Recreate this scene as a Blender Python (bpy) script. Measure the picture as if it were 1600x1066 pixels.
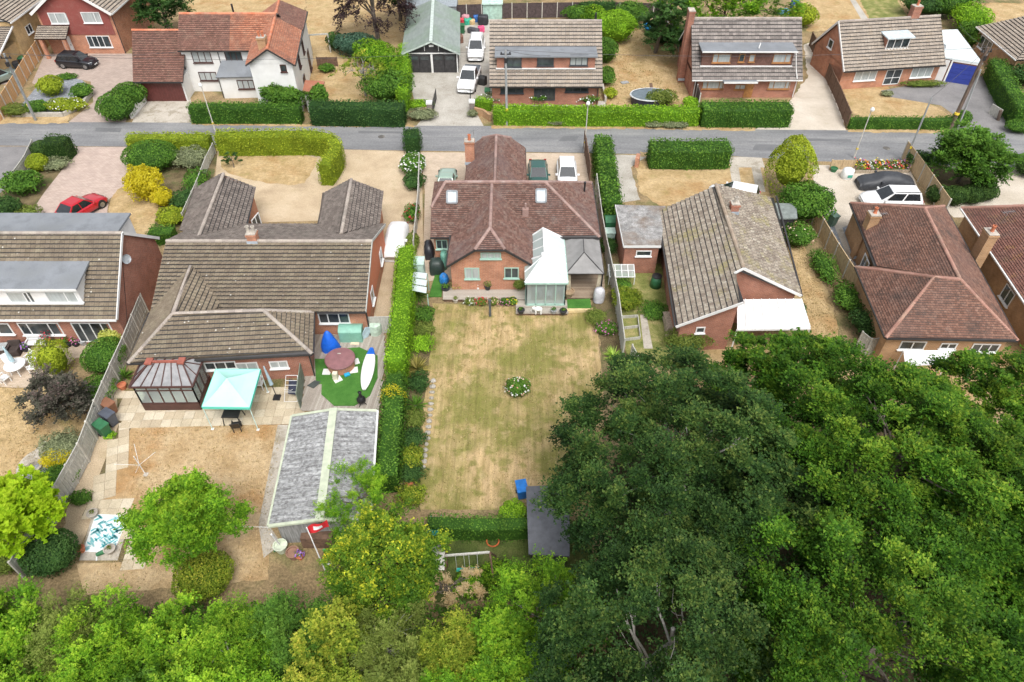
import bpy, math, random
import numpy as np
from mathutils import Vector, Matrix
for o in list(bpy.data.objects): bpy.data.objects.remove(o, do_unlink=True)
S = bpy.context.scene
COL = S.collection
random.seed(7); RNG = np.random.default_rng(7)
R = math.radians
# ------------------------------------------------------------------ camera
FPX, PITCH, CAMH = 1110.0, R(44), 33.0
cam = bpy.data.cameras.new('camera'); cam_o = bpy.data.objects.new('camera', cam); COL.objects.link(cam_o)
cam.sensor_width = 36; cam.lens = FPX/1600*36; cam.clip_end = 3000; cam.clip_start = .5
cam_o.location = (0, 0, CAMH); cam_o.rotation_euler = (R(90)-PITCH, 0, 0)
S.camera = cam_o
# ------------------------------------------------------------------ sky, sun, exposure
SUN_EL, SUN_AZ = 58.0, 164.0          # azimuth clockwise from +Y
w = bpy.data.worlds.new('World'); S.world = w; w.use_nodes = True
nt = w.node_tree; nt.nodes.clear()
sky = nt.nodes.new('ShaderNodeTexSky'); sky.sky_type = 'NISHITA'; sky.sun_disc = False
sky.sun_elevation = R(SUN_EL); sky.sun_rotation = R(SUN_AZ); sky.dust_density = 4.0; sky.air_density = 1.0; sky.ozone_density = 1.0
hs = nt.nodes.new('ShaderNodeHueSaturation'); hs.inputs['Saturation'].default_value = .22
bg = nt.nodes.new('ShaderNodeBackground'); bg.inputs['Strength'].default_value = .15
wo = nt.nodes.new('ShaderNodeOutputWorld')
nt.links.new(sky.outputs[0], hs.inputs['Color']); nt.links.new(hs.outputs[0], bg.inputs[0]); nt.links.new(bg.outputs[0], wo.inputs[0])
sun = bpy.data.lights.new('sun', 'SUN'); sun.energy = 1.25; sun.angle = R(25); sun.color = (1, .965, .91)
sun_o = bpy.data.objects.new('sun', sun); COL.objects.link(sun_o)
_d = Vector((math.sin(R(SUN_AZ))*math.cos(R(SUN_EL)), math.cos(R(SUN_AZ))*math.cos(R(SUN_EL)), math.sin(R(SUN_EL))))
sun_o.rotation_euler = _d.to_track_quat('Z', 'Y').to_euler()
S.view_settings.view_transform = 'Standard'; S.view_settings.look = 'None'; S.view_settings.gamma = 1
S.view_settings.exposure = 0.7
S.render.engine = 'CYCLES'

# ------------------------------------------------------------------ measuring: where a point of the photograph lies in the place
_s, _c = math.sin(PITCH), math.cos(PITCH)
def ray(px, py):
    a = (px-800)/FPX; b = (533-py)/FPX
    return Vector((a, _c+b*_s, -_s+b*_c))
def P(px, py, z=0.0):
    d = ray(px, py); t = (z-CAMH)/d.z
    return Vector((d.x*t, d.y*t, z))
def PW(px, py, a, b):                 # on the upright plane through plan points a, b
    d = ray(px, py); nx, ny = (b[1]-a[1]), -(b[0]-a[0])
    t = (a[0]*nx+a[1]*ny)/(d.x*nx+d.y*ny)
    return Vector((d.x*t, d.y*t, CAMH+d.z*t))
def V(*a): return Vector(a)

# ------------------------------------------------------------------ materials
MATS = {}
def _nodes(name):
    m = bpy.data.materials.new(name); m.use_nodes = True
    n = m.node_tree; n.nodes.clear()
    out = n.nodes.new('ShaderNodeOutputMaterial'); b = n.nodes.new('ShaderNodeBsdfPrincipled')
    n.links.new(b.outputs[0], out.inputs[0])
    return m, n, b, out
def _pos(n):
    g = n.nodes.new('ShaderNodeNewGeometry'); return g.outputs['Position']
def _noise(n, vec, scale, detail=3, rough=.55, stretch=None):
    if stretch:
        mp = n.nodes.new('ShaderNodeMapping'); mp.inputs['Scale'].default_value = stretch
        n.links.new(vec, mp.inputs['Vector']); vec = mp.outputs[0]
    t = n.nodes.new('ShaderNodeTexNoise'); t.inputs['Scale'].default_value = scale
    t.inputs['Detail'].default_value = detail; t.inputs['Roughness'].default_value = rough
    n.links.new(vec, t.inputs['Vector']); return t.outputs['Fac']
def _ramp(n, fac, stops):
    r = n.nodes.new('ShaderNodeValToRGB'); e = r.color_ramp.elements
    while len(e) < len(stops): e.new(.5)
    for i, (p, c) in enumerate(stops):
        e[i].position = p; e[i].color = (*c, 1) if len(c) == 3 else c
    n.links.new(fac, r.inputs[0]); return r.outputs[0]
def _mix(n, fac, a, b, mode='MIX'):
    m = n.nodes.new('ShaderNodeMix'); m.data_type = 'RGBA'; m.blend_type = mode
    for s, v in ((m.inputs[0], fac), (m.inputs[6], a), (m.inputs[7], b)):
        if isinstance(v, (int, float)): s.default_value = v
        elif isinstance(v, tuple): s.default_value = (*v, 1)
        else: n.links.new(v, s)
    return m.outputs[2]
def _bump(n, b, h, strength, dist=.02):
    u = n.nodes.new('ShaderNodeBump'); u.inputs['Strength'].default_value = strength; u.inputs['Distance'].default_value = dist
    n.links.new(h, u.inputs['Height']); n.links.new(u.outputs[0], b.inputs['Normal'])
def mat(name, col, rough=.6, metal=0., var=.12, scale=3., bump=0., dirt=None, dscale=.6, damt=.5, spec=.5, stretch=None, fine=None):
    """plain surface: its colour, blotchy variation, optional dirt/wear of another colour"""
    if name in MATS: return MATS[name]
    m, n, b, _ = _nodes(name); p = _pos(n)
    f = _noise(n, p, scale, 4, .6, stretch)
    lo = tuple(max(0, c*(1-2*var)) for c in col); hi = tuple(min(1, c*(1+2*var)) for c in col)
    c = _ramp(n, f, [(.3, lo), (.7, hi)])
    if fine:
        f2 = _noise(n, p, fine[0], 2, .7, stretch); k = fine[1]
        c = _mix(n, 1.0, c, _ramp(n, f2, [(.3, (1-k,)*3), (.7, (1+k,)*3)]), 'MULTIPLY')
    if dirt:
        d = _noise(n, p, dscale, 5, .65)
        df = _ramp(n, d, [(.45, (0, 0, 0)), (.68, (damt,)*3)])
        c = _mix(n, df, c, dirt)
    n.links.new(c, b.inputs['Base Color'])
    b.inputs['Roughness'].default_value = rough; b.inputs['Metallic'].default_value = metal; b.inputs['Specular IOR Level'].default_value = spec
    if bump: _bump(n, b, _noise(n, p, scale*6, 3), bump)
    MATS[name] = m; return m
def mat_blend(name, stops, scale=.4, rough=.95, fine=(9, .25), patches=None, bump=.5, stretch=None, detail=6, fine2=None, fstretch=None):
    """ground covers: colours spread by noise, fine speckle, optional patches (colour, scale, lo, hi)"""
    if name in MATS: return MATS[name]
    m, n, b, _ = _nodes(name); p = _pos(n)
    stops = [(q, tuple(x*.86 for x in c_)) for q, c_ in stops]; patches = [(tuple(x*.86 for x in pp[0]),)+tuple(pp[1:]) for pp in (patches or [])]
    c = _ramp(n, _noise(n, p, scale, detail, .62, stretch), stops)
    for (pc, ps, lo, hi, amt) in (patches or []):
        f = _ramp(n, _noise(n, p, ps, 4, .6), [(lo, (0, 0, 0)), (hi, (amt,)*3)])
        c = _mix(n, f, c, pc)
    for fn in (fine, fine2):
        if not fn: continue
        f2 = _noise(n, p, fn[0], 3, .7, fstretch if fn is fine else None); k = fn[1]
        c = _mix(n, 1.0, c, _ramp(n, f2, [(.32, (1-k,)*3), (.68, (1+k,)*3)]), 'MULTIPLY')
    n.links.new(c, b.inputs['Base Color']); b.inputs['Roughness'].default_value = rough
    b.inputs['Specular IOR Level'].default_value = .2
    if bump: _bump(n, b, _noise(n, p, 14, 4, .7), bump, .04)
    MATS[name] = m; return m
def mat_tile(name, stops, lichen=(.45, .43, .36), lamt=.5, lscale=1.2, rough=.9, stain=(.06, .055, .05), samt=.4, sscale=.5, l2=None, spots=.0):
    """roof tiles: every tile its own tone (attribute rnd), lichen and stains over it"""
    if name in MATS: return MATS[name]
    m, n, b, _ = _nodes(name); p = _pos(n)
    a = n.nodes.new('ShaderNodeAttribute'); a.attribute_name = 'rnd'
    c = _ramp(n, a.outputs['Fac'], stops)
    f = _ramp(n, _noise(n, p, sscale, 5, .6), [(.48, (0, 0, 0)), (.7, (samt,)*3)])
    c = _mix(n, f, c, stain)
    f = _ramp(n, _noise(n, p, lscale, 6, .75), [(.5, (0, 0, 0)), (.68, (lamt,)*3)])
    c = _mix(n, f, c, lichen)
    if l2:
        f = _ramp(n, _noise(n, p, l2[1], 6, .75), [(.53, (0, 0, 0)), (.66, (l2[2],)*3)]); c = _mix(n, f, c, l2[0])
    if spots:
        v = n.nodes.new('ShaderNodeTexVoronoi'); v.inputs['Scale'].default_value = 1.6; n.links.new(p, v.inputs['Vector'])
        f = _ramp(n, v.outputs['Distance'], [(.05, (spots,)*3), (.11, (0, 0, 0))]); c = _mix(n, f, c, (.62, .6, .54))
    f2 = _noise(n, p, 22, 3, .7); c = _mix(n, 1.0, c, _ramp(n, f2, [(.3, (.78,)*3), (.7, (1.22,)*3)]), 'MULTIPLY')
    n.links.new(c, b.inputs['Base Color']); b.inputs['Roughness'].default_value = rough; b.inputs['Specular IOR Level'].default_value = .25
    _bump(n, b, _noise(n, p, 30, 3), .3, .02)
    MATS[name] = m; return m
def mat_brick(name, c1, c2, mortar, rough=.9, bw=.225, bh=.075, var=.25, stain=None):
    if name in MATS: return MATS[name]
    m, n, b, _ = _nodes(name)
    uv = n.nodes.new('ShaderNodeUVMap'); uv.uv_map = 'UV'
    t = n.nodes.new('ShaderNodeTexBrick'); t.inputs['Scale'].default_value = 1.0
    t.inputs['Brick Width'].default_value = bw; t.inputs['Row Height'].default_value = bh; t.inputs['Mortar Size'].default_value = .008
    t.inputs['Color1'].default_value = (*c1, 1); t.inputs['Color2'].default_value = (*c2, 1); t.inputs['Mortar'].default_value = (*mortar, 1)
    t.inputs['Bias'].default_value = -.1
    n.links.new(uv.outputs[0], t.inputs['Vector'])
    p = _pos(n); c = t.outputs['Color']
    c = _mix(n, 1.0, c, _ramp(n, _noise(n, p, .9, 5, .65), [(.3, (1-var,)*3), (.7, (1+var,)*3)]), 'MULTIPLY')
    if stain: c = _mix(n, _ramp(n, _noise(n, p, .45, 4, .6), [(.5, (0, 0, 0)), (.72, (.6,)*3)]), c, stain)
    n.links.new(c, b.inputs['Base Color']); b.inputs['Roughness'].default_value = rough; b.inputs['Specular IOR Level'].default_value = .2
    _bump(n, b, t.outputs['Fac'], -.4, .01)
    MATS[name] = m; return m
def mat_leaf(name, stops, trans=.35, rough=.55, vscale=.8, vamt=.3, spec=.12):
    """leaves: a tone for each leaf (attribute rnd; tree crowns add painted light), clumps slightly different in colour, light passes through"""
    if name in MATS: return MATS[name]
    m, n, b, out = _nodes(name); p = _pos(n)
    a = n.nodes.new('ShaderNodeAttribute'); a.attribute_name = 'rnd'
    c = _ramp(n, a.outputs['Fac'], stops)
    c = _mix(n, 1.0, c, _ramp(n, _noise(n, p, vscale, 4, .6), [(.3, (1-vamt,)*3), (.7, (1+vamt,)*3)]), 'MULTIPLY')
    n.links.new(c, b.inputs['Base Color']); b.inputs['Roughness'].default_value = rough; b.inputs['Specular IOR Level'].default_value = spec
    tr = n.nodes.new('ShaderNodeBsdfTranslucent'); n.links.new(c, tr.inputs['Color'])
    mx = n.nodes.new('ShaderNodeMixShader'); mx.inputs[0].default_value = trans
    n.links.new(b.outputs[0], mx.inputs[1]); n.links.new(tr.outputs[0], mx.inputs[2]); n.links.new(mx.outputs[0], out.inputs[0])
    MATS[name] = m; return m
def mat_glass(name, tint=(.8, .88, .88), clear=.75, rough=.04):
    if name in MATS: return MATS[name]
    m, n, b, out = _nodes(name)
    b.inputs['Base Color'].default_value = (*tint, 1); b.inputs['Roughness'].default_value = rough; b.inputs['Specular IOR Level'].default_value = .6
    t = n.nodes.new('ShaderNodeBsdfTransparent'); t.inputs[0].default_value = (*tint, 1)
    mx = n.nodes.new('ShaderNodeMixShader'); mx.inputs[0].default_value = clear
    n.links.new(b.outputs[0], mx.inputs[1]); n.links.new(t.outputs[0], mx.inputs[2]); n.links.new(mx.outputs[0], out.inputs[0])
    MATS[name] = m; return m
# ------------------------------------------------------------------ mesh building
class MB:
    def __init__(s): s.v = []; s.f = []; s.r = []
    def add(s, verts, faces, rnd=None):
        o = len(s.v); s.v.extend([tuple(x) for x in verts]); s.f.extend([tuple(i+o for i in f) for f in faces])
        s.r.extend([random.random() if rnd is None else rnd]*len(verts)); return s
    def poly(s, pts): return s.add(pts, [tuple(range(len(pts)))])
    def box(s, c, d, rz=0., rnd=None):
        x, y, z = d[0]/2, d[1]/2, d[2]/2; cs, sn = math.cos(rz), math.sin(rz)
        vs = []
        for k in (-z, z):
            for (i, j) in ((-x, -y), (x, -y), (x, y), (-x, y)): vs.append((c[0]+i*cs-j*sn, c[1]+i*sn+j*cs, c[2]+k))
        return s.add(vs, BOXF, rnd)
    def beam(s, a, b, w, h, up=None, rnd=None):
        a, b = Vector(a), Vector(b); d = (b-a).normalized(); up = Vector(up) if up else (Vector((0, 0, 1)) if abs(d.z) < .95 else Vector((0, 1, 0)))
        x = d.cross(up).normalized(); y = x.cross(d).normalized()
        vs = [p+x*i*w/2+y*j*h/2 for p in (a, b) for (i, j) in ((-1, -1), (1, -1), (1, 1), (-1, 1))]
        return s.add(vs, BOXF, rnd)
    def tube(s, pts, rad, n=6, caps=True, rnd=None):
        pts = [Vector(p) for p in pts]; k = len(pts); rad = rad if isinstance(rad, (list, tuple)) else [rad]*k
        vs = []
        for i, p in enumerate(pts):
            d = (pts[min(i+1, k-1)]-pts[max(i-1, 0)]).normalized()
            u = Vector((0, 0, 1)) if abs(d.z) < .9 else Vector((1, 0, 0))
            x = d.cross(u).normalized(); y = x.cross(d)
            vs += [p+(x*math.cos(2*math.pi*j/n)+y*math.sin(2*math.pi*j/n))*rad[i] for j in range(n)]
        fs = [(i*n+j, i*n+(j+1) % n, (i+1)*n+(j+1) % n, (i+1)*n+j) for i in range(k-1) for j in range(n)]
        if caps: fs += [tuple(range(n-1, -1, -1)), tuple(range((k-1)*n, k*n))]
        return s.add(vs, fs, rnd)
    def lathe(s, c, prof, n=16, caps=True, rnd=None, sx=1., sy=1.):
        vs = [(c[0]+r*math.cos(2*math.pi*j/n)*sx, c[1]+r*math.sin(2*math.pi*j/n)*sy, c[2]+z) for (r, z) in prof for j in range(n)]
        k = len(prof)
        fs = [(i*n+j, i*n+(j+1) % n, (i+1)*n+(j+1) % n, (i+1)*n+j) for i in range(k-1) for j in range(n)]
        if caps: fs += [tuple(range(n-1, -1, -1)), tuple(range((k-1)*n, k*n))]
        return s.add(vs, fs, rnd)
    def prism(s, pts, z0, z1, rnd=None):      # plan polygon (anticlockwise) raised from z0 to z1
        n = len(pts); vs = [(p[0], p[1], z0) for p in pts]+[(p[0], p[1], z1) for p in pts]
        return s.add(vs, [tuple(range(n-1, -1, -1)), tuple(range(n, 2*n))]+[(i, (i+1) % n, n+(i+1) % n, n+i) for i in range(n)], rnd)
    def slab(s, pts, th, rnd=None):           # planar 3D polygon given thickness downwards along its normal
        pts = [Vector(p) for p in pts]; nn = Vector((0, 0, 0))
        for i in range(len(pts)): nn += pts[i].cross(pts[(i+1) % len(pts)])
        nn.normalize(); n = len(pts)
        if nn.z < 0: pts.reverse(); nn = -nn
        vs = pts+[p-nn*th for p in pts]
        return s.add(vs, [tuple(range(n)), tuple(range(2*n-1, n-1, -1))]+[(i, n+i, n+(i+1) % n, (i+1) % n) for i in range(n)], rnd)
    def build(s, name, m, parent=None, smooth=False, kind=None, label=None):
        me = bpy.data.meshes.new(name); me.from_pydata(s.v, [], s.f)
        a = me.attributes.new('rnd', 'FLOAT', 'POINT'); a.data.foreach_set('value', np.array(s.r, np.float32))
        for mm in (m if isinstance(m, (list, tuple)) else [m]): me.materials.append(mm)
        metric_uv(me)
        if smooth: me.polygons.foreach_set('use_smooth', np.ones(len(me.polygons), bool))
        return link(name, me, parent, kind, label)
BOXF = [(3, 2, 1, 0), (4, 5, 6, 7), (0, 1, 5, 4), (1, 2, 6, 5), (2, 3, 7, 6), (3, 0, 4, 7)]
def metric_uv(me):
    uv = me.uv_layers.new(name='UV'); nl = len(me.loops)
    co = np.empty(len(me.vertices)*3, np.float32); me.vertices.foreach_get('co', co); co = co.reshape(-1, 3)
    li = np.empty(nl, np.int32); me.loops.foreach_get('vertex_index', li)
    nn = np.empty(len(me.polygons)*3, np.float32); me.polygons.foreach_get('normal', nn); nn = nn.reshape(-1, 3)
    lt = np.empty(len(me.polygons), np.int32); me.polygons.foreach_get('loop_total', lt)
    ln = np.repeat(nn, lt, axis=0); p = co[li]
    h = np.hypot(ln[:, 0], ln[:, 1]); flat = h < .5; h[h == 0] = 1
    u = np.where(flat, p[:, 0], (-ln[:, 1]*p[:, 0]+ln[:, 0]*p[:, 1])/h); v = np.where(flat, p[:, 1], p[:, 2])
    uv.data.foreach_set('uv', np.stack([u, v], 1).astype(np.float32).ravel())
def link(name, me, parent=None, kind=None, label=None):
    o = bpy.data.objects.new(name, me); COL.objects.link(o)
    if parent is not None:
        o.parent = parent; M4 = Matrix.Translation(parent_loc(parent)); o.matrix_parent_inverse = M4.inverted()
    if kind: o['kind'] = kind
    if label: o['label'] = label
    return o
def parent_loc(p):
    l = Vector(p.location)
    return l
LABELS = {}
def tag(o, label, cat, group=None):
    o['label'] = label; o['category'] = cat
    if group: o['group'] = group
    if label in LABELS and not group: print('DUP LABEL', label)
    LABELS[label] = 1; return o
def thing(name, label, cat, loc=(0, 0, 0), group=None):
    o = bpy.data.objects.new(name, None); COL.objects.link(o); o.location = loc; o.empty_display_size = .3
    return tag(o, label, cat, group)
def struct(name, mb, m, kind='structure', parent=None): return mb.build(name, m, parent, kind=kind)
def place_copy(src, loc, rz=0., label=None, group=None, cat=None, scale=None):
    """a copy of a thing, its parts and their sub-parts"""
    def cp(o, par):
        c = o.copy(); COL.objects.link(c); c.parent = par
        for ch in [x for x in o.children]: cp(ch, c)
        return c
    r = cp(src, None); r.location = loc; r.rotation_euler = (0, 0, rz)
    if scale: r.scale = scale
    if label: r['label'] = label; LABELS[label] = 1
    if group: r['group'] = group
    if cat: r['category'] = cat
    return r
# ------------------------------------------------------------------ leaves
def leaf_mesh(name, cen, nor, size, rnd, m, parent=None, aspect=.62, fold=.25, kind=None, label=None, curl=None, tri=False):
    N = len(cen); cen = np.asarray(cen, np.float32); nor = np.asarray(nor, np.float32)
    nor /= np.linalg.norm(nor, axis=1, keepdims=True)+1e-9
    t = RNG.normal(size=(N, 3)).astype(np.float32); t -= (t*nor).sum(1, keepdims=True)*nor; t /= np.linalg.norm(t, axis=1, keepdims=True)+1e-9
    if curl is not None:                    # leaves point along given directions
        t = curl-(curl*nor).sum(1, keepdims=True)*nor; t /= np.linalg.norm(t, axis=1, keepdims=True)+1e-9
    b = np.cross(nor, t); s = np.asarray(size, np.float32).reshape(-1, 1)*np.ones((N, 1), np.float32)
    v = np.empty((N, 4, 3), np.float32)
    v[:, 0] = cen-t*s*.5; v[:, 2] = cen+t*s*.5
    v[:, 1] = cen+b*s*.5*aspect+nor*s*fold*.4; v[:, 3] = cen-b*s*.5*aspect+nor*s*fold*.4
    if tri:                                 # one pointed face for each leaf
        v = v[:, 1:].copy(); v[:, 0] -= t*s*.3; v[:, 2] -= t*s*.3
        me = bpy.data.meshes.new(name); me.vertices.add(N*3); me.vertices.foreach_set('co', v.ravel()); me.loops.add(N*3)
        me.loops.foreach_set('vertex_index', np.arange(N*3, dtype=np.int32)); me.polygons.add(N); me.polygons.foreach_set('loop_start', np.arange(0, N*3, 3, dtype=np.int32))
        a = me.attributes.new('rnd', 'FLOAT', 'POINT'); a.data.foreach_set('value', np.repeat(np.asarray(rnd, np.float32), 3))
        me.materials.append(m); me.update(calc_edges=True); return link(name, me, parent, kind, label)
    me = bpy.data.meshes.new(name); me.vertices.add(N*4); me.vertices.foreach_set('co', v.ravel())
    me.loops.add(N*6); base = np.arange(N, dtype=np.int32)[:, None]*4
    me.loops.foreach_set('vertex_index', (base+np.array([[0, 1, 2, 0, 2, 3]], np.int32)).ravel())
    me.polygons.add(N*2); me.polygons.foreach_set('loop_start', np.arange(0, N*6, 3, dtype=np.int32))
    a = me.attributes.new('rnd', 'FLOAT', 'POINT'); a.data.foreach_set('value', np.repeat(np.asarray(rnd, np.float32), 4))
    me.materials.append(m); me.update(calc_edges=True)
    return link(name, me, parent, kind, label)
def unit(n):
    d = RNG.normal(size=(n, 3)); return d/np.linalg.norm(d, axis=1, keepdims=True)
def lump(p, seed, f=1.0):                   # cheap smooth noise in -1..1
    p = p*f; a = seed*1.7
    return (np.sin(p[:, 0]*1.9+a)+np.sin(p[:, 1]*2.3+a*1.3+p[:, 2])+np.sin(p[:, 2]*2.1+a*.7+p[:, 0]*1.3)+np.sin(p[:, 0]*4.1+p[:, 1]*3.7+a))/4
# ------------------------------------------------------------------ the ground and everything laid on it
m_earth = mat_blend('dry_earth', [(.3, (.20, .145, .08)), (.5, (.33, .24, .13)), (.7, (.42, .31, .17))], .5, patches=[((.10, .13, .04), .35, .5, .65, .7)], fine=(8, .35), fine2=(40, .3))
m_lawn = mat_blend('parched_lawn', [(.28, (.31, .235, .10)), (.42, (.43, .315, .15)), (.58, (.55, .40, .215)), (.75, (.37, .27, .12))], .9,
                   patches=[((.20, .20, .05), .24, .42, .58, .85), ((.20, .20, .05), 1.3, .5, .62, .7), ((.60, .44, .26), .8, .58, .7, .5)], fine=(2.2, .2), fine2=(18, .22), stretch=(1.3, .5, 1), fstretch=(2.2, .12, 1))
m_straw = mat_blend('straw_lawn', [(.28, (.36, .26, .12)), (.5, (.49, .355, .185)), (.72, (.59, .44, .25))], .8,
                    patches=[((.40, .235, .10), .35, .5, .66, .7), ((.26, .25, .08), .5, .6, .74, .6)], fine=(4, .2), fine2=(18, .25))
m_brownlawn = mat_blend('bare_brown_lawn', [(.28, (.36, .24, .115)), (.45, (.48, .34, .185)), (.6, (.56, .42, .25)), (.75, (.39, .255, .12))], .45,
                    patches=[((.40, .215, .08), .3, .5, .66, .75), ((.25, .20, .075), 1.3, .62, .75, .5)], fine=(4, .18), fine2=(18, .22))
m_green = mat_blend('rough_green_grass', [(.3, (.12, .15, .035)), (.5, (.24, .25, .08)), (.7, (.44, .36, .17))], .9, fine=(12, .35), fine2=(45, .3))
m_tarmac = mat_blend('tarmac', [(.3, (.175, .178, .186)), (.5, (.24, .242, .248)), (.72, (.33, .327, .32))], .4, fine=(5, .14), fine2=(60, .18), bump=.15, stretch=(.35, 1.6, 1), rough=.85)
m_tarmac2 = mat_blend('drive_tarmac', [(.3, (.19, .185, .185)), (.55, (.26, .25, .25)), (.75, (.31, .30, .29))], .4, fine=(6, .1), fine2=(60, .15), bump=.15, rough=.88)
m_gravel = mat_blend('beige_gravel', [(.3, (.42, .32, .21)), (.5, (.55, .43, .29)), (.7, (.63, .51, .36))], .35, fine=(22, .3), fine2=(70, .35), bump=.6, patches=[((.36, .29, .15), .45, .58, .75, .5)])
m_gravelw = mat_blend('pale_gravel', [(.3, (.50, .43, .34)), (.5, (.60, .53, .44)), (.7, (.68, .61, .52))], .4, fine=(22, .25), fine2=(70, .3), bump=.6)
m_slate = mat_blend('slate_chips', [(.3, (.18, .20, .22)), (.5, (.28, .30, .33)), (.7, (.40, .42, .45))], 3, fine=(20, .4), fine2=(60, .4), bump=.9)
m_concrete = mat_blend('old_concrete', [(.3, (.36, .33, .28)), (.5, (.47, .44, .39)), (.7, (.55, .52, .47))], .5, fine=(8, .15), fine2=(50, .15), bump=.15, patches=[((.30, .27, .22), .6, .55, .75, .5)])
m_conc2 = mat_blend('worn_pale_concrete', [(.3, (.40, .36, .30)), (.5, (.52, .47, .40)), (.7, (.58, .53, .46))], .6, fine=(8, .15), fine2=(50, .2), bump=.15, patches=[((.27, .23, .16), .9, .52, .62, .6)])
m_bed = mat_blend('planting_bed_soil', [(.3, (.10, .075, .04)), (.5, (.18, .14, .075)), (.7, (.26, .20, .11))], .9, fine=(12, .4), fine2=(40, .3), patches=[((.09, .12, .035), .8, .5, .64, .7)])
m_slab = mat_tile('paving_slab', [(0, (.46, .38, .27)), (.5, (.55, .47, .34)), (1, (.60, .53, .41))], lichen=(.36, .30, .22), lamt=.5, stain=(.30, .25, .17), samt=.5)
GK = .86
def mat_paver(name, c1, c2, mo, s):
    m = mat_brick(name, c1, c2, mo, bw=.2*s, bh=.1*s, var=.12); return m
m_pave_pink = mat_paver('pink_block_paving', (.43, .335, .29), (.50, .40, .345), (.29, .23, .19), 1.6)
m_pave_grey = mat_paver('grey_pink_block_paving', (.36, .29, .25), (.44, .35, .30), (.25, .20, .17), 1.6)
m_pave_tan = mat_paver('tan_block_paving', (.47, .38, .29), (.54, .44, .345), (.34, .27, .2), 1.4)

def inside(pt, poly):
    x, y = pt[0], pt[1]; r = False; j = len(poly)-1
    for i in range(len(poly)):
        a, b = poly[i], poly[j]
        if (a[1] > y) != (b[1] > y) and x < (b[0]-a[0])*(y-a[1])/(b[1]-a[1])+a[0]: r = not r
        j = i
    return r
def rough_edge(pts, j, step=.4):
    out = []
    for i in range(len(pts)):
        a, b = pts[i], pts[(i+1) % len(pts)]; n = max(1, int((b-a).length/step))
        for k in range(n):
            p = a.lerp(b, k/n)
            out.append(p+Vector((random.uniform(-j, j), random.uniform(-j, j), 0)))
    return out
def patch(name, px, m, z, jit=0., smooth=0):
    pts = [P(x, y, 0) for x, y in px]
    if smooth:
        for _ in range(smooth):
            pts = [q for i in range(len(pts)) for q in (pts[i].lerp(pts[(i+1) % len(pts)], .25), pts[i].lerp(pts[(i+1) % len(pts)], .75))]
    if jit: pts = rough_edge(pts, jit)
    pts = [Vector((p.x, p.y, z)) for p in pts]
    nn = sum((pts[i].cross(pts[(i+1) % len(pts)]) for i in range(len(pts))), Vector())
    if nn.z < 0: pts.reverse()
    o = struct(name, MB().poly(pts), m)
    return o
struct('ground', MB().poly([V(-700, -60, 0), V(700, -60, 0), V(700, 1500, 0), V(-700, 1500, 0)]), m_earth)
far = [(-500, 188), (0, 191), (200, 191.5), (350, 192.5), (500, 196), (800, 197.5), (1000, 199), (1200, 203), (1500, 205.5), (2100, 209)]
near = [(2100, 272), (1600, 262), (1400, 256), (1270, 252), (1140, 244), (900, 239), (650, 236), (400, 231), (0, 228), (-500, 226)]
patch('road', far+near, m_tarmac, .016)
# worn patches in the tarmac, trench repairs
m_trench = mat_blend('patched_tarmac', [(.3, (.15, .153, .16)), (.6, (.19, .192, .198))], .8, fine=(20, .12), fine2=(60, .15), bump=.15, rough=.9)
for i, q in enumerate([[(560, 205), (640, 206), (640, 209), (560, 208.5)], [(1225, 216), (1330, 218), (1330, 222), (1225, 220)], [(880, 213), (905, 213), (900, 221), (872, 221)]]):
    patch('tarmac_repair', q, m_trench, .020)
# far side of the road
patch('brick_drive', [(70, 84), (206, 84), (214, 130), (196, 192), (106, 192), (146, 160), (142, 128), (96, 118), (60, 135), (50, 130)], m_pave_grey, .008)
patch('gravel_bed', [(46, 150), (66, 124), (100, 118), (138, 128), (142, 152), (105, 178), (20, 178)], m_slate, .012, smooth=1)
patch('verge', [(-60, 178), (110, 179), (104, 191), (-60, 191)], m_straw, .006, .1)
patch('concrete_apron', [(206, 192), (300, 192), (298, 150), (226, 150)], m_conc2, .010)
patch('cottage_lawn', [(478, 0), (640, -4), (640, 150), (600, 165), (500, 162), (404, 158), (402, 120), (480, 60)], m_straw, .004, .15)
patch('concrete_drive', [(636, 108), (712, 104), (716, 28), (775, 28), (768, 160), (742, 172), (756, 197.5), (650, 197.5), (668, 176), (648, 160)], m_concrete, .010)
patch('side_lawn', [(940, 18), (1050, 14), (1092, 168), (946, 170), (950, 60)], m_straw, .004, .15)
patch('front_path', [(768, 158), (946, 158), (946, 166), (768, 166)], m_concrete, .006)
patch('unmade_track', [(1256, 70), (1282, 60), (1322, 204), (1178, 203), (1232, 160), (1262, 120)], m_gravelw, .006, .1)
patch('bungalow_lawn', [(1308, 134), (1382, 130), (1400, 150), (1450, 160), (1488, 182), (1470, 188), (1320, 186)], m_straw, .006, .08, 1)
patch('tarmac_drive', [(1376, 142), (1440, 130), (1540, 118), (1592, 207), (1484, 206), (1500, 186), (1470, 165), (1392, 152)], m_tarmac2, .010)
patch('back_lawn', [(1250, -10), (1420, -10), (1420, 40), (1262, 50)], m_straw, .004, .2)
patch('green_lawn', [(1338, -10), (1395, -10), (1420, 30), (1362, 35)], m_green, .006, .1)
patch('back_lawn', [(1530, 5), (1700, 5), (1700, 60), (1525, 40)], m_straw, .004, .2)
patch('garden_path', [(1322, -10), (1330, -10), (1362, 38), (1350, 38)], m_concrete, .008)
patch('back_lawn', [(480, -60), (700, -60), (640, -4), (478, 0)], m_straw, .002, .2)
patch('back_lawn', [(290, -10), (480, -10), (470, 60), (290, 60)], m_straw, .003, .2)
patch('neighbour_drive', [(-200, 150), (30, 130), (60, 95), (0, 90), (-200, 90)], m_pave_grey, .006)
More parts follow.
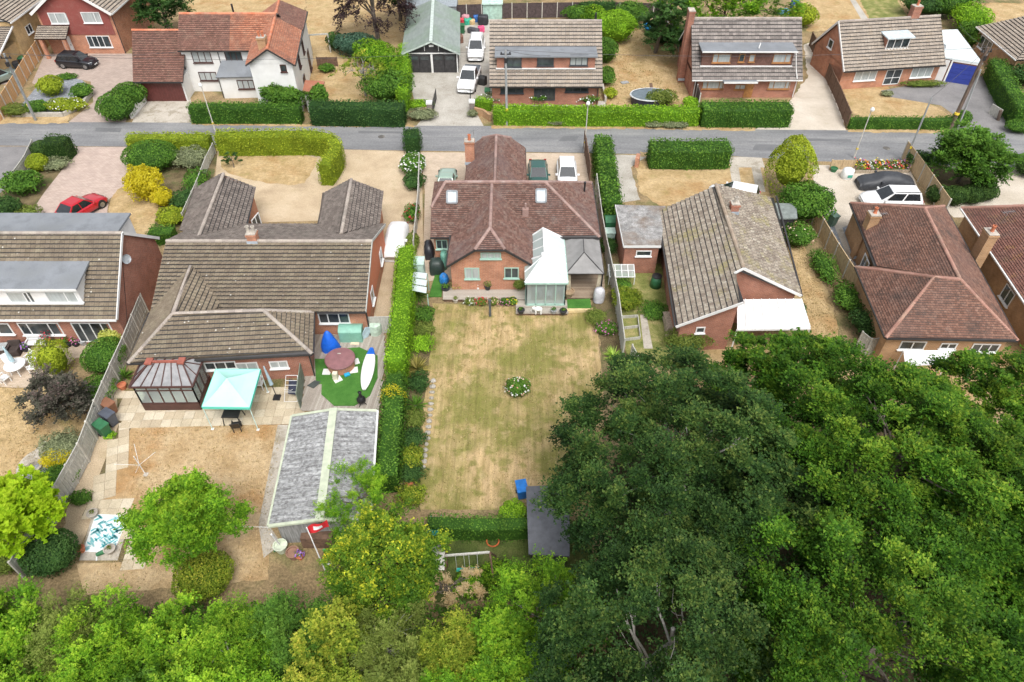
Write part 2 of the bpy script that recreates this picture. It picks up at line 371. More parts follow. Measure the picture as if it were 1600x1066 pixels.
# near side of the road
patch('tarmac_forecourt', [(-200, 229), (60, 229), (52, 260), (-10, 310), (-200, 320)], m_tarmac2, .010)
patch('block_paved_drive', [(116, 229.5), (208, 230), (218, 262), (240, 282), (200, 290), (170, 312), (166, 345), (40, 345), (70, 300), (100, 262)], m_pave_pink, .012)
patch('curved_lawn', [(176, 300), (205, 286), (240, 290), (250, 315), (236, 370), (196, 372), (168, 340)], m_straw, .014, .04, 1)
patch('gravel_drive', [(500, 233), (656, 237), (660, 300), (662, 440), (640, 495), (560, 500), (598, 350), (500, 345), (330, 350), (340, 236)], m_gravel, .008)
patch('dry_front_lawn', [(345, 240), (500, 240), (488, 270), (470, 292), (400, 284), (345, 268)], m_straw, .012, .08, 1)
patch('block_paved_drive', [(657, 238), (916, 240), (925, 300), (940, 420), (660, 440), (664, 300)], m_pave_tan, .010)
patch('driveway_apron', [(960, 242), (1012, 243), (985, 262), (1000, 312), (962, 318), (957, 280)], m_concrete, .010, .05)
patch('dry_front_lawn', [(992, 252), (1192, 250), (1205, 320), (1030, 322), (1000, 300)], m_straw, .006, .1)
patch('concrete_path', [(1138, 245), (1190, 246), (1195, 262), (1142, 262)], m_conc2, .012)
for a, b in (((1140, 262), (1146, 300)), ((1174, 262), (1182, 300))):
    patch('concrete_wheel_track', [a, (a[0]+14, a[1]), (b[0]+14, b[1]), b], m_conc2, .012)
patch('gravel_drive', [(1268, 258), (1420, 260), (1450, 330), (1372, 440), (1336, 446), (1282, 370)], m_gravelw, .008)
patch('slate_strip', [(1284, 352), (1302, 350), (1332, 420), (1316, 428)], m_slate, .014)
patch('slate_strip', [(1316, 356), (1326, 352), (1350, 412), (1336, 416)], m_slate, .014)
patch('pale_gravel_drive', [(1470, 256), (1700, 266), (1700, 340), (1490, 340), (1440, 292), (1500, 306), (1550, 290)], m_gravelw, .010)
patch('soil_bed', [(1420, 258), (1560, 262), (1552, 290), (1500, 308), (1445, 300)], m_bed, .006, .1)
patch('planting_bed', [(240, 250), (345, 236), (330, 290), (282, 365), (236, 372), (250, 310)], m_bed, .006, .1)
patch('planting_bed', [(30, 250), (110, 232), (104, 262), (74, 300), (40, 345), (-60, 345)], m_bed, .006, .1)
# back gardens
patch('back_patio', [(-90, 520), (190, 520), (175, 552), (118, 560), (92, 582), (60, 606), (20, 606), (-90, 598)], m_pave_tan, .010)
patch('straw_back_lawn', [(-140, 600), (20, 607), (60, 606), (95, 590), (150, 640), (110, 760), (-220, 860)], m_straw, .006, .06)
patch('paved_curve', [(26, 752), (24, 730), (42, 710), (58, 702), (64, 688), (76, 690), (72, 712), (50, 735), (52, 750)], m_conc2, .012, 0, 1)
patch('brown_back_lawn', [(206, 668), (438, 664), (434, 720), (420, 830), (420, 905), (130, 930), (120, 880), (200, 880), (205, 820), (150, 800)], m_brownlawn, .006, .05)
patch('side_soil', [(150, 600), (196, 600), (196, 668), (180, 720), (150, 790), (120, 870), (90, 870)], m_gravel, .004, .08)
patch('long_lawn', [(676, 474), (830, 482), (918, 482), (932, 500), (944, 640), (938, 780), (930, 800), (656, 796), (652, 700), (666, 600), (676, 520)], m_lawn, .008, .05)
patch('planting_bed', [(636, 470), (680, 480), (672, 600), (660, 700), (656, 800), (628, 760), (630, 600)], m_bed, .006, .08)
patch('planting_bed', [(916, 482), (962, 450), (980, 560), (946, 640), (934, 500)], m_bed, .006, .08)
patch('rough_side_garden', [(960, 410), (1034, 412), (1046, 500), (1070, 560), (985, 580), (965, 490)], m_green, .006, .08)
patch('stepping_path', [(1000, 492), (1010, 492), (1020, 545), (1006, 545)], m_conc2, .012)
patch('straw_side_lawn', [(1222, 376), (1250, 372), (1300, 470), (1318, 560), (1272, 570), (1250, 470)], m_straw, .006, .08)
patch('concrete_side_path', [(1278, 352), (1330, 352), (1376, 450), (1340, 452)], m_conc2, .011)
patch('back_yard', [(1060, 540), (1620, 540), (1620, 640), (1060, 640)], m_straw, .004, .1)
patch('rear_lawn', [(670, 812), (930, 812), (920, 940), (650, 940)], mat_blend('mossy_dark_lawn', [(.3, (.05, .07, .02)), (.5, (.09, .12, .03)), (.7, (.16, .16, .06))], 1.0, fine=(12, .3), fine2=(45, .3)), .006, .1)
# patio of separate slabs behind the brown bungalow
patio = patch('slab_patio', [(182, 612), (470, 606), (476, 640), (446, 662), (186, 668)], m_bed, .006)
def lay_slabs(parent, px, size, ang, z=.012, gap=.015, th=.04, m=m_slab):
    poly = [P(x, y, 0) for x, y in px]; me = None; c, s = math.cos(ang), math.sin(ang); o0 = poly[0]
    xs = [(p-o0).x*c+(p-o0).y*s for p in poly]; ys = [-(p-o0).x*s+(p-o0).y*c for p in poly]
    meshes = []
    for k in range(6):
        mb = MB().box((0, 0, 0), (size-gap, size-gap, th), 0, k/5)
        b = mb.build('paving_slab', m, parent); meshes.append(b.data); bpy.data.objects.remove(b)
    i0, i1, j0, j1 = int(min(xs)/size)-1, int(max(xs)/size)+1, int(min(ys)/size)-1, int(max(ys)/size)+1
    for i in range(i0, i1+1):
        for j in range(j0, j1+1):
            u, v = (i+.5)*size, (j+.5)*size
            p = o0+Vector((u*c-v*s, u*s+v*c, 0))
            if not inside(p, poly): continue
            o = link('paving_slab', random.choice(meshes), parent)
            o.location = (p.x, p.y, z+random.uniform(-.004, .004)); o.rotation_euler = (random.uniform(-.006, .006), random.uniform(-.006, .006), ang+random.uniform(-.01, .01))
lay_slabs(patio, [(182, 612), (470, 606), (476, 640), (446, 662), (186, 668)], .6, R(2))
path = patch('slab_path', [(186, 662), (212, 662), (178, 790), (205, 790), (216, 830), (222, 882), (186, 884), (182, 812), (128, 806), (140, 782)], m_bed, .005)
lay_slabs(path, [(186, 662), (212, 662), (180, 782), (142, 782)], .6, R(20))
lay_slabs(path, [(140, 782), (205, 786), (206, 806), (130, 804)], .6, R(3))
lay_slabs(path, [(196, 812), (214, 812), (224, 882), (192, 884)], .6, R(5))
apr = patch('shed_apron', [(434, 664), (450, 664), (424, 826), (440, 850), (412, 872), (404, 820)], m_conc2, .010)
for k, q in enumerate(((596, 214), (1052, 226), (262, 209), (1385, 232))):
    c = P(*q); tag(MB().lathe(V(c.x, c.y, .012), [(.33, 0), (.33, .012), (.01, .012)], 16, caps=False).build('manhole_cover', mat_tile('iron_cover', [(0, (.09, .085, .08)), (1, (.13, .12, .11))])), ['round manhole cover left of the middle in the road', 'round manhole cover in the road before the ragged hedge', 'round manhole cover in the road by the olive hedge', 'round manhole cover in the road by the flower planter'][k], 'manhole')
for q in ([(300, 190), (480, 194), (640, 195), (655, 199), (480, 198), (300, 195.5)], [(768, 196), (1000, 197), (1180, 200), (1180, 205), (1000, 202), (768, 200.5)], [(1325, 202), (1480, 204), (1480, 208.5), (1325, 207)], [(206, 226.5), (345, 228), (500, 230), (500, 233), (345, 231.5), (206, 231)], [(1000, 238), (1140, 240.5), (1140, 246), (1000, 245)], [(-60, 189), (106, 190), (106, 193.5), (-60, 193.5)]):
    patch('dusty_verge', q, m_straw, .022, .14)
patch('tarmac_joint', [(-300, 207.6), (800, 216.2), (1800, 229), (1800, 229.5), (800, 216.6), (-300, 208)], m_trench, .0185, .03)
for q in ([(430, 213), (505, 214), (504, 219), (432, 218)], [(1180, 226), (1262, 228), (1258, 238), (1176, 235)], [(150, 200), (190, 200.5), (188, 207), (148, 206)]): patch('tarmac_repair', q, m_trench, .0195, .05)
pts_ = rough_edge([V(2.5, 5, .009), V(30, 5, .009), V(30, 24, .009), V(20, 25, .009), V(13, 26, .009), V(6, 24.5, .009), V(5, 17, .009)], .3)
struct('woodland_floor', MB().poly(pts_), mat_blend('dark_tree_floor', [(.3, (.035, .026, .015)), (.5, (.06, .045, .024)), (.7, (.09, .07, .035))], .8, fine=(9, .35), fine2=(30, .3), patches=[((.035, .05, .014), .6, .5, .62, .7)]))  # very dark brown ground patch under the big trees
# ------------------------------------------------------------------ building kit
m_white = mat('white_paint', (.72, .72, .71), .5, var=.03, scale=1.5, dirt=(.55, .53, .48), damt=.25)
m_upvc = mat('white_upvc', (.74, .75, .75), .35, var=.02)
m_black = mat('black_plastic', (.02, .02, .022), .45, var=.1)
m_gutter = mat('dark_gutter', (.035, .033, .033), .5, var=.1)
m_fascia_g = mat('grey_fascia', (.42, .42, .40), .6)
m_brown = mat('dark_brown_paint', (.07, .03, .025), .45, var=.12)
m_felt = mat('roof_felt', (.20, .215, .235), .9, var=.1, scale=1.2, dirt=(.12, .125, .12), fine=(30, .15))
m_lead = mat('lead_flashing', (.36, .41, .46), .6, var=.1)
m_pot = mat('terracotta', (.48, .16, .08), .8, var=.15)
m_mortar = mat('mortar_cap', (.42, .38, .33), .9, var=.15)
m_pane = mat('window_glass', (.045, .055, .06), .06, var=.35, scale=.9, spec=.8)
m_pane_cur = mat('curtained_glass', (.38, .41, .41), .12, var=.09, scale=2.2, spec=.7, stretch=(3, 3, .3))
m_pane_sky = mat('rooflight_glass', (.50, .57, .62), .08, var=.1, spec=.9)
m_brick_o = mat_brick('orange_red_brick', (.46, .185, .10), (.36, .13, .075), (.44, .36, .28))
m_brick_r = mat_brick('red_brick', (.36, .135, .085), (.27, .095, .065), (.36, .29, .23))
m_brick_y = mat_brick('yellow_brick', (.56, .38, .17), (.46, .30, .13), (.50, .42, .30))
m_brick_t = mat_brick('tan_brick', (.42, .24, .12), (.34, .185, .09), (.42, .34, .24))
m_hung = mat_tile('hung_tile', [(0, (.50, .17, .095)), (.5, (.58, .20, .11)), (1, (.52, .21, .13))], lamt=.1, samt=.3, stain=(.36, .14, .09))

def up_n(pts):
    n = Vector()
    for i in range(len(pts)): n += (pts[i]-pts[0]).cross(pts[(i+1) % len(pts)]-pts[0])
    n.normalize(); return n if n.z > 0 else -n
PROF_FLAT = [(.0, 0), (.5, .004), (.95, 0)]
PROF_ROLL = [(.0, .0), (.06, -.010), (.46, -.010), (.58, .015), (.82, .016), (.96, .0)]
PROF_PAN = [(0, 0), (.3, -.012), (.6, -.006), (.85, .014), (1, .0)]
def tile_plane(mb, pts, tw, th, prof=PROF_FLAT, lift=.03, jit=.006, stag=True, miss=0., tone=None):
    gap = .075 if th > .32 else (.058 if th > .25 else .022)  # gaps widened to bare the dark base as shade lines between courses
    pts = [Vector(p) for p in pts]; n = up_n(pts)
    d = Vector((0, 0, -1)); d = (d-n*d.dot(n)).normalized(); u = n.cross(d).normalized(); up = -d
    o = min(pts, key=lambda p: p.z); q = [((p-o).dot(u), (p-o).dot(up)) for p in pts]
    tmax = max(t for _, t in q); np_ = len(q)
    def cross(t):
        r = []
        for i in range(np_):
            (s0, t0), (s1, t1) = q[i], q[(i+1) % np_]
            if (t0 <= t) != (t1 <= t): r.append(s0+(s1-s0)*(t-t0)/(t1-t0))
        return (min(r), max(r)) if len(r) >= 2 else None
    k = 0; nrow = int(math.ceil(tmax/th-.15))
    for k in range(nrow):
        t0 = k*th; t1 = min(t0+th, tmax)
        a = cross(t0+1e-3); b = cross(t1-1e-3)
        if not a or not b: continue
        off = (tw/2 if (stag and k % 2) else 0)+random.uniform(-.01, .01)
        i0 = int(math.floor((min(a[0], b[0])-off)/tw)); i1 = int(math.ceil((max(a[1], b[1])-off)/tw))
        for i in range(i0, i1):
            sL, sR = off+i*tw, off+(i+1)*tw
            bl, br = min(max(sL, a[0]), a[1]), min(max(sR, a[0]), a[1]); tl, tr = min(max(sL, b[0]), b[1]), min(max(sR, b[0]), b[1])
            if br-bl < .02 and tr-tl < .02: continue
            if miss and random.random() < miss: continue
            lf = lift+random.uniform(-jit, jit); j2 = random.uniform(-jit, jit)*.5
            vs = []; m_ = len(prof)
            dt = random.uniform(-.008, .008)
            for (f, h) in prof: vs.append(o+u*(bl+(br-bl)*f)+up*(t0+dt)+n*(lf+h))
            for (f, h) in prof: vs.append(o+u*(tl+(tr-tl)*f)+up*(t1-gap)+n*(.012+h+j2))
            for (f, h) in prof: vs.append(o+u*(bl+(br-bl)*f)+up*(t0+dt)+n*(lf+h-.016))
            fs = [(x, x+1, m_+x+1, m_+x) for x in range(m_-1)]+[(2*m_+x, 2*m_+x+1, x+1, x) for x in range(m_-1)]
            r = random.random()
            if tone: r = min(1, max(0, tone(o+u*(bl+br)/2+up*t0)+(r-.5)*.5))
            mb.add(vs, fs, r)
def ridge_run(mb, a, b, r=.13, L=.42, lift=.03):
    a, b = Vector(a), Vector(b); n = max(1, int(round((b-a).length/L))); d = (b-a).normalized()
    x = d.cross(Vector((0, 0, 1))).normalized(); y = x.cross(d).normalized()
    for k in range(n):
        p0 = a.lerp(b, k/n)+y*(lift+random.uniform(-.008, .008)); p1 = a.lerp(b, (k+.985)/n)+y*(lift+random.uniform(-.008, .008))
        vs = []
        for p in (p0, p1):
            for j in range(6):
                t = math.pi*(-.08+1.16*j/5); vs.append(p+x*math.cos(t)*r+y*(math.sin(t)*r-.05))
        mb.add(vs, [(j, j+1, 7+j, 6+j) for j in range(5)]+[(5, 4, 3, 2, 1, 0), (6, 7, 8, 9, 10, 11)])
def roof(h, planes, ridges, m_t, m_r, tw=.3, th=.3, prof=PROF_FLAT, lift=.065, rr=.13, under=m_gutter, tone=None, jit=.006, stag=True):
    base = MB()
    for pl in planes:
        q = [Vector(p) for p in pl]; nn = up_n(q); o_ = min(q, key=lambda p: p.z)
        base.slab([p-nn*((p-o_).dot(nn)+.012) for p in q], .10)
    r = base.build('roof', under, h)  # near-black base seen through the tile gaps paints their shade and dirt
    t = MB()
    for pl in planes: tile_plane(t, pl, tw, th, prof, lift, jit, stag, 0, tone)
    t.build('roof_tiles', m_t, r, kind='stuff')
    if ridges:
        g = MB()
        for a, b in ridges: ridge_run(g, a, b, rr)
        g.build('ridge_tiles', m_r, r, kind='stuff')
    return r
def walls(h, polys, m, name='wall'):
    mb = MB()
    for p in polys: mb.poly([Vector(q) for q in p])
    return mb.build(name, m, h)
def box_walls(h, foot, z1, m, gables=(), name='wall', z0=-.05):
    """foot: plan corners anticlockwise; gables: extra upright polygons"""
    mb = MB(); foot = [Vector((p[0], p[1], 0)) for p in foot]; n = len(foot)
    a = sum(foot[i].x*foot[(i+1) % n].y-foot[(i+1) % n].x*foot[i].y for i in range(n))
    if a < 0: foot.reverse()
    mb.prism(foot, z0, z1)
    for g in gables: mb.poly([Vector(q) for q in g])
    return mb.build(name, m, h)
def eaves(h, segs, m=m_gutter, w=.11, hh=.10, name='gutter'):
    for a, b in segs: MB().beam(a, b, w, hh).build(name, m, h)
def frame_at(o, u, w, hgt, nx, h, m_f=m_upvc, m_p=m_pane, ny=None, sill=True, fr=.07, name='window', proud=.05, dark=(), label=None):
    """window on a wall: o lower-left corner, u unit vector along the wall (left to right seen from outside)"""
    u = Vector(u).normalized(); nrm = Vector((u.y, -u.x, 0)); z = Vector((0, 0, 1)); o = Vector(o)
    mb = MB(); c = nrm*(proud/2)
    def bar(a, b, ww, d=proud): mb.beam(o+u*a[0]+z*a[1]+nrm*d/2, o+u*b[0]+z*b[1]+nrm*d/2, ww, d, up=nrm)
    bar((-.0, fr/2), (w, fr/2), fr); bar((0, hgt-fr/2), (w, hgt-fr/2), fr)
    bar((fr/2, fr), (fr/2, hgt-fr), fr); bar((w-fr/2, fr), (w-fr/2, hgt-fr), fr)
    xs = [i*w/nx for i in range(nx+1)] if isinstance(nx, int) else nx
    for x in xs[1:-1]: bar((x, fr), (x, hgt-fr), fr*.9, proud*.9)
    if ny: bar((fr, ny*hgt), (w-fr, ny*hgt), fr*.8, proud*.85)
    if sill: mb.beam(o+u*-.06-z*.03+nrm*.07, o+u*(w+.06)-z*.03+nrm*.07, .14, .06)
    wi = mb.build(name, m_f, h, label=label)
    for i in range(len(xs)-1):
        a, b = xs[i]+(fr/2 if i else fr), xs[i+1]-(fr/2 if i < len(xs)-2 else fr)
        MB().poly([o+u*a+z*fr+nrm*.012, o+u*b+z*fr+nrm*.012, o+u*b+z*(hgt-fr)+nrm*.012, o+u*a+z*(hgt-fr)+nrm*.012]).build('pane', m_p if i not in dark else m_pane, wi)
    return wi
def win(h, wall, rect, nx, **k):
    """window whose lower-left and upper-right corners were measured at these photo points on the wall a-b (a left, b right)"""
    a, b = wall; x0, y0, x1, y1 = rect; u = Vector((b[0]-a[0], b[1]-a[1], 0)).normalized()
    L, Rr, T = PW(x0, y1, a, b), PW(x1, y1, a, b), PW((x0+x1)/2, y0, a, b)
    w = max(.25, (Rr-L).dot(u)); z0 = (L.z+Rr.z)/2
    return frame_at(Vector((L.x, L.y, z0)), u, w, max(.25, T.z-z0), nx, h, **k)
def door(h, wall, x0, x1, ytop, m, zb=.02, m_f=m_upvc, glass=None, name='door'):
    a, b = wall; u = Vector((b[0]-a[0], b[1]-a[1], 0)).normalized(); n = Vector((u.y, -u.x, 0)); z = Vector((0, 0, 1))
    T0, T1 = PW(x0, ytop, a, b), PW(x1, ytop, a, b); w = (T1-T0).dot(u); ht = min(2.4, max(1.9, T0.z-zb)); o = Vector((T0.x, T0.y, zb))
    mb = MB().beam(o+u*w/2+n*.02, o+u*w/2+n*.02+z*ht, w-.12, .05, up=n); d = mb.build(name, m, h)
    f = MB().beam(o+u*.03+n*.03, o+u*.03+n*.03+z*ht, .06, .07, up=n).beam(o+u*(w-.03)+n*.03, o+u*(w-.03)+n*.03+z*ht, .06, .07, up=n).beam(o+z*(ht+.03)+n*.03, o+u*w+z*(ht+.03)+n*.03, .07, .06)
    f.build('door_frame', m_f, d)
    if glass: MB().poly([o+u*.14*w*1.2+n*.048+z*ht*glass[0], o+u*w*.83+n*.048+z*ht*glass[0], o+u*w*.83+n*.048+z*ht*glass[1], o+u*w*.168+n*.048+z*ht*glass[1]]).build('pane', m_pane, d)
    MB().box(o+u*w*.85+n*.07+z*1.0, (.05, .05, .14)).build('handle', m_black, d)
    return d
def chimney(h, c, w, d, z0, z1, m, pots=1, rz=0., potm=None):
    mb = MB().box((c[0], c[1], (z0+z1)/2), (w, d, z1-z0), rz)
    mb.box((c[0], c[1], z1-.10), (w+.1, d+.1, .12), rz)
    s = mb.build('chimney', m, h)
    MB().box((c[0], c[1], z1+.03), (w+.04, d+.04, .06), rz).build('chimney_cap', m_mortar, s)
    for i in range(pots):
        x = (i-(pots-1)/2)*.36
        MB().lathe((c[0]+x*math.cos(rz), c[1]+x*math.sin(rz), z1+.06), [(.14, 0), (.12, .1), (.115, .38), (.14, .40), (.14, .46), (.09, .46), (.09, .2)], 10).build('chimney_pot', potm or m_pot, s)
    b = MB().beam(Vector((c[0]-w/2-.06, c[1]-d/2-.04, z0+.35)), Vector((c[0]+w/2+.06, c[1]-d/2-.04, z0+.35)), .03, .25)
    b.build('flashing', m_lead, s)
    return s
def rooflight(h, pts):
    """frame and glass proud of the roof; pts lower-left, lower-right, upper-right, upper-left on the slope"""
    pts = [Vector(p) for p in pts]; n = up_n(pts)
    mb = MB()
    for i in range(4):
        a, b = pts[i]+n*.08, pts[(i+1) % 4]+n*.08; mb.beam(a, b, .13, .12, up=n)
    w_ = mb.build('rooflight', mat('rooflight_frame', (.22, .235, .25), .5), h)
    MB().poly([p+n*.09 for p in pts]).build('pane', m_pane_sky, w_)
    return w_
def on_plane(px, py, pl):
    pl = [Vector(p) for p in pl]; n = up_n(pl); d = ray(px, py); o = Vector((0, 0, CAMH))
    return o+d*((pl[0]-o).dot(n)/d.dot(n))
def dish(h, p, to):
    p = Vector(p); t = Vector(to).normalized(); mb = MB(); x = t.cross(Vector((0, 0, 1))).normalized(); y = x.cross(t)
    vs = [p+t*.05]; n = 12
    for rr, q in ((.2, .08), (.32, .16)):
        vs += [p+t*q+(x*math.cos(2*math.pi*j/n)+y*math.sin(2*math.pi*j/n))*rr for j in range(n)]
    fs = [(0, 1+j, 1+(j+1) % n) for j in range(n)]+[(1+j, 1+n+j, 1+n+(j+1) % n, 1+(j+1) % n) for j in range(n)]
    mb.add(vs, fs); mb.beam(p-t*.15, p+t*.06, .05, .05); mb.beam(p+t*.05-y*.3, p+t*.45, .025, .025)
    return mb.build('satellite_dish', mat('dish_grey', (.30, .32, .34), .5), h)
def aerial(h, p, z=1.2, rz=0.):
    p = Vector(p); mb = MB().tube([p, p+Vector((0, 0, z))], .02, 5); c, s = math.cos(rz), math.sin(rz); t = p+Vector((0, 0, z*.95))
    mb.beam(t-Vector((c, s, 0))*.5, t+Vector((c, s, 0))*.5, .025, .025)
    for k in range(6):
        q = t+Vector((c, s, 0))*(-.45+k*.18); mb.beam(q-Vector((-s, c, 0))*.2, q+Vector((-s, c, 0))*.2, .015, .015)
    return mb.build('aerial', mat('galvanised', (.42, .43, .44), .4, .7), h)
def pipe(h, pts, m=m_gutter, r=.045, name='downpipe'): return MB().tube(pts, r, 6).build(name, m, h)
# ------------------------------------------------------------------ houses
t_grey = mat_tile('grey_brown_concrete_tile', [(0, (.16, .128, .092)), (.5, (.19, .153, .112)), (1, (.22, .18, .133))], lichen=(.29, .26, .175), lamt=.45, stain=(.13, .105, .08), samt=.6, spots=.75)
t_greyd = mat_tile('dark_grey_tile', [(0, (.12, .10, .088)), (.5, (.155, .13, .115)), (1, (.195, .165, .145))], lamt=.12, samt=.35)
t_plum = mat_tile('weathered_plum_tile', [(0, (.115, .062, .05)), (.5, (.16, .088, .07)), (1, (.21, .125, .10))], lichen=(.30, .26, .22), lamt=.4, lscale=1.6, stain=(.15, .105, .10), samt=.7, sscale=.4)
t_red = mat_tile('red_plain_tile', [(0, (.13, .07, .052)), (.5, (.18, .095, .07)), (1, (.235, .13, .095))], lichen=(.06, .05, .045), lamt=.9, lscale=.6, stain=(.15, .095, .08), samt=.6, sscale=.35, l2=((.40, .27, .22), 2.2, .3))
t_redd = mat_tile('dark_red_plain_tile', [(0, (.15, .07, .055)), (.5, (.19, .09, .07)), (1, (.24, .12, .095))], lichen=(.16, .11, .09), lamt=.6, lscale=.8, l2=((.34, .20, .07), .9, .4))
t_orange = mat_tile('bright_clay_tile', [(0, (.30, .12, .075)), (.5, (.37, .15, .09)), (1, (.44, .20, .125))], lichen=(.36, .25, .18), lamt=.45, stain=(.20, .105, .08), samt=.75)
t_brownr = mat_tile('old_brown_clay_tile', [(0, (.15, .08, .06)), (.5, (.195, .10, .078)), (1, (.245, .13, .10))], lichen=(.36, .27, .2), lamt=.25, stain=(.15, .09, .075), samt=.5)
t_moss = mat_tile('lichened_concrete_tile', [(0, (.19, .155, .125)), (.5, (.25, .21, .17)), (1, (.31, .265, .215))], lichen=(.50, .47, .39), lamt=.7, lscale=3.2, stain=(.19, .155, .125), samt=.5, l2=((.30, .27, .09), .5, .55), spots=.6)
t_chalet = mat_tile('brown_grey_chalet_tile', [(0, (.27, .23, .19)), (.5, (.31, .265, .22)), (1, (.35, .30, .25))], lichen=(.40, .30, .2), lamt=.3, stain=(.19, .155, .135), samt=.4, spots=.3)
t_chaletd = mat_tile('dark_chalet_tile', [(0, (.155, .135, .125)), (.5, (.215, .19, .175)), (1, (.28, .245, .225))], lichen=(.40, .36, .31), lamt=.3, stain=(.13, .11, .105), samt=.5, spots=.3)
r_grey = mat_tile('grey_ridge', [(0, (.30, .26, .23)), (1, (.40, .345, .30))], lamt=.4)
r_dark = mat_tile('plum_ridge', [(0, (.26, .17, .15)), (1, (.34, .23, .20))], lichen=(.42, .36, .33), lamt=.5)
r_red = mat_tile('red_ridge', [(0, (.34, .18, .14)), (1, (.42, .24, .19))], lichen=(.34, .26, .19), lamt=.6)
r_orange = mat_tile('orange_ridge', [(0, (.52, .17, .09)), (1, (.60, .24, .14))], lamt=.3)
m_greenf = mat('sage_green_frame', (.34, .50, .43), .5, var=.05)
m_woodf = mat('stained_wood', (.36, .17, .06), .5, var=.15)
m_dkframe = mat('anthracite_frame', (.05, .055, .065), .4, var=.1)

def ccw(pts):
    a = sum(pts[i][0]*pts[(i+1) % len(pts)][1]-pts[(i+1) % len(pts)][0]*pts[i][1] for i in range(len(pts)))
    return list(pts) if a > 0 else list(reversed(pts))
def inset(pts, d):
    pts = [Vector((p[0], p[1])) for p in ccw(pts)]; n = len(pts); out = []
    for i in range(n):
        a, b, c = pts[i-1], pts[i], pts[(i+1) % n]
        e1, e2 = (b-a).normalized(), (c-b).normalized(); n1, n2 = Vector((-e1.y, e1.x)), Vector((-e2.y, e2.x))
        k = 1+n1.dot(n2)
        out.append(b+(n1+n2)*(d/max(k, .3)))
    return [(p.x, p.y) for p in out]

# ---- A: chalet bungalow with the long white dormer, far left
A = thing('chalet_bungalow', 'brown-tiled chalet bungalow with long white flat-roofed dormer, at the left edge', 'house', (-32, 36, 0))
xr, xl, ez, ey, rz_, ry, by, bz = -25.15, -48., 2.6, 33.45, 6.2, 37.8, 41.5, 3.13
fA = [V(xl, ey, ez), V(xr, ey, ez), V(xr, ry, rz_), V(xl, ry, rz_)]
roof(A, [fA, [V(xr, by, bz), V(xl, by, bz), V(xl, ry, rz_), V(xr, ry, rz_)]], [(V(xl, ry, rz_), V(xr, ry, rz_))], t_grey, r_grey, .31, .29, PROF_ROLL, stag=False)
walls(A, [[V(xl, ey+.4, 0), V(xr-.2, ey+.4, 0), V(xr-.2, ey+.4, 2.85), V(xl, ey+.4, 2.85)], [V(xr-.2, ey+.4, 0), V(xr-.2, by-.2, 0), V(xr-.2, by-.2, bz), V(xr-.2, ry, rz_-.1), V(xr-.2, ey+.4, 2.85)], [V(xr-.2, by-.2, 0), V(xl, by-.2, 0), V(xl, by-.2, bz), V(xr-.2, by-.2, bz)]], m_brick_r)
eaves(A, [(V(xr+.02, ey, ez-.02), V(xr+.02, ry, rz_-.02)), (V(xr+.02, ry, rz_-.02), V(xr+.02, by, bz-.02))], m_white, .05, .2, 'bargeboard')
eaves(A, [(V(xl, ey-.06, ez-.03), V(xr, ey-.06, ez-.03))], m_white, .12, .12)
dy = 34.25
d = walls(A, [[V(xl, dy, 3.1), V(-27.3, dy, 3.1), V(-27.3, dy, 4.6), V(xl, dy, 4.6)], [V(-27.3, dy, 3.1), V(-27.3, 36.2, 4.9), V(-27.3, dy, 4.6)]], m_white, 'dormer')
MB().slab([V(xl, dy-.25, 4.66), V(-27.1, dy-.25, 4.66), V(-27.1, 36.4, 5.06), V(xl, 36.4, 5.06)], .12).build('dormer_roof', m_felt, d)
MB().beam(V(xl, dy-.1, 3.36), V(-27.2, dy-.1, 3.36), .2, .08).build('flashing', m_white, d)
eaves(A, [(V(xl, dy-.28, 4.58), V(-27.1, dy-.28, 4.58))], m_white, .04, .16, 'dormer_fascia')
wA = ((xl, dy), (-27.3, dy))
win(A, wA, (18, 456, 52, 473), [0, 1.1, 1.6], m_p=m_pane_cur, dark=(1,)); win(A, wA, (78, 455, 126, 473), [0, 1.25, 1.95], m_p=m_pane_cur)
wA = ((xl, ey+.4), (xr-.2, ey+.4))
win(A, wA, (38, 504, 102, 523), [0, .6, 1.95, 2.55]); win(A, wA, (-20, 505, 24, 522), 2)
win(A, wA, (127, 504, 186, 534), [0, .55, 1.2, 1.9, 2.35], name='patio_door', sill=False)
bd = walls(A, [[V(xl, 38.3, 5.6), V(xl, 40.4, 5.6), V(-25.9, 40.4, 5.6), V(-25.9, 38.3, 5.6)], [V(-25.9, 38.2, 5.5), V(-25.9, 40.4, 4.0), V(-25.9, 40.4, 5.8), V(-25.9, 38.2, 5.8)]], m_white, 'rear_dormer')
MB().slab([V(xl, 38.0, 5.92), V(-25.75, 38.0, 5.92), V(-25.75, 40.5, 5.92), V(xl, 40.5, 5.92)], .14).build('rear_dormer_roof', m_felt, bd)
ga = walls(A, [[V(-33, 42, 0), V(-33, 45, 0), V(-33, 45, 2.6), V(-33, 42, 2.6)]], m_brick_r, 'garage')
MB().slab([V(xl, 41.4, 2.75), V(-32.8, 41.4, 2.75), V(-32.8, 45.1, 2.7), V(xl, 45.1, 2.7)], .16).build('garage_roof', m_felt, ga)
eaves(A, [(V(-32.76, 41.4, 2.68), V(-32.76, 45.1, 2.63))], m_white, .04, .2, 'garage_fascia')
dish(A, (xr-.05, 37.0, 4.7), (1, -.5, .3))
pipe(A, [V(xr-.17, 36.8, 4.6), V(xr-.17, 35.2, 2.4), V(xr-.17, 34.3, 1.2)], m_black, .015, 'cable')

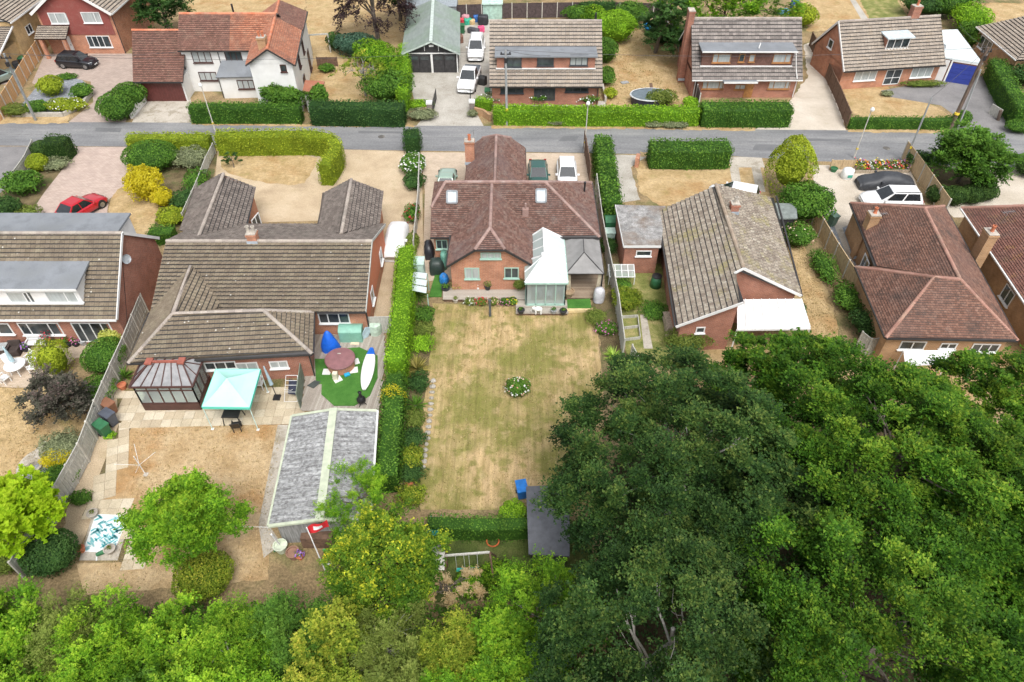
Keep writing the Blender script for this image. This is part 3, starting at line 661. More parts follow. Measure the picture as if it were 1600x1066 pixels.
# ---- B: brown bungalow with hipped rear extension
B = thing('brown_bungalow', 'large brown-tiled bungalow with hipped rear extension, beside the teal canopy', 'house', (-16, 38, 0))
x0, x1, ey, ez, ry, rz_, by = -23.35, -9.45, 34.3, 2.5, 39.2, 4.55, 44.1
FL, FR, BR = P(200, 568, 2.4), P(488, 553, 2.4), P(490, 488, 2.4)
rA, rB, T, Q = P(270, 490, 3.8), P(412, 485, 3.8), P(298, 416, 3.84), P(338, 463, 2.95)
fB = [V(x0, ey, ez), V(x1, ey, ez), V(x1, ry, rz_), V(x0, ry, rz_)]
W1 = [P(304, 295, 2.5), P(281, 360, 2.5), P(310, 370, 3.95), P(349, 271, 3.95), P(400, 293, 2.5), P(387, 356, 2.5)]
W2 = [P(505, 302, 2.5), P(495, 356, 2.5), P(533, 365, 3.95), P(549, 280, 3.95), P(599, 299, 2.5), P(594, 349, 2.5)]
rB_ = roof(B, [fB, [FL, FR, rB, rA], [FR, BR, rB], [FL, rA, T, V(x0, 34.25, 2.5)], [T, rA, rA+V(1.5, .75, -.95), Q+V(.5, -.3, -.35)], [rA, rB, BR, V(-18.6, 35.0, 2.6)]],
     [(V(x0, ry, rz_), V(x1, ry, rz_)), (rA, rB), (FL, rA), (FR, rB), (BR, rB), (rA, T)], t_grey, r_grey, .31, .29, PROF_ROLL, stag=False)
roof(B, [[V(x1, by, ez), V(x0, by, ez), V(x0, ry, rz_), V(x1, ry, rz_)]]+[q for W in (W1, W2) for q in ([W[0], W[1], W[2], W[3]], [W[4], W[5], W[2], W[3]])],
     [(W1[2], W1[3]), (W2[2], W2[3])], t_greyd, r_grey, .31, .29, PROF_ROLL, stag=False)
box_walls(B, [(x0+.2, ey+.4), (x1-.15, ey+.4), (x1-.15, by-.4), (x0+.2, by-.4)], 2.45, m_brick_o)
walls(B, [[V(x1-.13, ey+.4, .9), V(x1-.13, by-.4, .9), V(x1-.13, by-.4, 2.6), V(x1-.13, ry, 4.45), V(x1-.13, ey+.4, 2.6)]], m_hung, 'tile_hung_gable')
walls(B, [[V(x0+.2, by-.4, 2.45), V(x0+.2, ey+.4, 2.45), V(x0+.2, ry, 4.45)]], m_brick_o, 'gable')
ext = inset([FL, FR, BR, V(x0, 34.25, 0)], .35); box_walls(B, ext, 2.38, m_brick_r, name='extension_wall')
for W in (W1, W2):
    box_walls(B, inset([W[0], W[1], W[5], W[4]], .3), 2.45, m_brick_o, name='wing_wall')
    walls(B, [[W[0]-V(0, .25, 0), W[3]-V(0, .25, .05), W[4]-V(0, .25, 0)]], m_brick_o, 'wing_gable')
eaves(B, [(V(-12.6, ey-.05, ez-.03), V(x1, ey-.05, ez-.03)), (FL-V(0, .05, .03), FR-V(0, .05, .03)), (FR+V(.05, 0, -.03), BR+V(.05, 0, -.03)), (FL-V(.05, 0, .03), V(x0-.05, 34.25, 2.45))], m_gutter)
eaves(B, [(V(x1+.02, ey, ez-.02), V(x1+.02, ry, rz_-.02)), (V(x1+.02, ry, rz_-.02), V(x1+.02, by, ez-.02))], m_fascia_g, .05, .18, 'bargeboard')
wB = ((x0, ey+.4), (x1, ey+.4)); win(B, wB, (500, 489, 548, 505), [0, .62, 1.35, 2.05])
eb = sorted(ext, key=lambda p: p[1])[:2]; eb.sort(); wE = (eb[0], eb[1])
win(B, wE, (423, 564, 452, 575), 2, m_p=m_pane_cur); win(B, wE, (322, 565, 372, 577), 3, name='window'); win(B, wE, (375, 566, 410, 590), 2, name='patio_door', m_p=m_pane_cur, sill=False)
sd = ((x1-.11, ey+.4), (x1-.11, by-.4))
for yy in (36.6, 41.0): frame_at(V(x1-.1, yy, 1.0), (0, 1, 0), .9, 1.1, 1, B)
frame_at(V(W1[5].x-.26, W1[5].y+1.5, .3), (.2, 1, 0), 1.2, 1.8, 2, B, name='porch_door', sill=False)
chimney(B, (P(394, 378, 4.6).x, ry+.1), .6, .6, 4.2, 5.15, m_brick_o, 2, potm=m_mortar)
pipe(B, [V(FR.x-.2, FR.y+.1, 2.35), V(FR.x-.35, FR.y+.3, 2.0), V(FR.x-.35, FR.y+.3, .1)]); pipe(B, [V(x1-.05, ey+.3, 2.4), V(x1-.05, ey+.3, .1)])
MB().lathe((-9.2, 34.9, 0), [(.42, 0), (.48, .5), (.45, .95), (.3, 1.0)], 12).build('water_butt', mat('pale_green_plastic', (.45, .56, .47), .5), B)

# ---- C: the plum-tiled bungalow in the middle
C = thing('plum_tiled_bungalow', 'red-brown tiled bungalow with green-framed windows, in the middle, behind the long lawn', 'house', (0, 45, 0))
xa, xb, ey, ez, ry, rz_, by = -5.95, 6.4, 42.45, 2.5, 46.2, 4.85, 49.95
hp = V(xa, 44.45, 3.75); hq = V(xa, 47.95, 3.75); r0, r1 = V(-4.95, ry, rz_), V(2.45, ry, rz_)
fC = [V(xa, ey, ez), V(xb, ey, ez), r1, r0, hp]
wx, wl, wr, wz, wy = -1.5, -4.47, 1.56, 2.6, 38.95
ha, hb, ap = V(wx-1.03, wy, 4.0), V(wx+1.03, wy, 4.0), V(wx, 40.43, 4.75)
wt = V(wx, 46.0, 4.75)
vx, vl, vr, vy = -1.3, -3.8, 1.2, 55.2
va, vb, vp, vt = V(vx-1.2, vy, 3.62), V(vx+1.2, vy, 3.62), V(vx, 54.0, 4.5), V(vx, 46.5, 4.5)
roof(C, [fC, [hp, r0, hq], [V(xb, ey, ez), V(xb, by, ez), r1], [V(xb, by, ez), V(xa, by, ez), hq, r0, r1],
         [V(wl, wy, wz), ha, ap, wt, V(wl, 42.8, wz)], [V(wr, wy, wz), V(wr, 42.8, wz), wt, ap, hb], [ha, hb, ap],
         [V(vl, 48.5, 2.6), vt, vp, va, V(vl, vy, 2.6)], [V(vr, 48.5, 2.6), V(vr, vy, 2.6), vb, vp, vt], [va, vp, vb]],
     [(r0, r1), (r0, hp), (r1, V(xb, ey, ez)), (r1, V(xb, by, ez)), (wt, ap), (ap, ha), (ap, hb), (vt, vp), (vp, va), (vp, vb)], t_plum, r_dark, .2, .15, PROF_FLAT, lift=.045, rr=.12)
box_walls(C, [(xa+.2, ey+.35), (xb-.3, ey+.35), (xb-.3, by-.3), (xa+.2, by-.3)], 2.45, m_brick_o)
walls(C, [[V(xa+.2, by-.3, 2.4), V(xa+.2, ey+.35, 2.4), V(xa+.2, 44.4, 3.7), V(xa+.2, 47.9, 3.7)]], m_brick_o, 'gable')
walls(C, [[V(wl+.2, wy+.25, 0), V(wr-.2, wy+.25, 0), V(wr-.2, wy+.25, 2.66), V(wx+1.02, wy+.25, 3.95), V(wx-1.02, wy+.25, 3.95), V(wl+.2, wy+.25, 2.66)],
          [V(wl+.2, 43, 0), V(wl+.2, wy+.25, 0), V(wl+.2, wy+.25, 2.6), V(wl+.2, 43, 2.6)], [V(wr-.2, wy+.25, 0), V(wr-.2, 43, 0), V(wr-.2, 43, 2.6), V(wr-.2, wy+.25, 2.6)]], m_brick_o, 'front_wing_wall')
box_walls(C, [(vl+.25, 49), (vr-.25, 49), (vr-.25, vy-.25), (vl+.25, vy-.25)], 2.55, m_brick_o, name='rear_wing_wall', gables=[[V(vr-.25, vy-.25, 2.5), V(vl+.25, vy-.25, 2.5), V(vx-1.1, vy-.25, 3.6), V(vx+1.1, vy-.25, 3.6)]])
eaves(C, [(V(xa, ey-.05, ez-.03), V(wl, ey-.05, ez-.03)), (V(wr, ey-.05, ez-.03), V(xb, ey-.05, ez-.03)), (V(xb+.05, ey, ez-.03), V(xb+.05, by, ez-.03)), (V(wl-.05, wy, wz-.03), V(wl-.05, 42.5, wz-.03)), (V(wr+.05, wy, wz-.03), V(wr+.05, 42.5, wz-.03)), (V(wx-1.05, wy-.05, 3.95), V(wx+1.05, wy-.05, 3.95))])
eaves(C, [(V(wl, wy-.03, wz-.06), V(wx-1.03, wy-.03, 3.93)), (V(wr, wy-.03, wz-.06), V(wx+1.03, wy-.03, 3.93))], m_gutter, .04, .14, 'bargeboard')
wC = ((wl, wy+.25), (wr, wy+.25))
win(C, wC, (751, 394.5, 783, 404), 3, m_f=m_greenf, m_p=m_pane_cur); win(C, wC, (726.5, 418.5, 749.5, 435.5), 2, m_f=m_greenf, m_p=m_pane_cur); win(C, wC, (788, 418, 810.5, 434.5), 2, m_f=m_greenf)
win(C, ((xa, ey+.35), (xb, ey+.35)), (682, 374.5, 700, 389), 2, m_f=m_greenf)
for q in ((698.5, 299.5, 714, 318), (838, 297, 853, 317)):
    rooflight(C, [on_plane(q[0], q[3], fC), on_plane(q[2], q[3], fC), on_plane(q[2], q[1], fC), on_plane(q[0], q[1], fC)])
chimney(C, (-3.45, 52.6), .75, .6, 2.5, 4.75, m_brick_o, 1)
aerial(C, (-3.1, 52.9, 4.6), .9, .8)
pv = on_plane(821, 335, fC); MB().box(pv+V(0, 0, .2), (.45, .35, .6)).tube([pv+V(0, 0, .45), pv+V(0, 0, .95)], .07, 8).build('roof_vent', r_dark, C)
pf = on_plane(913, 300, [V(xb, ey, ez), V(xb, by, ez), r1]); MB().tube([pf, pf+V(0, 0, .75)], .07, 8).lathe(pf+V(0, 0, .75), [(.1, 0), (.1, .12), (.05, .16)], 8).build('flue', m_black, C)

# ---- D: mossy bungalow right of the middle
D = thing('mossy_bungalow', 'pale lichen-covered grey-tiled bungalow with white lean-to canopy, right of the middle', 'house', (15, 40, 0))
RA, RB = P(1119, 288, 5.), P(1162, 419, 5.); LA, LB = P(1029, 330, 2.5), P(1056, 510, 2.5)
T1, T2 = P(1162, 472, 4.72), P(1147, 427, 4.75); EB, EA = P(1252, 462, 2.6), P(1212, 306, 2.6)
fD = [LA, LB, T1, T2, RB, RA]
roof(D, [fD, [RB, EB, EA, RA]], [(RA, RB)], t_moss, mat_tile('brown_ridge', [(0, (.30, .23, .17)), (1, (.40, .32, .25))], lamt=.5), .33, .36, PROF_ROLL, lift=.07, stag=False)
box_walls(D, inset([LA, V(LB.x+.1, 35.9, 0), EB, EA], .35), 2.45, m_brick_r)
gy = 35.95
walls(D, [[V(14.0, gy, 0), V(EB.x-.35, gy, 0), V(EB.x-.35, gy, 2.7), V(RB.x, gy, 4.9), V(14.0, gy, 4.6)], [V(LB.x+.4, 33.25, 0), V(14.1, 33.4, 0), V(14.1, 33.4, 4.6), V(LB.x+.4, 33.25, 2.65)],
          [V(LB.x+.4, 36.4, 0), V(LB.x+.4, 33.25, 0), V(LB.x+.4, 33.25, 2.6), V(LB.x+.4, 36.4, 2.6)], [V(14.1, 33.4, 0), V(14.1, 36, 0), V(14.1, 36, 4.65), V(14.1, 33.4, 4.65)]], m_brick_r, 'gable_wall')
eaves(D, [(LA-V(.05, 0, .03), LB-V(.05, 0, .03)), (EB+V(.05, 0, -.03), EA+V(.05, 0, -.03))], m_gutter)
eaves(D, [(LB-V(0, .03, .04), T1-V(0, .03, .04)), (T2-V(0, .03, .0), RB-V(0, .03, .02)), (RB-V(0, .03, .02), EB-V(0, .03, .02))], m_white, .05, .18, 'bargeboard')
wD = ((14.1, gy), (EB.x, gy)); win(D, wD, (1158, 513, 1185, 528), 2); door(D, wD, 1192, 1210, 500, m_upvc, glass=(.45, .9))
win(D, ((LB.x+.4, 33.25), (14.1, 33.4)), (1086, 511, 1100, 520), 1)
cn = MB(); ca, cb, cc, cd = P(1152, 468, 2.6), P(1252, 467, 2.6), P(1266, 512, 2.25), P(1152, 514, 2.25)
for i in range(8):
    a0, a1, b0, b1 = ca.lerp(cb, i/8), ca.lerp(cb, (i+.985)/8), cd.lerp(cc, i/8), cd.lerp(cc, (i+.985)/8)
    cn.slab([b0, b1, a1, a0], .04)
    cn.beam(a1+V(0, 0, .03), b1+V(0, 0, .03), .05, .05)
cn.build('canopy_roof', mat('white_polycarbonate', (.80, .81, .81), .35, var=.03, dirt=(.6, .6, .56), damt=.4), D)
MB().beam(cd-V(0, .03, .08), cc-V(0, .03, .08), .08, .12).tube([cd-V(0, 0, 2.2), cd-V(0, 0, .05)], .05, 6).tube([cc-V(0, 0, 2.2), cc-V(0, 0, .05)], .05, 6).build('canopy_frame', m_white, D)
cp = RA.lerp(RB, .33)+V(1.0, 0, 0); chimney(D, (P(1147, 325, 4.8).x, P(1147, 325, 4.8).y), .55, .55, 4.2, 5.2, m_brick_r, 1, potm=m_mortar)
g0, g1, g2, g3 = P(962, 320, 2.6), P(975, 384, 2.6), P(1033, 384, 2.6), P(1040, 322, 2.6)
box_walls(D, inset([g0, g1, g2, g3], .12), 2.45, m_brick_r, name='garage_wall')
gr = MB().slab([g1, g2, g3, g0], .16).build('flat_garage_roof', mat('mossy_felt', (.26, .255, .25), .95, var=.2, scale=2.5, dirt=(.17, .115, .075), dscale=.5, damt=.9, fine=(14, .35)), D)
eaves(D, [(g0-V(.03, 0, .08), g1-V(.03, 0, .08)), (g1-V(0, .03, .08), g2-V(0, .03, .08))], m_white, .04, .18, 'fascia')
win(D, ((g1.x, g1.y+.12), (g2.x, g2.y+.12)), (993, 391.5, 1017, 400), 1)

# ---- E: red hipped house
Eh = thing('red_hipped_bungalow', 'red plain-tiled hipped bungalow with a short brick chimney, tan brick walls, at the right', 'house', (29, 39, 0))
fl, K, rf = P(1329, 317, 2.6), P(1368, 416, 2.6), P(1445, 325, 5.2); br, fr = P(1475, 322, 2.6), P(1590, 532, 2.6)
rr_, rl, f0, lp = P(1500, 436, 5.2), P(1460, 433, 5.2), P(1384, 528, 2.6), P(1337, 417, 2.6)
roof(Eh, [[fl, K, rr_, rf], [rf, rr_, fr, br], [fl, rf, br], [f0, fr, rr_, rl], [lp, f0, rl], [lp, rl, rr_, K]], [(rf, rr_), (rr_, rl), (rl, f0), (rr_, fr), (rl, lp), (rf, fl), (rf, br)], t_red, r_red, .2, .15, PROF_FLAT, lift=.045, rr=.12)
footE = inset([fl, K, lp, f0, fr, br], .32); box_walls(Eh, footE, 2.55, m_brick_t)
eaves(Eh, [(fl-V(.05, 0, .03), K-V(.05, 0, .03)), (lp-V(.05, 0, .03), f0-V(.05, 0, .03)), (f0-V(0, .05, .03), fr-V(0, .05, .03)), (fr+V(.05, 0, -.03), br+V(.05, 0, -.03))])
wf = ((f0.x+.3, f0.y+.32), (fr.x-.3, fr.y+.32))
win(Eh, wf, (1402, 533, 1442, 546), 2); win(Eh, wf, (1466, 536, 1492, 545), 2); win(Eh, wf, (1513, 537, 1556, 550), 3)
wl_ = ((fl.x+.3, fl.y), (K.x+.3, K.y)); frame_at(V(K.x+.28, K.y+2.2, .9), (K.x-fl.x, K.y-fl.y, 0), 1.3, 1.2, 2, Eh)
frame_at(V(lp.x+.2, lp.y-4.2, 1.2), (f0.x-lp.x, f0.y-lp.y, 0), .7, .8, 1, Eh)
cE = P(1362, 345, 3.4); chimney(Eh, (cE.x, cE.y), .7, .7, 0, 4.0, m_brick_t, 1)
aerial(Eh, on_plane(1373, 345, [fl, K, rf]), .6, .3)

# ---- F: the house at the right edge
Fh = thing('dark_red_bungalow', 'dark red tiled bungalow with tall side chimney, cut by the right edge', 'house', (37, 38, 0))
a0, a1 = P(1502, 325, 2.6), V(32.9, 27.5, 2.6); q0, q1 = V(38.2, 42.6, 5.2), V(37.2, 27.5, 5.2); b0, b1 = P(1600, 323, 2.6)+V(4, -.3, 0), V(42, 27.5, 2.6)
lF = [a0, a1, q1, q0]
roof(Fh, [lF, [a0, q0, b0], [q0, q1, b1, b0]], [(q0, q1), (q0, a0), (q0, b0)], t_redd, r_red, .2, .15, PROF_FLAT, lift=.045)
fw0, fw1 = V(a0.x+.35, a0.y-.3, 0), V(a1.x+.35, a1.y+.3, 0)
box_walls(Fh, [(fw1.x, fw1.y), (b1.x-.3, b1.y+.3), (b0.x-.3, b0.y-.3), (fw0.x, fw0.y)], 2.55, m_brick_t)
eaves(Fh, [(a0-V(.06, 0, .03), a1-V(.06, 0, .03))], m_white, .1, .1)
frame_at(PW(1562, 462, fw0, fw1)*1.0, (a1-a0), 1.3, 1.15, 2, Fh)
cF = P(1545, 372, 4.2); chimney(Fh, (cF.x-.05, cF.y), .65, .85, 0, 4.7, m_brick_t, 1)
aerial(Fh, on_plane(1568, 345, lF), .8, .2)
gF = MB().slab([P(1502, 325, 2.7), P(1580, 328, 2.7)+V(.5, 0, .9), P(1582, 326, 2.7)+V(.5, 1.5, .9), P(1508, 322, 2.7)+V(0, .3, 0)], .1)

# ---- far side of the road
# yellow brick house at the top left corner
G1 = thing('yellow_brick_house', 'yellow brick two-storey house with grey tiled front roof, top left corner', 'house', (-57, 80, 0))
p0, p1, p2, p3 = V(-54.3, 76.2, 0), V(-54.3, 88.5, 0), V(-66, 88.5, 0), V(-66, 76.2, 0)
box_walls(G1, [(p0.x, 79.0), (p1.x, p1.y), (p2.x, p2.y), (p3.x, 79.0)], 4.6, m_brick_y)
rd = [V(-53.9, 78.6, 4.6), V(-53.9, 89, 4.6), V(-59.5, 89, 7.4), V(-59.5, 78.6, 7.4)]
roof(G1, [rd, [V(-66, 78.6, 4.6), rd[3], rd[2], V(-66, 89, 4.6)]], [(rd[3], rd[2])], t_chalet, r_grey, .33, .34, PROF_ROLL, stag=False)
walls(G1, [[V(-66, 79, 4.5), V(-54.3, 79, 4.5), V(-59.5, 79, 7.2)]], m_white, 'gable')
box_walls(G1, [(-54.6, 74.6), (-54.6, 79), (-64, 79), (-64, 74.6)], 2.4, m_brick_y, name='front_wall')
fr1 = [V(-64, 74.0, 2.4), V(-54.1, 74.0, 2.4), V(-54.1, 79, 4.1), V(-64, 79, 4.1)]
roof(G1, [fr1], [], t_chalet, r_grey, .33, .34, PROF_ROLL, stag=False)
eaves(G1, [(V(-64, 73.95, 2.36), V(-54.1, 73.95, 2.36)), (V(-54.05, 74, 2.38), V(-54.05, 79, 4.08)), (V(-53.85, 78.6, 4.55), V(-53.85, 89, 4.55))], m_white, .1, .14, 'fascia')
frame_at(V(-54.3, 81.2, 2.3), (0, 1, 0), 1.2, .9, 2, G1); frame_at(V(-60.0, 79.0, 4.4), (1, 0, 0), 1.6, 1.2, 2, G1)
# red brick house with the maroon tile-hung gable
G2 = thing('maroon_gabled_house', 'red brick two-storey house with maroon tile-hung gable and small porch roof, top left', 'house', (-48.5, 86, 0))
fy, gx0, gx1, mx = 81.8, -52.7, -44.5, -48.6
r2 = [[V(gx1+.35, fy-.5, 4.55), V(gx1+.35, 92, 4.55), V(mx, 92, 7.6), V(mx, fy-.5, 7.6)], [V(gx0-.35, 92, 4.55), V(gx0-.35, fy-.5, 4.55), V(mx, fy-.5, 7.6), V(mx, 92, 7.6)]]
roof(G2, r2, [(V(mx, fy-.5, 7.6), V(mx, 92, 7.6))], t_chalet, r_grey, .33, .34, PROF_ROLL, stag=False)
box_walls(G2, [(gx0, fy), (gx1, fy), (gx1, 91.5), (gx0, 91.5)], 4.6, m_brick_o)
walls(G2, [[V(gx0+.25, fy-.06, 2.15), V(gx1-.25, fy-.06, 2.15), V(gx1-.25, fy-.06, 4.75), V(mx, fy-.06, 7.4), V(gx0+.25, fy-.06, 4.75)]], mat_tile('maroon_hung_tile', [(0, (.19, .055, .05)), (.5, (.24, .07, .06)), (1, (.29, .09, .075))], lamt=.1, samt=.2), 'tile_hung_gable')
eaves(G2, [(V(gx0-.35, fy-.55, 4.5), V(mx, fy-.55, 7.55)), (V(gx1+.35, fy-.55, 4.5), V(mx, fy-.55, 7.55))], m_white, .06, .28, 'bargeboard')
eaves(G2, [(V(gx1+.4, fy-.5, 4.5), V(gx1+.4, 92, 4.5))], m_white, .1, .14)
wG = ((gx0, fy-.06), (gx1, fy-.06))
win(G2, wG, (81, 20, 108, 37), [0, .75, 2.1], m_p=m_pane_cur); win(G2, wG, (132, 19, 161, 36), [0, 1.4, 2.15], m_p=m_pane_cur)
win(G2, ((gx0, fy), (gx1, fy)), (141, 56, 177, 74), [0, .6, 1.2, 1.8, 2.55])
pr = [V(-53.1, 80.1, 2.3), V(-49.6, 80.1, 2.3), V(-49.6, 81.8, 3.2), V(-53.1, 81.8, 3.2)]
roof(G2, [pr], [], t_chalet, r_grey, .3, .3, PROF_ROLL, stag=False)
MB().box((-52.6, 80.4, 1.1), (.35, .35, 2.3)).box((-50.0, 80.4, 1.1), (.35, .35, 2.3)).build('porch_pillar', m_brick_o, G2)
door(G2, ((gx0, fy), (gx1, fy)), 96, 110, 62, m_upvc)
pipe(G2, [V(gx1+.1, fy-.06, 4.5), V(gx1+.1, fy-.06, .1)], m_gutter)
# white cottage with clay roofs
G3 = thing('white_cottage', 'white rendered cottage with orange clay roofs and brown garage across the road', 'house', (-28, 74, 0))
my, mez, mr, mrz = 71.6, 4.4, 74.5, 7.0
m1, m2 = -33.6, -23.6
tone_main = None
fG = [V(m1, my, mez), V(-28.4, my, mez), V(-28.4, mr, mrz), V(m1, mr, mrz)]; fG2 = [V(-28.4, my, mez), V(m2+.5, my, mez), V(m2-.2, mr, mrz), V(-28.4, mr, mrz)]
roof(G3, [fG], [(V(m1, mr, mrz), V(-28.4, mr, mrz))], t_brownr, r_orange, .25, .2, PROF_FLAT)
roof(G3, [fG2, [V(m2, 77.4, mez), V(m1, 77.4, mez), V(m1, mr, mrz), V(m2, mr, mrz)]], [(V(-28.4, mr, mrz), V(m2-.2, mr, mrz))], t_orange, r_orange, .25, .2, PROF_FLAT)
w0, w1, w2, w3 = V(-22.75, 66.3, 6.7), P(436, 0, 6.7), V(-25.15, 66.3, 5.15), V(-20.5, 66.3, 5.15)
wle, wre = V(-27.2, 79.6, 5.15), P(480, 18, 5.15)
mid = w0.lerp(w1, .62); me_ = w3.lerp(wre, .62)
roof(G3, [[w3, me_, mid, w0], [w2, w0, w1, wle]], [(w0, w1)], t_orange, r_orange, .25, .2, PROF_FLAT)
roof(G3, [[me_, wre, w1, mid], [w1, wre, wle]], [], t_brownr, r_orange, .25, .2, PROF_FLAT)
g_r = [V(-38.0, 69.3, 2.2), V(-33.0, 69.3, 2.2), V(-33.3, 74.4, 5.4), V(-38.9, 74.4, 5.4)]
roof(G3, [g_r, [V(-33.3, 79, 2.4), V(-39.4, 79, 2.4), g_r[3], g_r[2]]], [(g_r[3], g_r[2])], t_brownr, r_orange, .25, .2, PROF_FLAT)
box_walls(G3, [(m1+.1, 71.95), (m2, 71.95), (m2, 77.2), (m1+.1, 77.2)], 4.5, m_white, gables=[[V(m1+.1, 77.2, 4.4), V(m1+.1, 71.95, 4.4), V(m1+.1, mr, 6.9)]])
box_walls(G3, inset([w2, w3, wre, wle], .3), 5.2, m_white, name='gable_wing_wall', gables=[[V(w2.x+.3, 66.6, 5.1), V(w3.x-.3, 66.6, 5.1), V(w0.x, 66.6, 6.6)]])
box_walls(G3, [(-37.6, 69.75), (-33.3, 69.75), (-33.5, 78.6), (-38.9, 78.6)], 2.3, m_white, name='garage_wall', gables=[[V(-38.6, 78.6, 2.2), V(-37.6, 69.75, 2.2), V(-38.5, 74.4, 5.2)]])
box_walls(G3, [(-29.7, 70.3), (-25.6, 70.5), (-25.6, 72), (-29.7, 72)], 2.45, m_white, name='bay_wall')
MB().slab([V(-29.9, 70.0, 2.35), V(-25.6, 70.2, 2.35), V(-25.6, 71.96, 3.3), V(-29.6, 71.96, 3.3)], .12).build('lean_to_roof', m_felt, G3)
dg = MB()
for i in range(14): dg.box((-37.35+i*.29, 69.68, 1.05), (.28, .07, 2.05))
dg.build('garage_door', mat('maroon_garage_door', (.10, .028, .025), .4, var=.1), G3)
eaves(G3, [(V(-38.0, 69.25, 2.15), V(-33.0, 69.25, 2.15)), (V(m1, my-.05, mez-.05), V(-25.3, my-.05, mez-.05)), (w3+V(.05, 0, -.05), wre+V(.05, 0, -.05)), (w2-V(0, .03, .05), w0-V(0, .03, .08)), (w3-V(0, .03, .05), w0-V(0, .03, .08))], m_gutter, .08, .12)
wg = ((m1, 71.95), (m2, 71.95))
win(G3, wg, (303, 80.5, 333, 98), 3, m_f=m_brown, m_p=m_pane_cur); win(G3, wg, (354, 80, 380, 96), 3, m_f=m_brown); win(G3, wg, (313.5, 112.5, 341, 126), 3, m_f=m_brown, m_p=m_pane_cur)
win(G3, ((-29.7, 70.3), (-25.6, 70.5)), (373, 125, 399, 139), 3, m_f=m_brown, m_p=m_pane_cur)
win(G3, ((w2.x, 66.6), (w3.x, 66.6)), (439.5, 101, 449, 112.5), 1, m_f=m_brown)
sw = inset([w2, w3, wre, wle], .3); sw_ = sorted(sw, key=lambda p: -p[0]-p[1]*0)[:2]
for t_, zz, ww, hh_ in ((.25, 3.2, 1., 1.3), (.55, 3.0, 1., 1.3), (.72, .2, 1.3, 2.1), (.3, .4, 1.2, 1.6)):
    pp = Vector((w3.x-.3, w3.y+.3, 0)).lerp(Vector((wre.x-.3, wre.y-.3, 0)), t_); frame_at(V(pp.x+.03, pp.y, zz), (wre.x-w3.x, wre.y-w3.y, 0), ww, hh_, 2, G3, m_f=m_brown)
chimney(G3, (P(413, 75, 6.2).x, 67.6), .75, .75, 5.0, 7.3, m_brick_t, 2)
MB().slab([V(-20.5, 66.9, 2.3), V(-18.6, 66.9, 2.2), V(-18.6, 68.6, 2.6), V(-20.5, 68.6, 2.7)], .15).build('porch_roof', t_orange, G3)
MB().box((-19.6, 67.8, 1.1), (1.6, 1.3, 2.3)).build('porch_wall', m_white, G3)
pipe(G3, [V(-29.75, 71.9, 4.3), V(-29.75, 71.9, 3.0), V(-29.75, 70.25, 2.2), V(-29.75, 70.25, .1)], m_gutter, .05)
MB().tube([V(-28.4, 75.4, 5.8), V(-28.4, 75.4, 7.6)], .1, 8).build('flue', m_black, G3)
# double garage
G4 = thing('double_garage', 'black double garage with green-grey metal gable roof, beside the white pickup', 'garage', (-8.8, 82, 0))
e0, e1, rg0 = V(-11.9, 76.2, 2.2), V(-5.55, 76.2, 2.2), V(-8.6, 76.2, 3.55); f0_, f1_, rg1 = V(-12.6, 89.2, 2.2), V(-6.2, 88.5, 2.2), V(-9.35, 88.8, 3.6)
m_metal = mat('green_grey_metal_sheet', (.27, .31, .29), .55, .2, var=.08, dirt=(.16, .26, .14), dscale=.25, damt=.6, stretch=(1, .3, 1))
rm = MB(); n_ = 13
for (A_, B_, C_, D_) in ((e0, rg0, rg1, f0_), (rg0, e1, f1_, rg1)):
    for i in range(n_):
        rm.slab([A_.lerp(D_, i/n_), B_.lerp(C_, i/n_), B_.lerp(C_, (i+.99)/n_)+V(0, 0, .02), A_.lerp(D_, (i+.99)/n_)+V(0, 0, .02)], .05)
rg = rm.build('roof', m_metal, G4)
ridge_mb = MB().beam(rg0+V(0, 0, .06), rg1+V(0, 0, .06), .35, .08); ridge_mb.build('ridge_cap', mat('pale_green_metal', (.45, .52, .48), .5), rg)
eaves(G4, [(e0-V(0, .02, .05), rg0-V(0, .02, .05)), (rg0-V(0, .02, .05), e1-V(0, .02, .05))], mat('pale_green_metal', (.45, .52, .48), .5), .05, .16, 'bargeboard')
m_blackwood = mat('black_stained_boards', (.035, .033, .035), .7, var=.2)
box_walls(G4, [(-11.6, 76.7), (-5.85, 76.7), (-6.4, 88.2), (-12.3, 88.6)], 2.15, m_blackwood, gables=[[V(-11.6, 76.7, 2.1), V(-5.85, 76.7, 2.1), V(-8.6, 76.7, 3.45)]])
for xx in (-10.05, -7.35):
    dgm = MB()
    for i in range(2):
        dgm.box((xx-.62+i*1.24, 76.62, .98), (1.2, .08, 1.9))
    dd = dgm.build('garage_door', m_blackwood, G4)
    for i in range(2): MB().box((xx-.62+i*1.24, 76.57, 1.6), (.95, .03, .4)).build('pane', m_pane, dd)
MB().box((-8.7, 76.6, 1.0), (.22, .12, 2.1)).box((-11.5, 76.6, 1.0), (.12, .1, 2.1)).box((-5.95, 76.6, 1.0), (.12, .1, 2.1)).box((-8.7, 76.6, 2.12), (5.6, .1, .1)).build('door_post', m_white, G4)
MB().box((-8.65, 76.6, 2.95), (.5, .15, .22)).build('floodlight', m_white, G4)
for xx in (-9.4, -7.9): MB().box((xx, 76.65, 2.6), (.07, .06, .5)).build('bracket', m_white, G4)
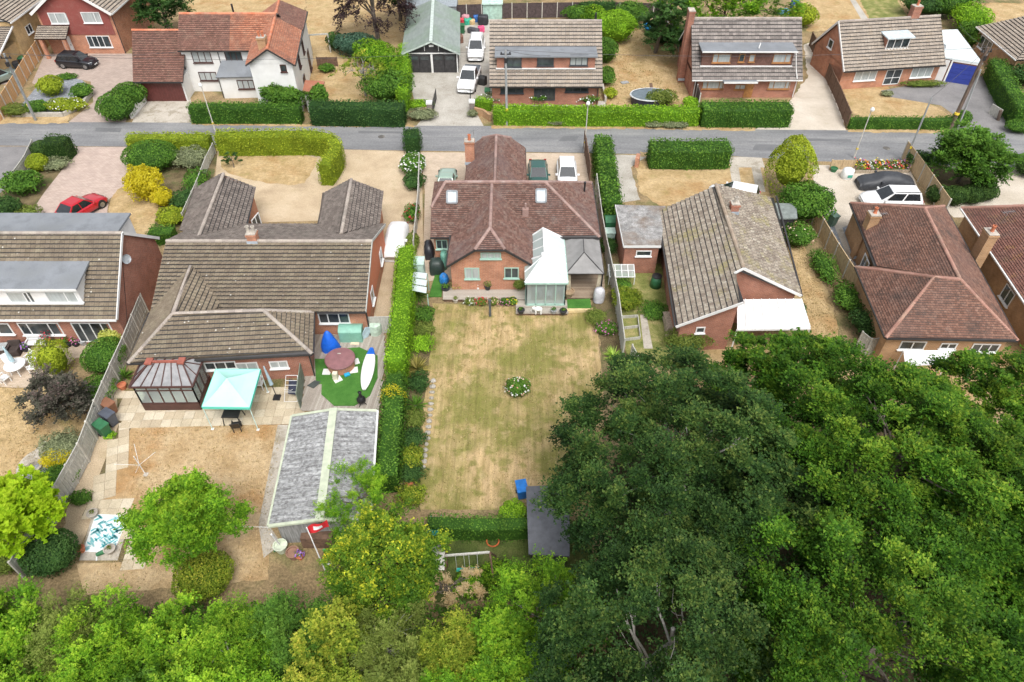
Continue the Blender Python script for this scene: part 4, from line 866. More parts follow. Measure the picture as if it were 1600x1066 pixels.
# the two chalets
def chalet(name, label, xl, xr, ey, ez, ry, rz_, m_t, m_b, dorm, dm_wall, by=None):
    h = thing(name, label, 'house', ((xl+xr)/2, ry, 0)); by = by or 2*ry-ey
    f = [V(xl, ey, ez), V(xr, ey, ez), V(xr, ry, rz_), V(xl, ry, rz_)]
    roof(h, [f, [V(xr, by, ez), V(xl, by, ez), V(xl, ry, rz_), V(xr, ry, rz_)]], [(V(xl, ry, rz_), V(xr, ry, rz_))], m_t, r_grey, .38, .38, PROF_ROLL, lift=.075, stag=False)
    g = [[V(x, ey+.5, ez), V(x, by-.5, ez), V(x, ry, rz_-.15)] for x in (xl+.25, xr-.25)]
    box_walls(h, [(xl+.25, ey+.5), (xr-.25, ey+.5), (xr-.25, by-.5), (xl+.25, by-.5)], ez+.25, m_b, gables=g)
    k = (rz_-ez)/(ry-ey); dx0, dx1, dyf, dz0, dz1, run = dorm
    yb = ey+(dz1+.15-ez)/k
    w_ = walls(h, [[V(dx0, dyf, dz0), V(dx1, dyf, dz0), V(dx1, dyf, dz1), V(dx0, dyf, dz1)], [V(dx1, dyf, dz0), V(dx1, yb, dz1), V(dx1, dyf, dz1)], [V(dx0, yb, dz1), V(dx0, dyf, dz0), V(dx0, dyf, dz1)]], dm_wall, 'dormer')
    MB().slab([V(dx0-.2, dyf-.35, dz1+.02), V(dx1+.2, dyf-.35, dz1+.02), V(dx1+.2, yb+.2, dz1+.17), V(dx0-.2, yb+.2, dz1+.17)], .12).build('dormer_roof', m_felt, w_)
    MB().beam(V(dx0-.1, dyf-.08, dz0+.16), V(dx1+.1, dyf-.08, dz0+.16), .2, .08).build('flashing', m_white, w_)
    return h, f
mb_dk = mat_brick('dark_brown_hung_tile', (.14, .075, .06), (.18, .10, .08), (.07, .04, .035), bw=.2, bh=.16)
G5, f5 = chalet('brown_chalet_bungalow', 'grey-brown tiled chalet with dormer and dark windows, behind the bright green hedge', -2.25, 9.0, 68.3, 2.15, 73.4, 6.7, t_chalet, m_brick_r, (-1.5, 8.2, 69.6, 3.3, 4.75, 1), m_brick_r)
wv = ((-1.5, 69.6), (8.2, 69.6))
win(G5, wv, (788, 88, 815, 105), 2, m_f=m_dkframe); win(G5, wv, (839, 87, 865, 103), 1, m_f=m_dkframe); win(G5, wv, (890, 85.5, 918, 102.5), 3, m_f=m_dkframe, m_p=m_pane_cur)
wv = ((-2, 68.8), (8.75, 68.8)); win(G5, wv, (782, 138, 818, 146), 3, m_f=m_dkframe); win(G5, wv, (883, 136, 919, 144), 3, m_f=m_dkframe); win(G5, wv, (834, 138, 867, 157), 3, m_f=m_dkframe, name='front_door', sill=False)
pipe(G5, [V(8.6, 68.7, 2.1), V(8.6, 68.7, .1)]); MB().tube([V(8.4, 73.8, 6.2), V(8.4, 73.8, 7.3)], .1, 8).build('flue', m_black, G5)
eaves(G5, [(V(-2.3, 68.25, 2.1), V(9, 68.25, 2.1))])
G6, f6 = chalet('dormer_chalet_bungalow', 'dark-tiled chalet with brown dormer, wooden windows and brick side chimney', 18.2, 29.4, 70.0, 2.1, 74.6, 6.5, t_chaletd, m_brick_r, (19.1, 28.2, 71.0, 2.95, 4.65, 1), mb_dk)
wv = ((19.1, 71.0), (28.2, 71.0))
win(G6, wv, (1112, 84, 1140, 98), [0, .55, 1.9], m_f=m_woodf, m_p=m_pane_cur); win(G6, wv, (1153, 84, 1162, 97), 1, m_f=m_woodf); win(G6, wv, (1169, 85, 1178, 97), 1, m_f=m_woodf, m_p=m_pane_cur); win(G6, wv, (1206, 84, 1234, 98), [0, 1.25, 1.9], m_f=m_woodf, m_p=m_pane_cur)
wv = ((18.45, 70.5), (29.15, 70.5))
win(G6, wv, (1096, 127, 1129, 139), [0, .55, 1.75, 2.3], m_f=m_woodf, m_p=m_pane_cur); win(G6, wv, (1199, 127, 1232, 139), [0, .55, 1.75, 2.3], m_f=m_woodf, m_p=m_pane_cur)
door(G6, wv, 1165, 1178, 133, m_woodf, m_f=m_woodf); win(G6, wv, (1147, 132, 1164, 140), 2, m_f=m_woodf, m_p=m_pane_cur)
MB().box((23.0, 70.0, 2.05), (3.4, 1.3, .12)).build('porch_canopy', m_felt, G6)
MB().beam(V(21.3, 69.33, 2.1), V(24.7, 69.33, 2.1), .05, .18).build('porch_fascia', m_white, G6)
eaves(G6, [(V(18.2, 69.95, 2.05), V(29.4, 69.95, 2.05)), (V(18.9, 70.6, 4.66), V(28.4, 70.6, 4.66))], m_white)
pipe(G6, [V(28.2, 70.6, 4.6), V(28.6, 70.4, 3.0), V(28.8, 70.0, 2.2)], m_white); pipe(G6, [V(29.0, 70.4, 2.0), V(29.0, 70.4, .1)], m_white); pipe(G6, [V(18.7, 70.4, 2.0), V(18.7, 70.4, .1)], m_white)
chimney(G6, (18.1, 74.6), .6, 1.0, 0, 7.3, m_brick_r, 0)
eaves(G6, [(V(18.2, 74.6, 6.45), V(18.2, 79.2, 2.1))], m_white, .05, .16, 'bargeboard')
MB().tube([V(24.6, 71.2, 4.8), V(24.7, 71.3, 5.3)], .06, 8).build('dormer_vent', m_white, G6)
# right-hand bungalow with dormer and blue garage door
G7 = thing('dormer_bungalow', 'brick bungalow with small white dormer and bright blue garage door', 'house', (40, 76, 0))
yaw = R(8.3); ux, uy = Vector((math.cos(yaw), math.sin(yaw), 0)), Vector((-math.sin(yaw), math.cos(yaw), 0)); o7 = V(34.3, 71.9, 0)
def q7(u, v, z): return o7+ux*u+uy*v+V(0, 0, z)
f7 = [q7(-.1, 0, 2.15), q7(11.2, 0, 2.15), q7(11.2, 3.7, 5.85), q7(-.1, 3.7, 5.85)]
roof(G7, [f7, [q7(11.2, 7.4, 2.15), q7(-.1, 7.4, 2.15), f7[3], f7[2]]], [(f7[3], f7[2])], t_chalet, r_grey, .36, .36, PROF_ROLL, lift=.075, stag=False)
box_walls(G7, [q7(.1, .45, 0), q7(11, .45, 0), q7(11, 7, 0), q7(.1, 7, 0)], 2.4, m_brick_o, gables=[[q7(.1, .45, 2.3), q7(.1, 7, 2.3), q7(.1, 3.7, 5.7)], [q7(11, .45, 2.3), q7(11, 7, 2.3), q7(11, 3.7, 5.7)]])
eaves(G7, [(q7(-.13, 0, 2.1), q7(-.13, 3.7, 5.8)), (q7(-.13, 3.7, 5.8), q7(-.13, 7.4, 2.1))], m_white, .06, .2, 'bargeboard'); eaves(G7, [(q7(-.1, -.05, 2.08), q7(11.2, -.05, 2.08))])
w7 = (q7(.1, .45, 0), q7(11, .45, 0))
win(G7, w7, (1333, 109.5, 1366, 126), 3, m_p=m_pane_cur); win(G7, w7, (1421, 105, 1453, 121), 3, m_p=m_pane_cur)
win(G7, w7, (1378, 109, 1402, 132), 2, name='front_door', ny=.45, sill=False)
frame_at(q7(.08, 4.6, 2.9), -uy, .9, .9, 1, G7)
dm = [q7(4.6, 1.5, 3.55), q7(7.2, 1.5, 3.55)]
dw = walls(G7, [[dm[0], dm[1], dm[1]+V(0, 0, 1.25), dm[0]+V(0, 0, 1.25)], [dm[0], dm[0]+V(0, 0, 1.25), q7(4.6, 2.75, 4.8)], [dm[1], q7(7.2, 2.75, 4.8), dm[1]+V(0, 0, 1.25)]], m_brick_r, 'dormer')
MB().slab([q7(4.4, 1.15, 4.78), q7(7.4, 1.15, 4.78), q7(7.4, 3.0, 4.95), q7(4.4, 3.0, 4.95)], .12).build('dormer_roof', mat('pale_blue_grey_felt', (.48, .54, .57), .8, var=.08), dw)
frame_at(dm[0]+ux*.05+V(0, 0, .03), ux, 2.5, 1.15, 3, G7)
cc_ = q7(8.3, 3.9, 0); chimney(G7, (cc_.x, cc_.y), .9, .7, 5.2, 6.9, m_brick_r, 1, yaw)
k0, k1, k2, k3 = q7(11.2, 1.3, 2.5), P(1536, 99, 2.45), P(1496, 46, 2.5), P(1468, 46, 2.5)
gw = box_walls(G7, inset([k0, k1, k2, q7(11.2, 8, 0)], .15), 2.38, m_brick_r, name='garage_wall')
MB().slab([k0, k1, k2, q7(11.2, 8.5, 2.5)], .14).build('garage_roof', mat('pale_flat_roof', (.60, .66, .67), .6, var=.05, dirt=(.45, .5, .5), damt=.4), G7)
gd0, gd1 = k0.lerp(k1, .33), k0.lerp(k1, .97); gdir = (gd1-gd0).normalized(); gn = Vector((gdir.y, -gdir.x, 0))
gm = MB()
for i in range(4): gm.beam(gd0+gn*-.08+V(0, 0, -2.2+i*.5), gd1+gn*-.08+V(0, 0, -2.2+i*.5), .06, .48)
gm.build('garage_door', mat('bright_blue_paint', (.03, .05, .27), .35, var=.06), G7)
fm = MB().beam(gd0-gdir*.1-V(0, 0, .2)+gn*-.06, gd1+gdir*.05-V(0, 0, .2)+gn*-.06, .1, .18).beam(gd0-gdir*.05+gn*-.06-V(0, 0, 2.45), gd0-gdir*.05+gn*-.06-V(0, 0, .2), .16, .1); fm.build('door_frame', m_white, G7)
sd0 = k0.lerp(k1, .05); MB().beam(sd0+gn*-.06+gdir*.45-V(0, 0, 2.45), sd0+gn*-.06+gdir*.45-V(0, 0, .25), .9, .06, up=gn).build('side_door', m_white, G7)
dish(G7, q7(12.4, 3, 2.75), (.1, -1, .3))
# tiled corner top right
G8 = thing('corner_bungalow', 'brown-roofed bungalow with white eaves and wide window, top right corner', 'house', (57, 80, 0))
c0, c1, c2_, c3 = P(1526, 42, 2.5), P(1588, 94, 2.5), V(70, 74, 2.5), V(70, 86, 2.5); cr = V(62, 80.5, 5.0)
roof(G8, [[c0, c1, V(57.5, 79.0, 5.0), V(57.5, 80.5, 5.0)], [c1, c2_, cr, V(57.5, 79, 5.0)], [c0, V(57.5, 80.5, 5), cr, c3]], [(V(57.5, 79.8, 5), cr)], t_chalet, r_grey, .33, .34, PROF_ROLL, stag=False)
box_walls(G8, inset([c0, c1, c2_, c3], .35), 2.4, m_brick_t); eaves(G8, [(c0-V(.06, 0, .03), c1-V(.06, 0, .03))], m_white)
cdir = (c1-c0).normalized(); frame_at(c0+cdir*1.2+Vector((-cdir.y, cdir.x, 0))*.33+V(0, 0, -1.7), cdir, 2.6, 1.3, 3, G8)
# houses just beyond the top edge
for (a, b, lab) in ((700, 800, 'red brick house beyond the back fence, top edge near the middle'),):
    hx = thing('far_brick_house', lab, 'house', (8, 104, 0))
    box_walls(hx, [(2, 103.5), (22, 103.5), (22, 112), (2, 112)], 4.8, m_brick_r); wv = ((2, 103.5), (22, 103.5))
    roof(hx, [[V(1.5, 103, 4.8), V(22.5, 103, 4.8), V(22.5, 107.7, 8), V(1.5, 107.7, 8)]], [], t_chalet, r_grey, .33, .34)
    for xx in (6.2, 11.5): frame_at(V(xx, 103.5, .5), (1, 0, 0), 1.6, 1.5, 2, hx, m_p=m_pane_cur)
    for xx in (3.8, 16.2): frame_at(V(xx, 103.5, 2.8), (1, 0, 0), 1.6, 1.3, 2, hx)
bs = thing('metal_shed', 'grey corrugated metal shed behind the double garage', 'shed', (-9, 94, 0))
mb = MB()
for i in range(24): mb.slab([V(-13.2+i*.27, 90.3, 2.3), V(-12.95+i*.27, 90.3, 2.3), V(-12.95+i*.27, 95.5, 2.6), V(-13.2+i*.27, 95.5, 2.6)], .05)
mb.build('roof', mat('corrugated_grey', (.36, .40, .43), .5, .3, var=.1), bs)
box_walls(bs, [(-13, 90.5), (-6.9, 90.5), (-6.9, 95.3), (-13, 95.3)], 2.25, mat('corrugated_grey_wall', (.33, .36, .38), .6), name='wall')
# ------------------------------------------------------------------ fences, walls, posts
m_f_grey = mat('weathered_grey_fence', (.44, .43, .39), .85, var=.16, scale=4, stretch=(4, 4, .6), dirt=(.30, .31, .26), damt=.5)
m_f_tan = mat('tan_fence', (.46, .34, .20), .8, var=.15, scale=4, stretch=(4, 4, .6))
m_f_orange = mat('new_orange_fence', (.56, .33, .16), .75, var=.15, scale=3, stretch=(4, 4, .6))
m_f_dark = mat('dark_creosoted_fence', (.075, .055, .055), .8, var=.2, scale=4)
m_f_brown = mat('brown_fence', (.15, .09, .06), .8, var=.2, scale=4)
m_post_c = mat('concrete_post', (.50, .48, .43), .9, var=.1)
m_wood = mat('weathered_timber', (.34, .28, .21), .85, var=.2, scale=3, stretch=(3, 3, .8))
def fence(label, px, h, m, panel=1.83, post=None, boards=9, rail=True, name='fence', zoff=0., taper=None, world=False, cap=True):
    pts = [Vector(p) for p in px] if world else [P(x, y, 0) for x, y in px]
    f = thing(name, label, 'fence', pts[0]); post = post or m
    segs = []
    for a, b in zip(pts, pts[1:]):
        n = max(1, int(round((b-a).length/panel)))
        segs += [(a.lerp(b, i/n), a.lerp(b, (i+1)/n)) for i in range(n)]
    tot = len(segs)
    for i, (a, b) in enumerate(segs):
        hh = h if taper is None else h+(taper-h)*i/max(1, tot-1)
        MB().box((a.x, a.y, (hh+.08)/2), (.1, .1, hh+.08)).build('post', post, f)
        d = (b-a); L = d.length-.1; u = d.normalized(); nrm = Vector((u.y, -u.x, 0)); s = a+u*.05; mb = MB()
        for k in range(boards):
            c0 = s+u*(L*k/boards); c1 = s+u*(L*(k+1.04)/boards); o = nrm*(.012 if k % 2 else -.006); ht = hh+random.uniform(-.012, .008)
            mb.beam((c0+c1)/2+o+V(0, 0, .06), (c0+c1)/2+o+V(0, 0, ht), (c1-c0).length, .024, up=nrm)
        if rail:
            for z in (.35, hh*.8): mb.beam(s+V(0, 0, z), s+u*L+V(0, 0, z), .05, .09)
        if cap: mb.beam(s+V(0, 0, hh+.015), s+u*L+V(0, 0, hh+.015), .06, .04)
        mb.build('fence_panel', m, f)
    a = segs[-1][1]; MB().box((a.x, a.y, (hh+.08)/2), (.1, .1, hh+.08)).build('post', post, f)
    return f
fence('weathered grey panel fence between the far-left garden and the slab patio', [(232, 488), (206, 556), (188, 597), (164, 655), (140, 722), (104, 790), (40, 905)], 1.65, m_f_grey, 1.9, m_post_c)
fence('thin grey fence left of the middle bungalow beside the covered white car', [(657, 262), (655, 320), (648, 398)], 1.3, m_f_grey)
fence('long grey fence right of the middle bungalow and its gazebo', [(930, 300), (938, 362), (943, 392), (954, 445), (963, 490), (972, 560)], 1.7, m_f_grey, 1.83)
fence('dark panel fence along the leafy hedge beside the white and green cars', [(912, 232), (916, 256), (921, 285)], 1.7, m_f_brown, 1.83)
fence('tan panel fence behind the slate strip, right of the mossy bungalow', [(1268, 352), (1300, 408), (1334, 462), (1384, 548)], 1.6, m_f_tan, 1.83, m_post_c)
fence('tan close-board fence beside the black-covered car', [(1408, 248), (1434, 284), (1472, 340)], 1.7, m_f_tan, 1.83, m_post_c)
fence('low tan fence at the roadside end of the flower planter', [(1296, 265), (1332, 265)], .9, m_f_tan, 1.2, boards=5)
fence('stepped new orange fence between yellow and maroon houses', [(-20, 205), (6, 186), (28, 150), (48, 116), (66, 88), (80, 66)], 1.7, m_f_orange, 1.83, m_post_c)
fence('black close-board fence left of the dormer chalet', [(1046, 42), (1064, 92), (1078, 132), (1090, 172)], 1.7, m_f_dark, 1.83, m_post_c)
fence('dark brown fence beside the unmade track', [(1264, 72), (1288, 120), (1306, 160), (1322, 200)], 1.6, m_f_brown, 1.83)
fence('long black back fence with pale posts along the top edge', [(706, 32), (800, 29), (940, 27), (1046, 30)], 1.8, m_f_dark, 1.9, m_post_c)
fence('slatted timber gate at the end of the white cottage garden', [(497, 104), (528, 104)], 1.0, m_f_brown, 1.3, boards=9, name='timber_gate')
fence('grey boarded side gate next to the brown bungalow corner', [(568, 522), (614, 521)], 1.5, m_f_grey, 1.0, name='side_gate')
fence('low white fence at the drive end near the clipped yew block', [(102, 246), (114, 236)], 1.0, m_white, .9, boards=4)
fence('grey fence along the grey forecourt at the left edge', [(58, 236), (46, 262), (30, 285)], 1.1, m_f_grey)
fence('trellis fence beside the spiky plant and parched front lawn', [(337, 240), (326, 262), (312, 300), (290, 350)], 1.0, m_f_grey)
fence('brown boarded fence right of the dark red bungalow at the right edge', [(1588, 588), (1640, 640)], 1.6, m_f_orange)
fence('short grey fence behind the dense oak and the red hipped bungalow', [(1336, 545), (1350, 556), (1382, 552)], 1.5, m_f_grey)
fence('rickety low fence round the vegetable bed', [(985, 560), (998, 585)], 1.2, m_f_grey)
# gate piers and low walls
def pier(px, label, h=1.1, s=.5):
    p = P(*px); t = thing('gate_pier', label, 'gate pier', p)
    MB().box((p.x, p.y, h/2), (s, s, h)).build('pillar', mat_brick('pier_brick', (.16, .13, .12), (.20, .16, .15), (.3, .27, .24)), t)
    MB().box((p.x, p.y, h+.1), (s+.1, s+.1, .2)).build('cap', m_white, t)
pier((672, 178), 'dark gate pier with white cap left of the concrete drive'); pier((738, 176), 'dark gate pier with white cap right of the concrete drive')
for px, l in (((677, 177), 'left'), ((735, 176), 'right')):
    p = P(*px); q = p+V(.1 if l == 'left' else -.1, 3.0, 0); g = thing('metal_gate', f'black metal gate swung open at the {l} gate pier', 'gate', p)
    MB().beam(p+V(0, 0, .15), q+V(0, 0, .15), .05, .06).beam(p+V(0, 0, 1.15), q+V(0, 0, 1.15), .05, .06).beam(p+V(0, 0, .1), p+V(0, 0, 1.2), .05, .05).beam(q+V(0, 0, .1), q+V(0, 0, 1.2), .05, .05).build('gate_frame', m_black, g)
    for k in range(1, 14):
        c = p.lerp(q, k/14); MB().beam(c+V(0, 0, .15), c+V(0, 0, 1.15), .025, .025).build('bar', m_black, g)
def wall_run(label, px, h, w, m, cap=None):
    pts = [P(*p) for p in px]; t = thing('low_wall', label, 'wall', pts[0]); mb = MB()
    for a, b in zip(pts, pts[1:]): MB().beam(a+V(0, 0, h/2), b+V(0, 0, h/2), w, h).build('wall_section', m, t)
    if cap:
        for a, b in zip(pts, pts[1:]): MB().beam(a+V(0, 0, h+.03), b+V(0, 0, h+.03), w+.08, .06).build('coping', cap, t)
wall_run('curved brick wall left of the concrete drive entrance', [(640, 186), (655, 182), (668, 178)], .7, .25, m_brick_t)
wall_run('curved brick wall right of the concrete drive entrance', [(742, 178), (756, 182), (766, 190)], .7, .25, m_brick_t)
wall_run('white wall beside the cottage concrete apron', [(206, 186), (228, 160)], .9, .2, m_white)
wall_run('pale stone edging wall of the gravel bed by the maroon house', [(20, 182), (100, 182), (128, 168), (146, 146)], .4, .25, m_concrete)
wall_run('brick pier stump at the end of the ragged roadside hedge', [(994, 262), (996, 254)], .9, .35, m_brick_o)
wall_run('painted low wall along the drive of the brown chalet', [(941, 138), (946, 160)], .5, .2, m_concrete)
# lamp posts and poles
m_galv = mat('galvanised', (.42, .43, .44), .4, .7)
m_polewood = mat('creosoted_pole', (.12, .085, .065), .85, var=.25, scale=3, stretch=(4, 4, .3))
m_polegrey = mat('silvered_pole', (.26, .27, .27), .8, var=.2, scale=3, stretch=(4, 4, .3))
def lamp(px, label, h=4.7):
    p = P(*px); t = thing('street_lamp', label, 'street lamp', p)
    MB().tube([p, p+V(0, 0, 1.1)], .075, 8).tube([p+V(0, 0, 1.1), p+V(0, 0, h)], [.05, .035], 8).build('column', m_post_c, t)
    MB().box(p+V(0, 0, .95), (.16, .16, .16)).build('sleeve', mat('yellow_sticker', (.6, .45, .05)), t)
    hd = MB().lathe(p+V(0, -.1, h-.12), [(.05, 0), (.16, .04), (.19, .16), (.12, .3), (.04, .36)], 10); hd.build('lantern', mat('lamp_white', (.72, .73, .72), .3), t)
lamp((337, 207), 'pale street lamp by the left roadside hedges'); lamp((913, 237), 'pale street lamp near the bright green hedge, middle of the road')
lamp((1334, 247), 'pale street lamp by the flower planter')
def pole(px, top, label, h, m, r=.13, fit=True, brown=None):
    p = P(*px); q = P(top[0], top[1], h); t = thing('utility_pole', label, 'pole', p)
    MB().tube([p, q], [r, r*.75], 10).build('pole', m, t)
    if fit:
        MB().beam(q-V(.5, 0, .4), q+V(.5, 0, -.4), .09, .09).build('crossarm', m_black, t)
        for dx in (-.4, 0, .4): MB().lathe(q+V(dx, 0, -.36), [(.05, 0), (.07, .08), (.04, .18)], 8).build('insulator', m_black, t)
        MB().box(q-V(0, .2, .9), (.25, .2, .4)).build('junction_box', m_black, t)
    MB().tube([p+V(0, 0, 1.5), p+V(0, 0, 1.5)+(q-p).normalized()*.18], r*1.12, 10).build('band', mat('yellow_band', (.75, .55, .05), .5), t)
    return q
tp1 = pole((1484, 202), (1544, 74), 'tall dark brown utility pole with transformer fittings at the right', 7.6, m_polewood, .2)
p_ = P(1488, 201); t_ = thing('stay_pole', 'grey strut pole leaning against the tall brown utility pole', 'pole', p_+V(.5, 0, 0)); MB().tube([p_+V(.5, 0, 0), p_+V(.1, 0, 5.8)], [.1, .08], 8).build('pole', m_polegrey, t_)
tp2 = pole((1413, 256), (1456, 152), 'slim grey utility pole in front of the parched bungalow lawn', 6.0, m_polegrey, .09, False)
tp3 = pole((792, 196), (790, 78), 'grey utility pole with yellow band in front of the brown chalet', 7.0, m_polegrey, .13)
tp4 = pole((56, 188), (6, 84), 'dark utility pole at the left edge beside the orange fence', 7.0, m_polegrey, .14)
m_cable = mat('cable', (.05, .05, .055), .6)
def cable(a, b, sag, label):
    pts = [Vector(a).lerp(Vector(b), i/14)-V(0, 0, sag*4*(i/14)*(1-i/14)) for i in range(15)]
    tag(MB().tube(pts, .016, 4).build('overhead_cable', m_cable), label, 'cable', 'overhead cables between the poles')
for a_, b_, s_, l_ in ((tp4, tp3, .7, 'long cable from the left-edge pole to the chalet pole'), (tp3, tp1, .7, 'long cable from the chalet pole to the tall right pole'), (tp3, V(4, 69.7, 4.7), .2, 'short cable from the chalet pole to the brown chalet'), (tp1, tp2, .2, 'cable between the tall right pole and the slim pole'), (tp1, V(47, 77, 5.2), .3, 'cable from the tall right pole to the blue-garage bungalow'), (tp4, V(-33, 71.9, 4.2), .3, 'cable from the left-edge pole to the white cottage'), (tp1+V(0, 0, -.2), V(70, 72, 7), .4, 'cable leaving the tall right pole to the right')):
    cable(a_, b_, s_, 'thin black '+l_)
# ------------------------------------------------------------------ planting kit
LEAFK = 1.5
def L_(name, *cols, **k):
    n = len(cols); cols = [tuple(min(.8, x*(LEAFK if max(c) < .45 else 1.1)) for x in c) for c in cols]; return mat_leaf(name, [(i/(n-1), c) for i, c in enumerate(cols)], **k)
g_bright = L_('leaf_bright_hedge', (.085, .18, .012), (.15, .28, .016), (.25, .40, .03), vscale=.6, vamt=.25)
g_mid = L_('leaf_mid_green', (.034, .085, .014), (.068, .15, .020), (.12, .22, .030))
g_dark = L_('leaf_dark_green', (.022, .055, .016), (.04, .09, .022), (.065, .125, .03))
g_yew = L_('leaf_yew', (.02, .045, .012), (.04, .08, .018), (.07, .12, .025))
g_box = L_('leaf_yellow_green', (.13, .18, .015), (.21, .26, .02), (.30, .34, .03), vscale=1., vamt=.25)
g_gold = L_('leaf_gold', (.46, .42, .02), (.62, .54, .03), (.74, .66, .08), vamt=.15, trans=.5)
g_lime = L_('leaf_lime', (.19, .33, .012), (.30, .45, .015), (.42, .56, .03), vamt=.2, trans=.45)
g_grey = L_('leaf_grey_green', (.11, .13, .07), (.17, .19, .10), (.24, .26, .15))
g_purple = L_('leaf_purple', (.04, .035, .03), (.06, .065, .045), (.09, .08, .065), (.12, .085, .08))
g_copper = L_('leaf_copper_beech', (.03, .02, .022), (.05, .032, .035), (.07, .05, .045))
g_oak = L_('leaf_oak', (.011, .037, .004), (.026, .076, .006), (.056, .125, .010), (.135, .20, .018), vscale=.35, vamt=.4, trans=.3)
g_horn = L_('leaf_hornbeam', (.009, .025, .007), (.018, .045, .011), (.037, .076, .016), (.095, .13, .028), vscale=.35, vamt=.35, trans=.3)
g_scrub1 = L_('leaf_scrub_bright', (.042, .112, .008), (.082, .185, .012), (.145, .265, .016), (.23, .33, .025), vscale=.5, vamt=.35)
g_scrub2 = L_('leaf_scrub_yellow', (.07, .12, .012), (.12, .175, .016), (.19, .235, .024), (.32, .31, .04), vscale=.5, vamt=.3)
g_scrub3 = L_('leaf_scrub_olive', (.075, .11, .02), (.12, .16, .03), (.18, .21, .05), vscale=.5, vamt=.3)
g_dead = L_('leaf_dead', (.40, .29, .14), (.52, .40, .22), (.62, .50, .30), vamt=.2)
g_holly = L_('leaf_variegated', (.03, .08, .008), (.065, .135, .012), (.13, .20, .016), (.42, .42, .03), vscale=.7, vamt=.25)
g_flower_p = L_('petal_pink', (.55, .12, .35), (.65, .2, .45), (.7, .35, .55)); g_flower_r = L_('petal_red', (.5, .015, .04), (.6, .03, .07), (.65, .1, .12))
g_flower_w = L_('petal_white', (.75, .74, .7), (.8, .8, .78), (.8, .76, .7)); g_flower_pk = L_('petal_peach', (.75, .35, .25), (.8, .5, .4), (.8, .65, .55)); g_flower_v = L_('petal_violet', (.3, .12, .5), (.4, .2, .6), (.5, .3, .65))
g_flower_y = L_('petal_yellow', (.7, .5, .03), (.8, .6, .05), (.85, .7, .1)); g_flower_o = L_('petal_orange', (.75, .25, .03), (.8, .35, .05), (.8, .45, .1))
m_core = mat('shaded_inner_twigs', (.030, .045, .014), .95, var=.25)
m_bark = mat('bark', (.12, .10, .08), .9, var=.25, scale=3, stretch=(3, 3, .5)); m_barkg = mat('pale_bark', (.26, .25, .225), .9, var=.2, scale=4)
def hedge(label, path, w, h, m, dens=70, leaf=.15, world=False, name='hedge', jit=.075, wob=.10, taper_h=None, closed_round=0., top_m=None):
    pts = [Vector(p) for p in path] if world else [P(x, y, 0) for x, y in path]
    L = [0.]
    for a, b in zip(pts, pts[1:]): L.append(L[-1]+(b-a).length)
    n = max(2, int(L[-1]/.45)+1); S_ = np.linspace(0, L[-1], n); X = np.interp(S_, L, [p.x for p in pts]); Y = np.interp(S_, L, [p.y for p in pts])
    if len(pts) > 2:
        for _ in range(3): X[1:-1] = (X[:-2]+2*X[1:-1]+X[2:])/4; Y[1:-1] = (Y[:-2]+2*Y[1:-1]+Y[2:])/4
    dX, dY = np.gradient(X), np.gradient(Y); q = np.hypot(dX, dY)+1e-9; NX, NY = dY/q, -dX/q
    def hh(s): return h if taper_h is None else h+(taper_h-h)*s/L[-1]
    mb = MB(); iw = w/2-.10
    prof = [(-1, 0), (-1, .88), (-.8, .97), (.8, .97), (1, .88), (1, 0)]; vs = []
    for i in range(n):
        k = 1-.12*max(0, 1-min(i, n-1-i)/1.5)
        for (a, b) in prof: vs.append((X[i]+NX[i]*iw*a*k, Y[i]+NY[i]*iw*a*k, (hh(S_[i])-.08)*b))
    fs = [(i*6+j, i*6+j+1, i*6+7+j, i*6+6+j) for i in range(n-1) for j in range(5)]+[tuple(range(5, -1, -1)), tuple(range((n-1)*6, n*6))]
    mb.add(vs, fs, .0); core = tag(mb.build(name, m), label, 'hedge')
    A_t, A_s = L[-1]*w, L[-1]*h; At = A_t+2*A_s+2*w*h; N = int(At*dens)
    s = RNG.uniform(0, L[-1], N); f = RNG.uniform(0, At, N)
    lat = RNG.uniform(-1, 1, N)*w/2; z = RNG.uniform(.03, 1, N)*h; nl = np.zeros(N); nz = np.zeros(N); ns = np.zeros(N)
    top = f < A_t; s1 = (f >= A_t) & (f < A_t+A_s); s2 = (f >= A_t+A_s) & (f < A_t+2*A_s); e1 = (f >= A_t+2*A_s) & (f < At-w*h); e2 = f >= At-w*h
    z[top] = h; nz[top] = 1; lat[s1] = w/2; nl[s1] = 1; lat[s2] = -w/2; nl[s2] = -1; s[e1] = 0; ns[e1] = -1; s[e2] = L[-1]; ns[e2] = 1
    # rounded shoulders
    ov = np.clip(np.abs(lat)-w*.36, 0, None)/(w*.14+1e-6); z = z-np.where(top, ov**2*.10*1.0, 0); ov2 = np.clip(z/h-.85, 0, None)/.15; lat = lat-np.sign(lat)*np.where(s1 | s2, ov2**2*.08, 0)
    x = np.interp(s, S_, X); y = np.interp(s, S_, Y); nx = np.interp(s, S_, NX); ny = np.interp(s, S_, NY); sx, sy = -ny, nx
    hs_ = (h if taper_h is None else h+(taper_h-h)*s/L[-1])/h
    o = RNG.normal(0, jit, N); pos = np.stack([x+nx*(lat+nl*o)+sx*ns*np.abs(o)*1., y+ny*(lat+nl*o)+sy*ns*np.abs(o), z*hs_+nz*o], 1)
    nn = np.stack([nx*nl+sx*ns, ny*nl+sy*ns, nz], 1)
    wv = lump(pos, len(label), 1.6)[:, None]*wob; pos = pos+nn*wv
    nn = nn*1.0+unit(N)*.6
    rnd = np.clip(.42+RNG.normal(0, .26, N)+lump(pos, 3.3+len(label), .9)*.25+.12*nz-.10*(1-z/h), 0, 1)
    leaf_mesh('foliage', pos, nn, RNG.uniform(.7, 1.3, N)*leaf, rnd, m, core)
    return core
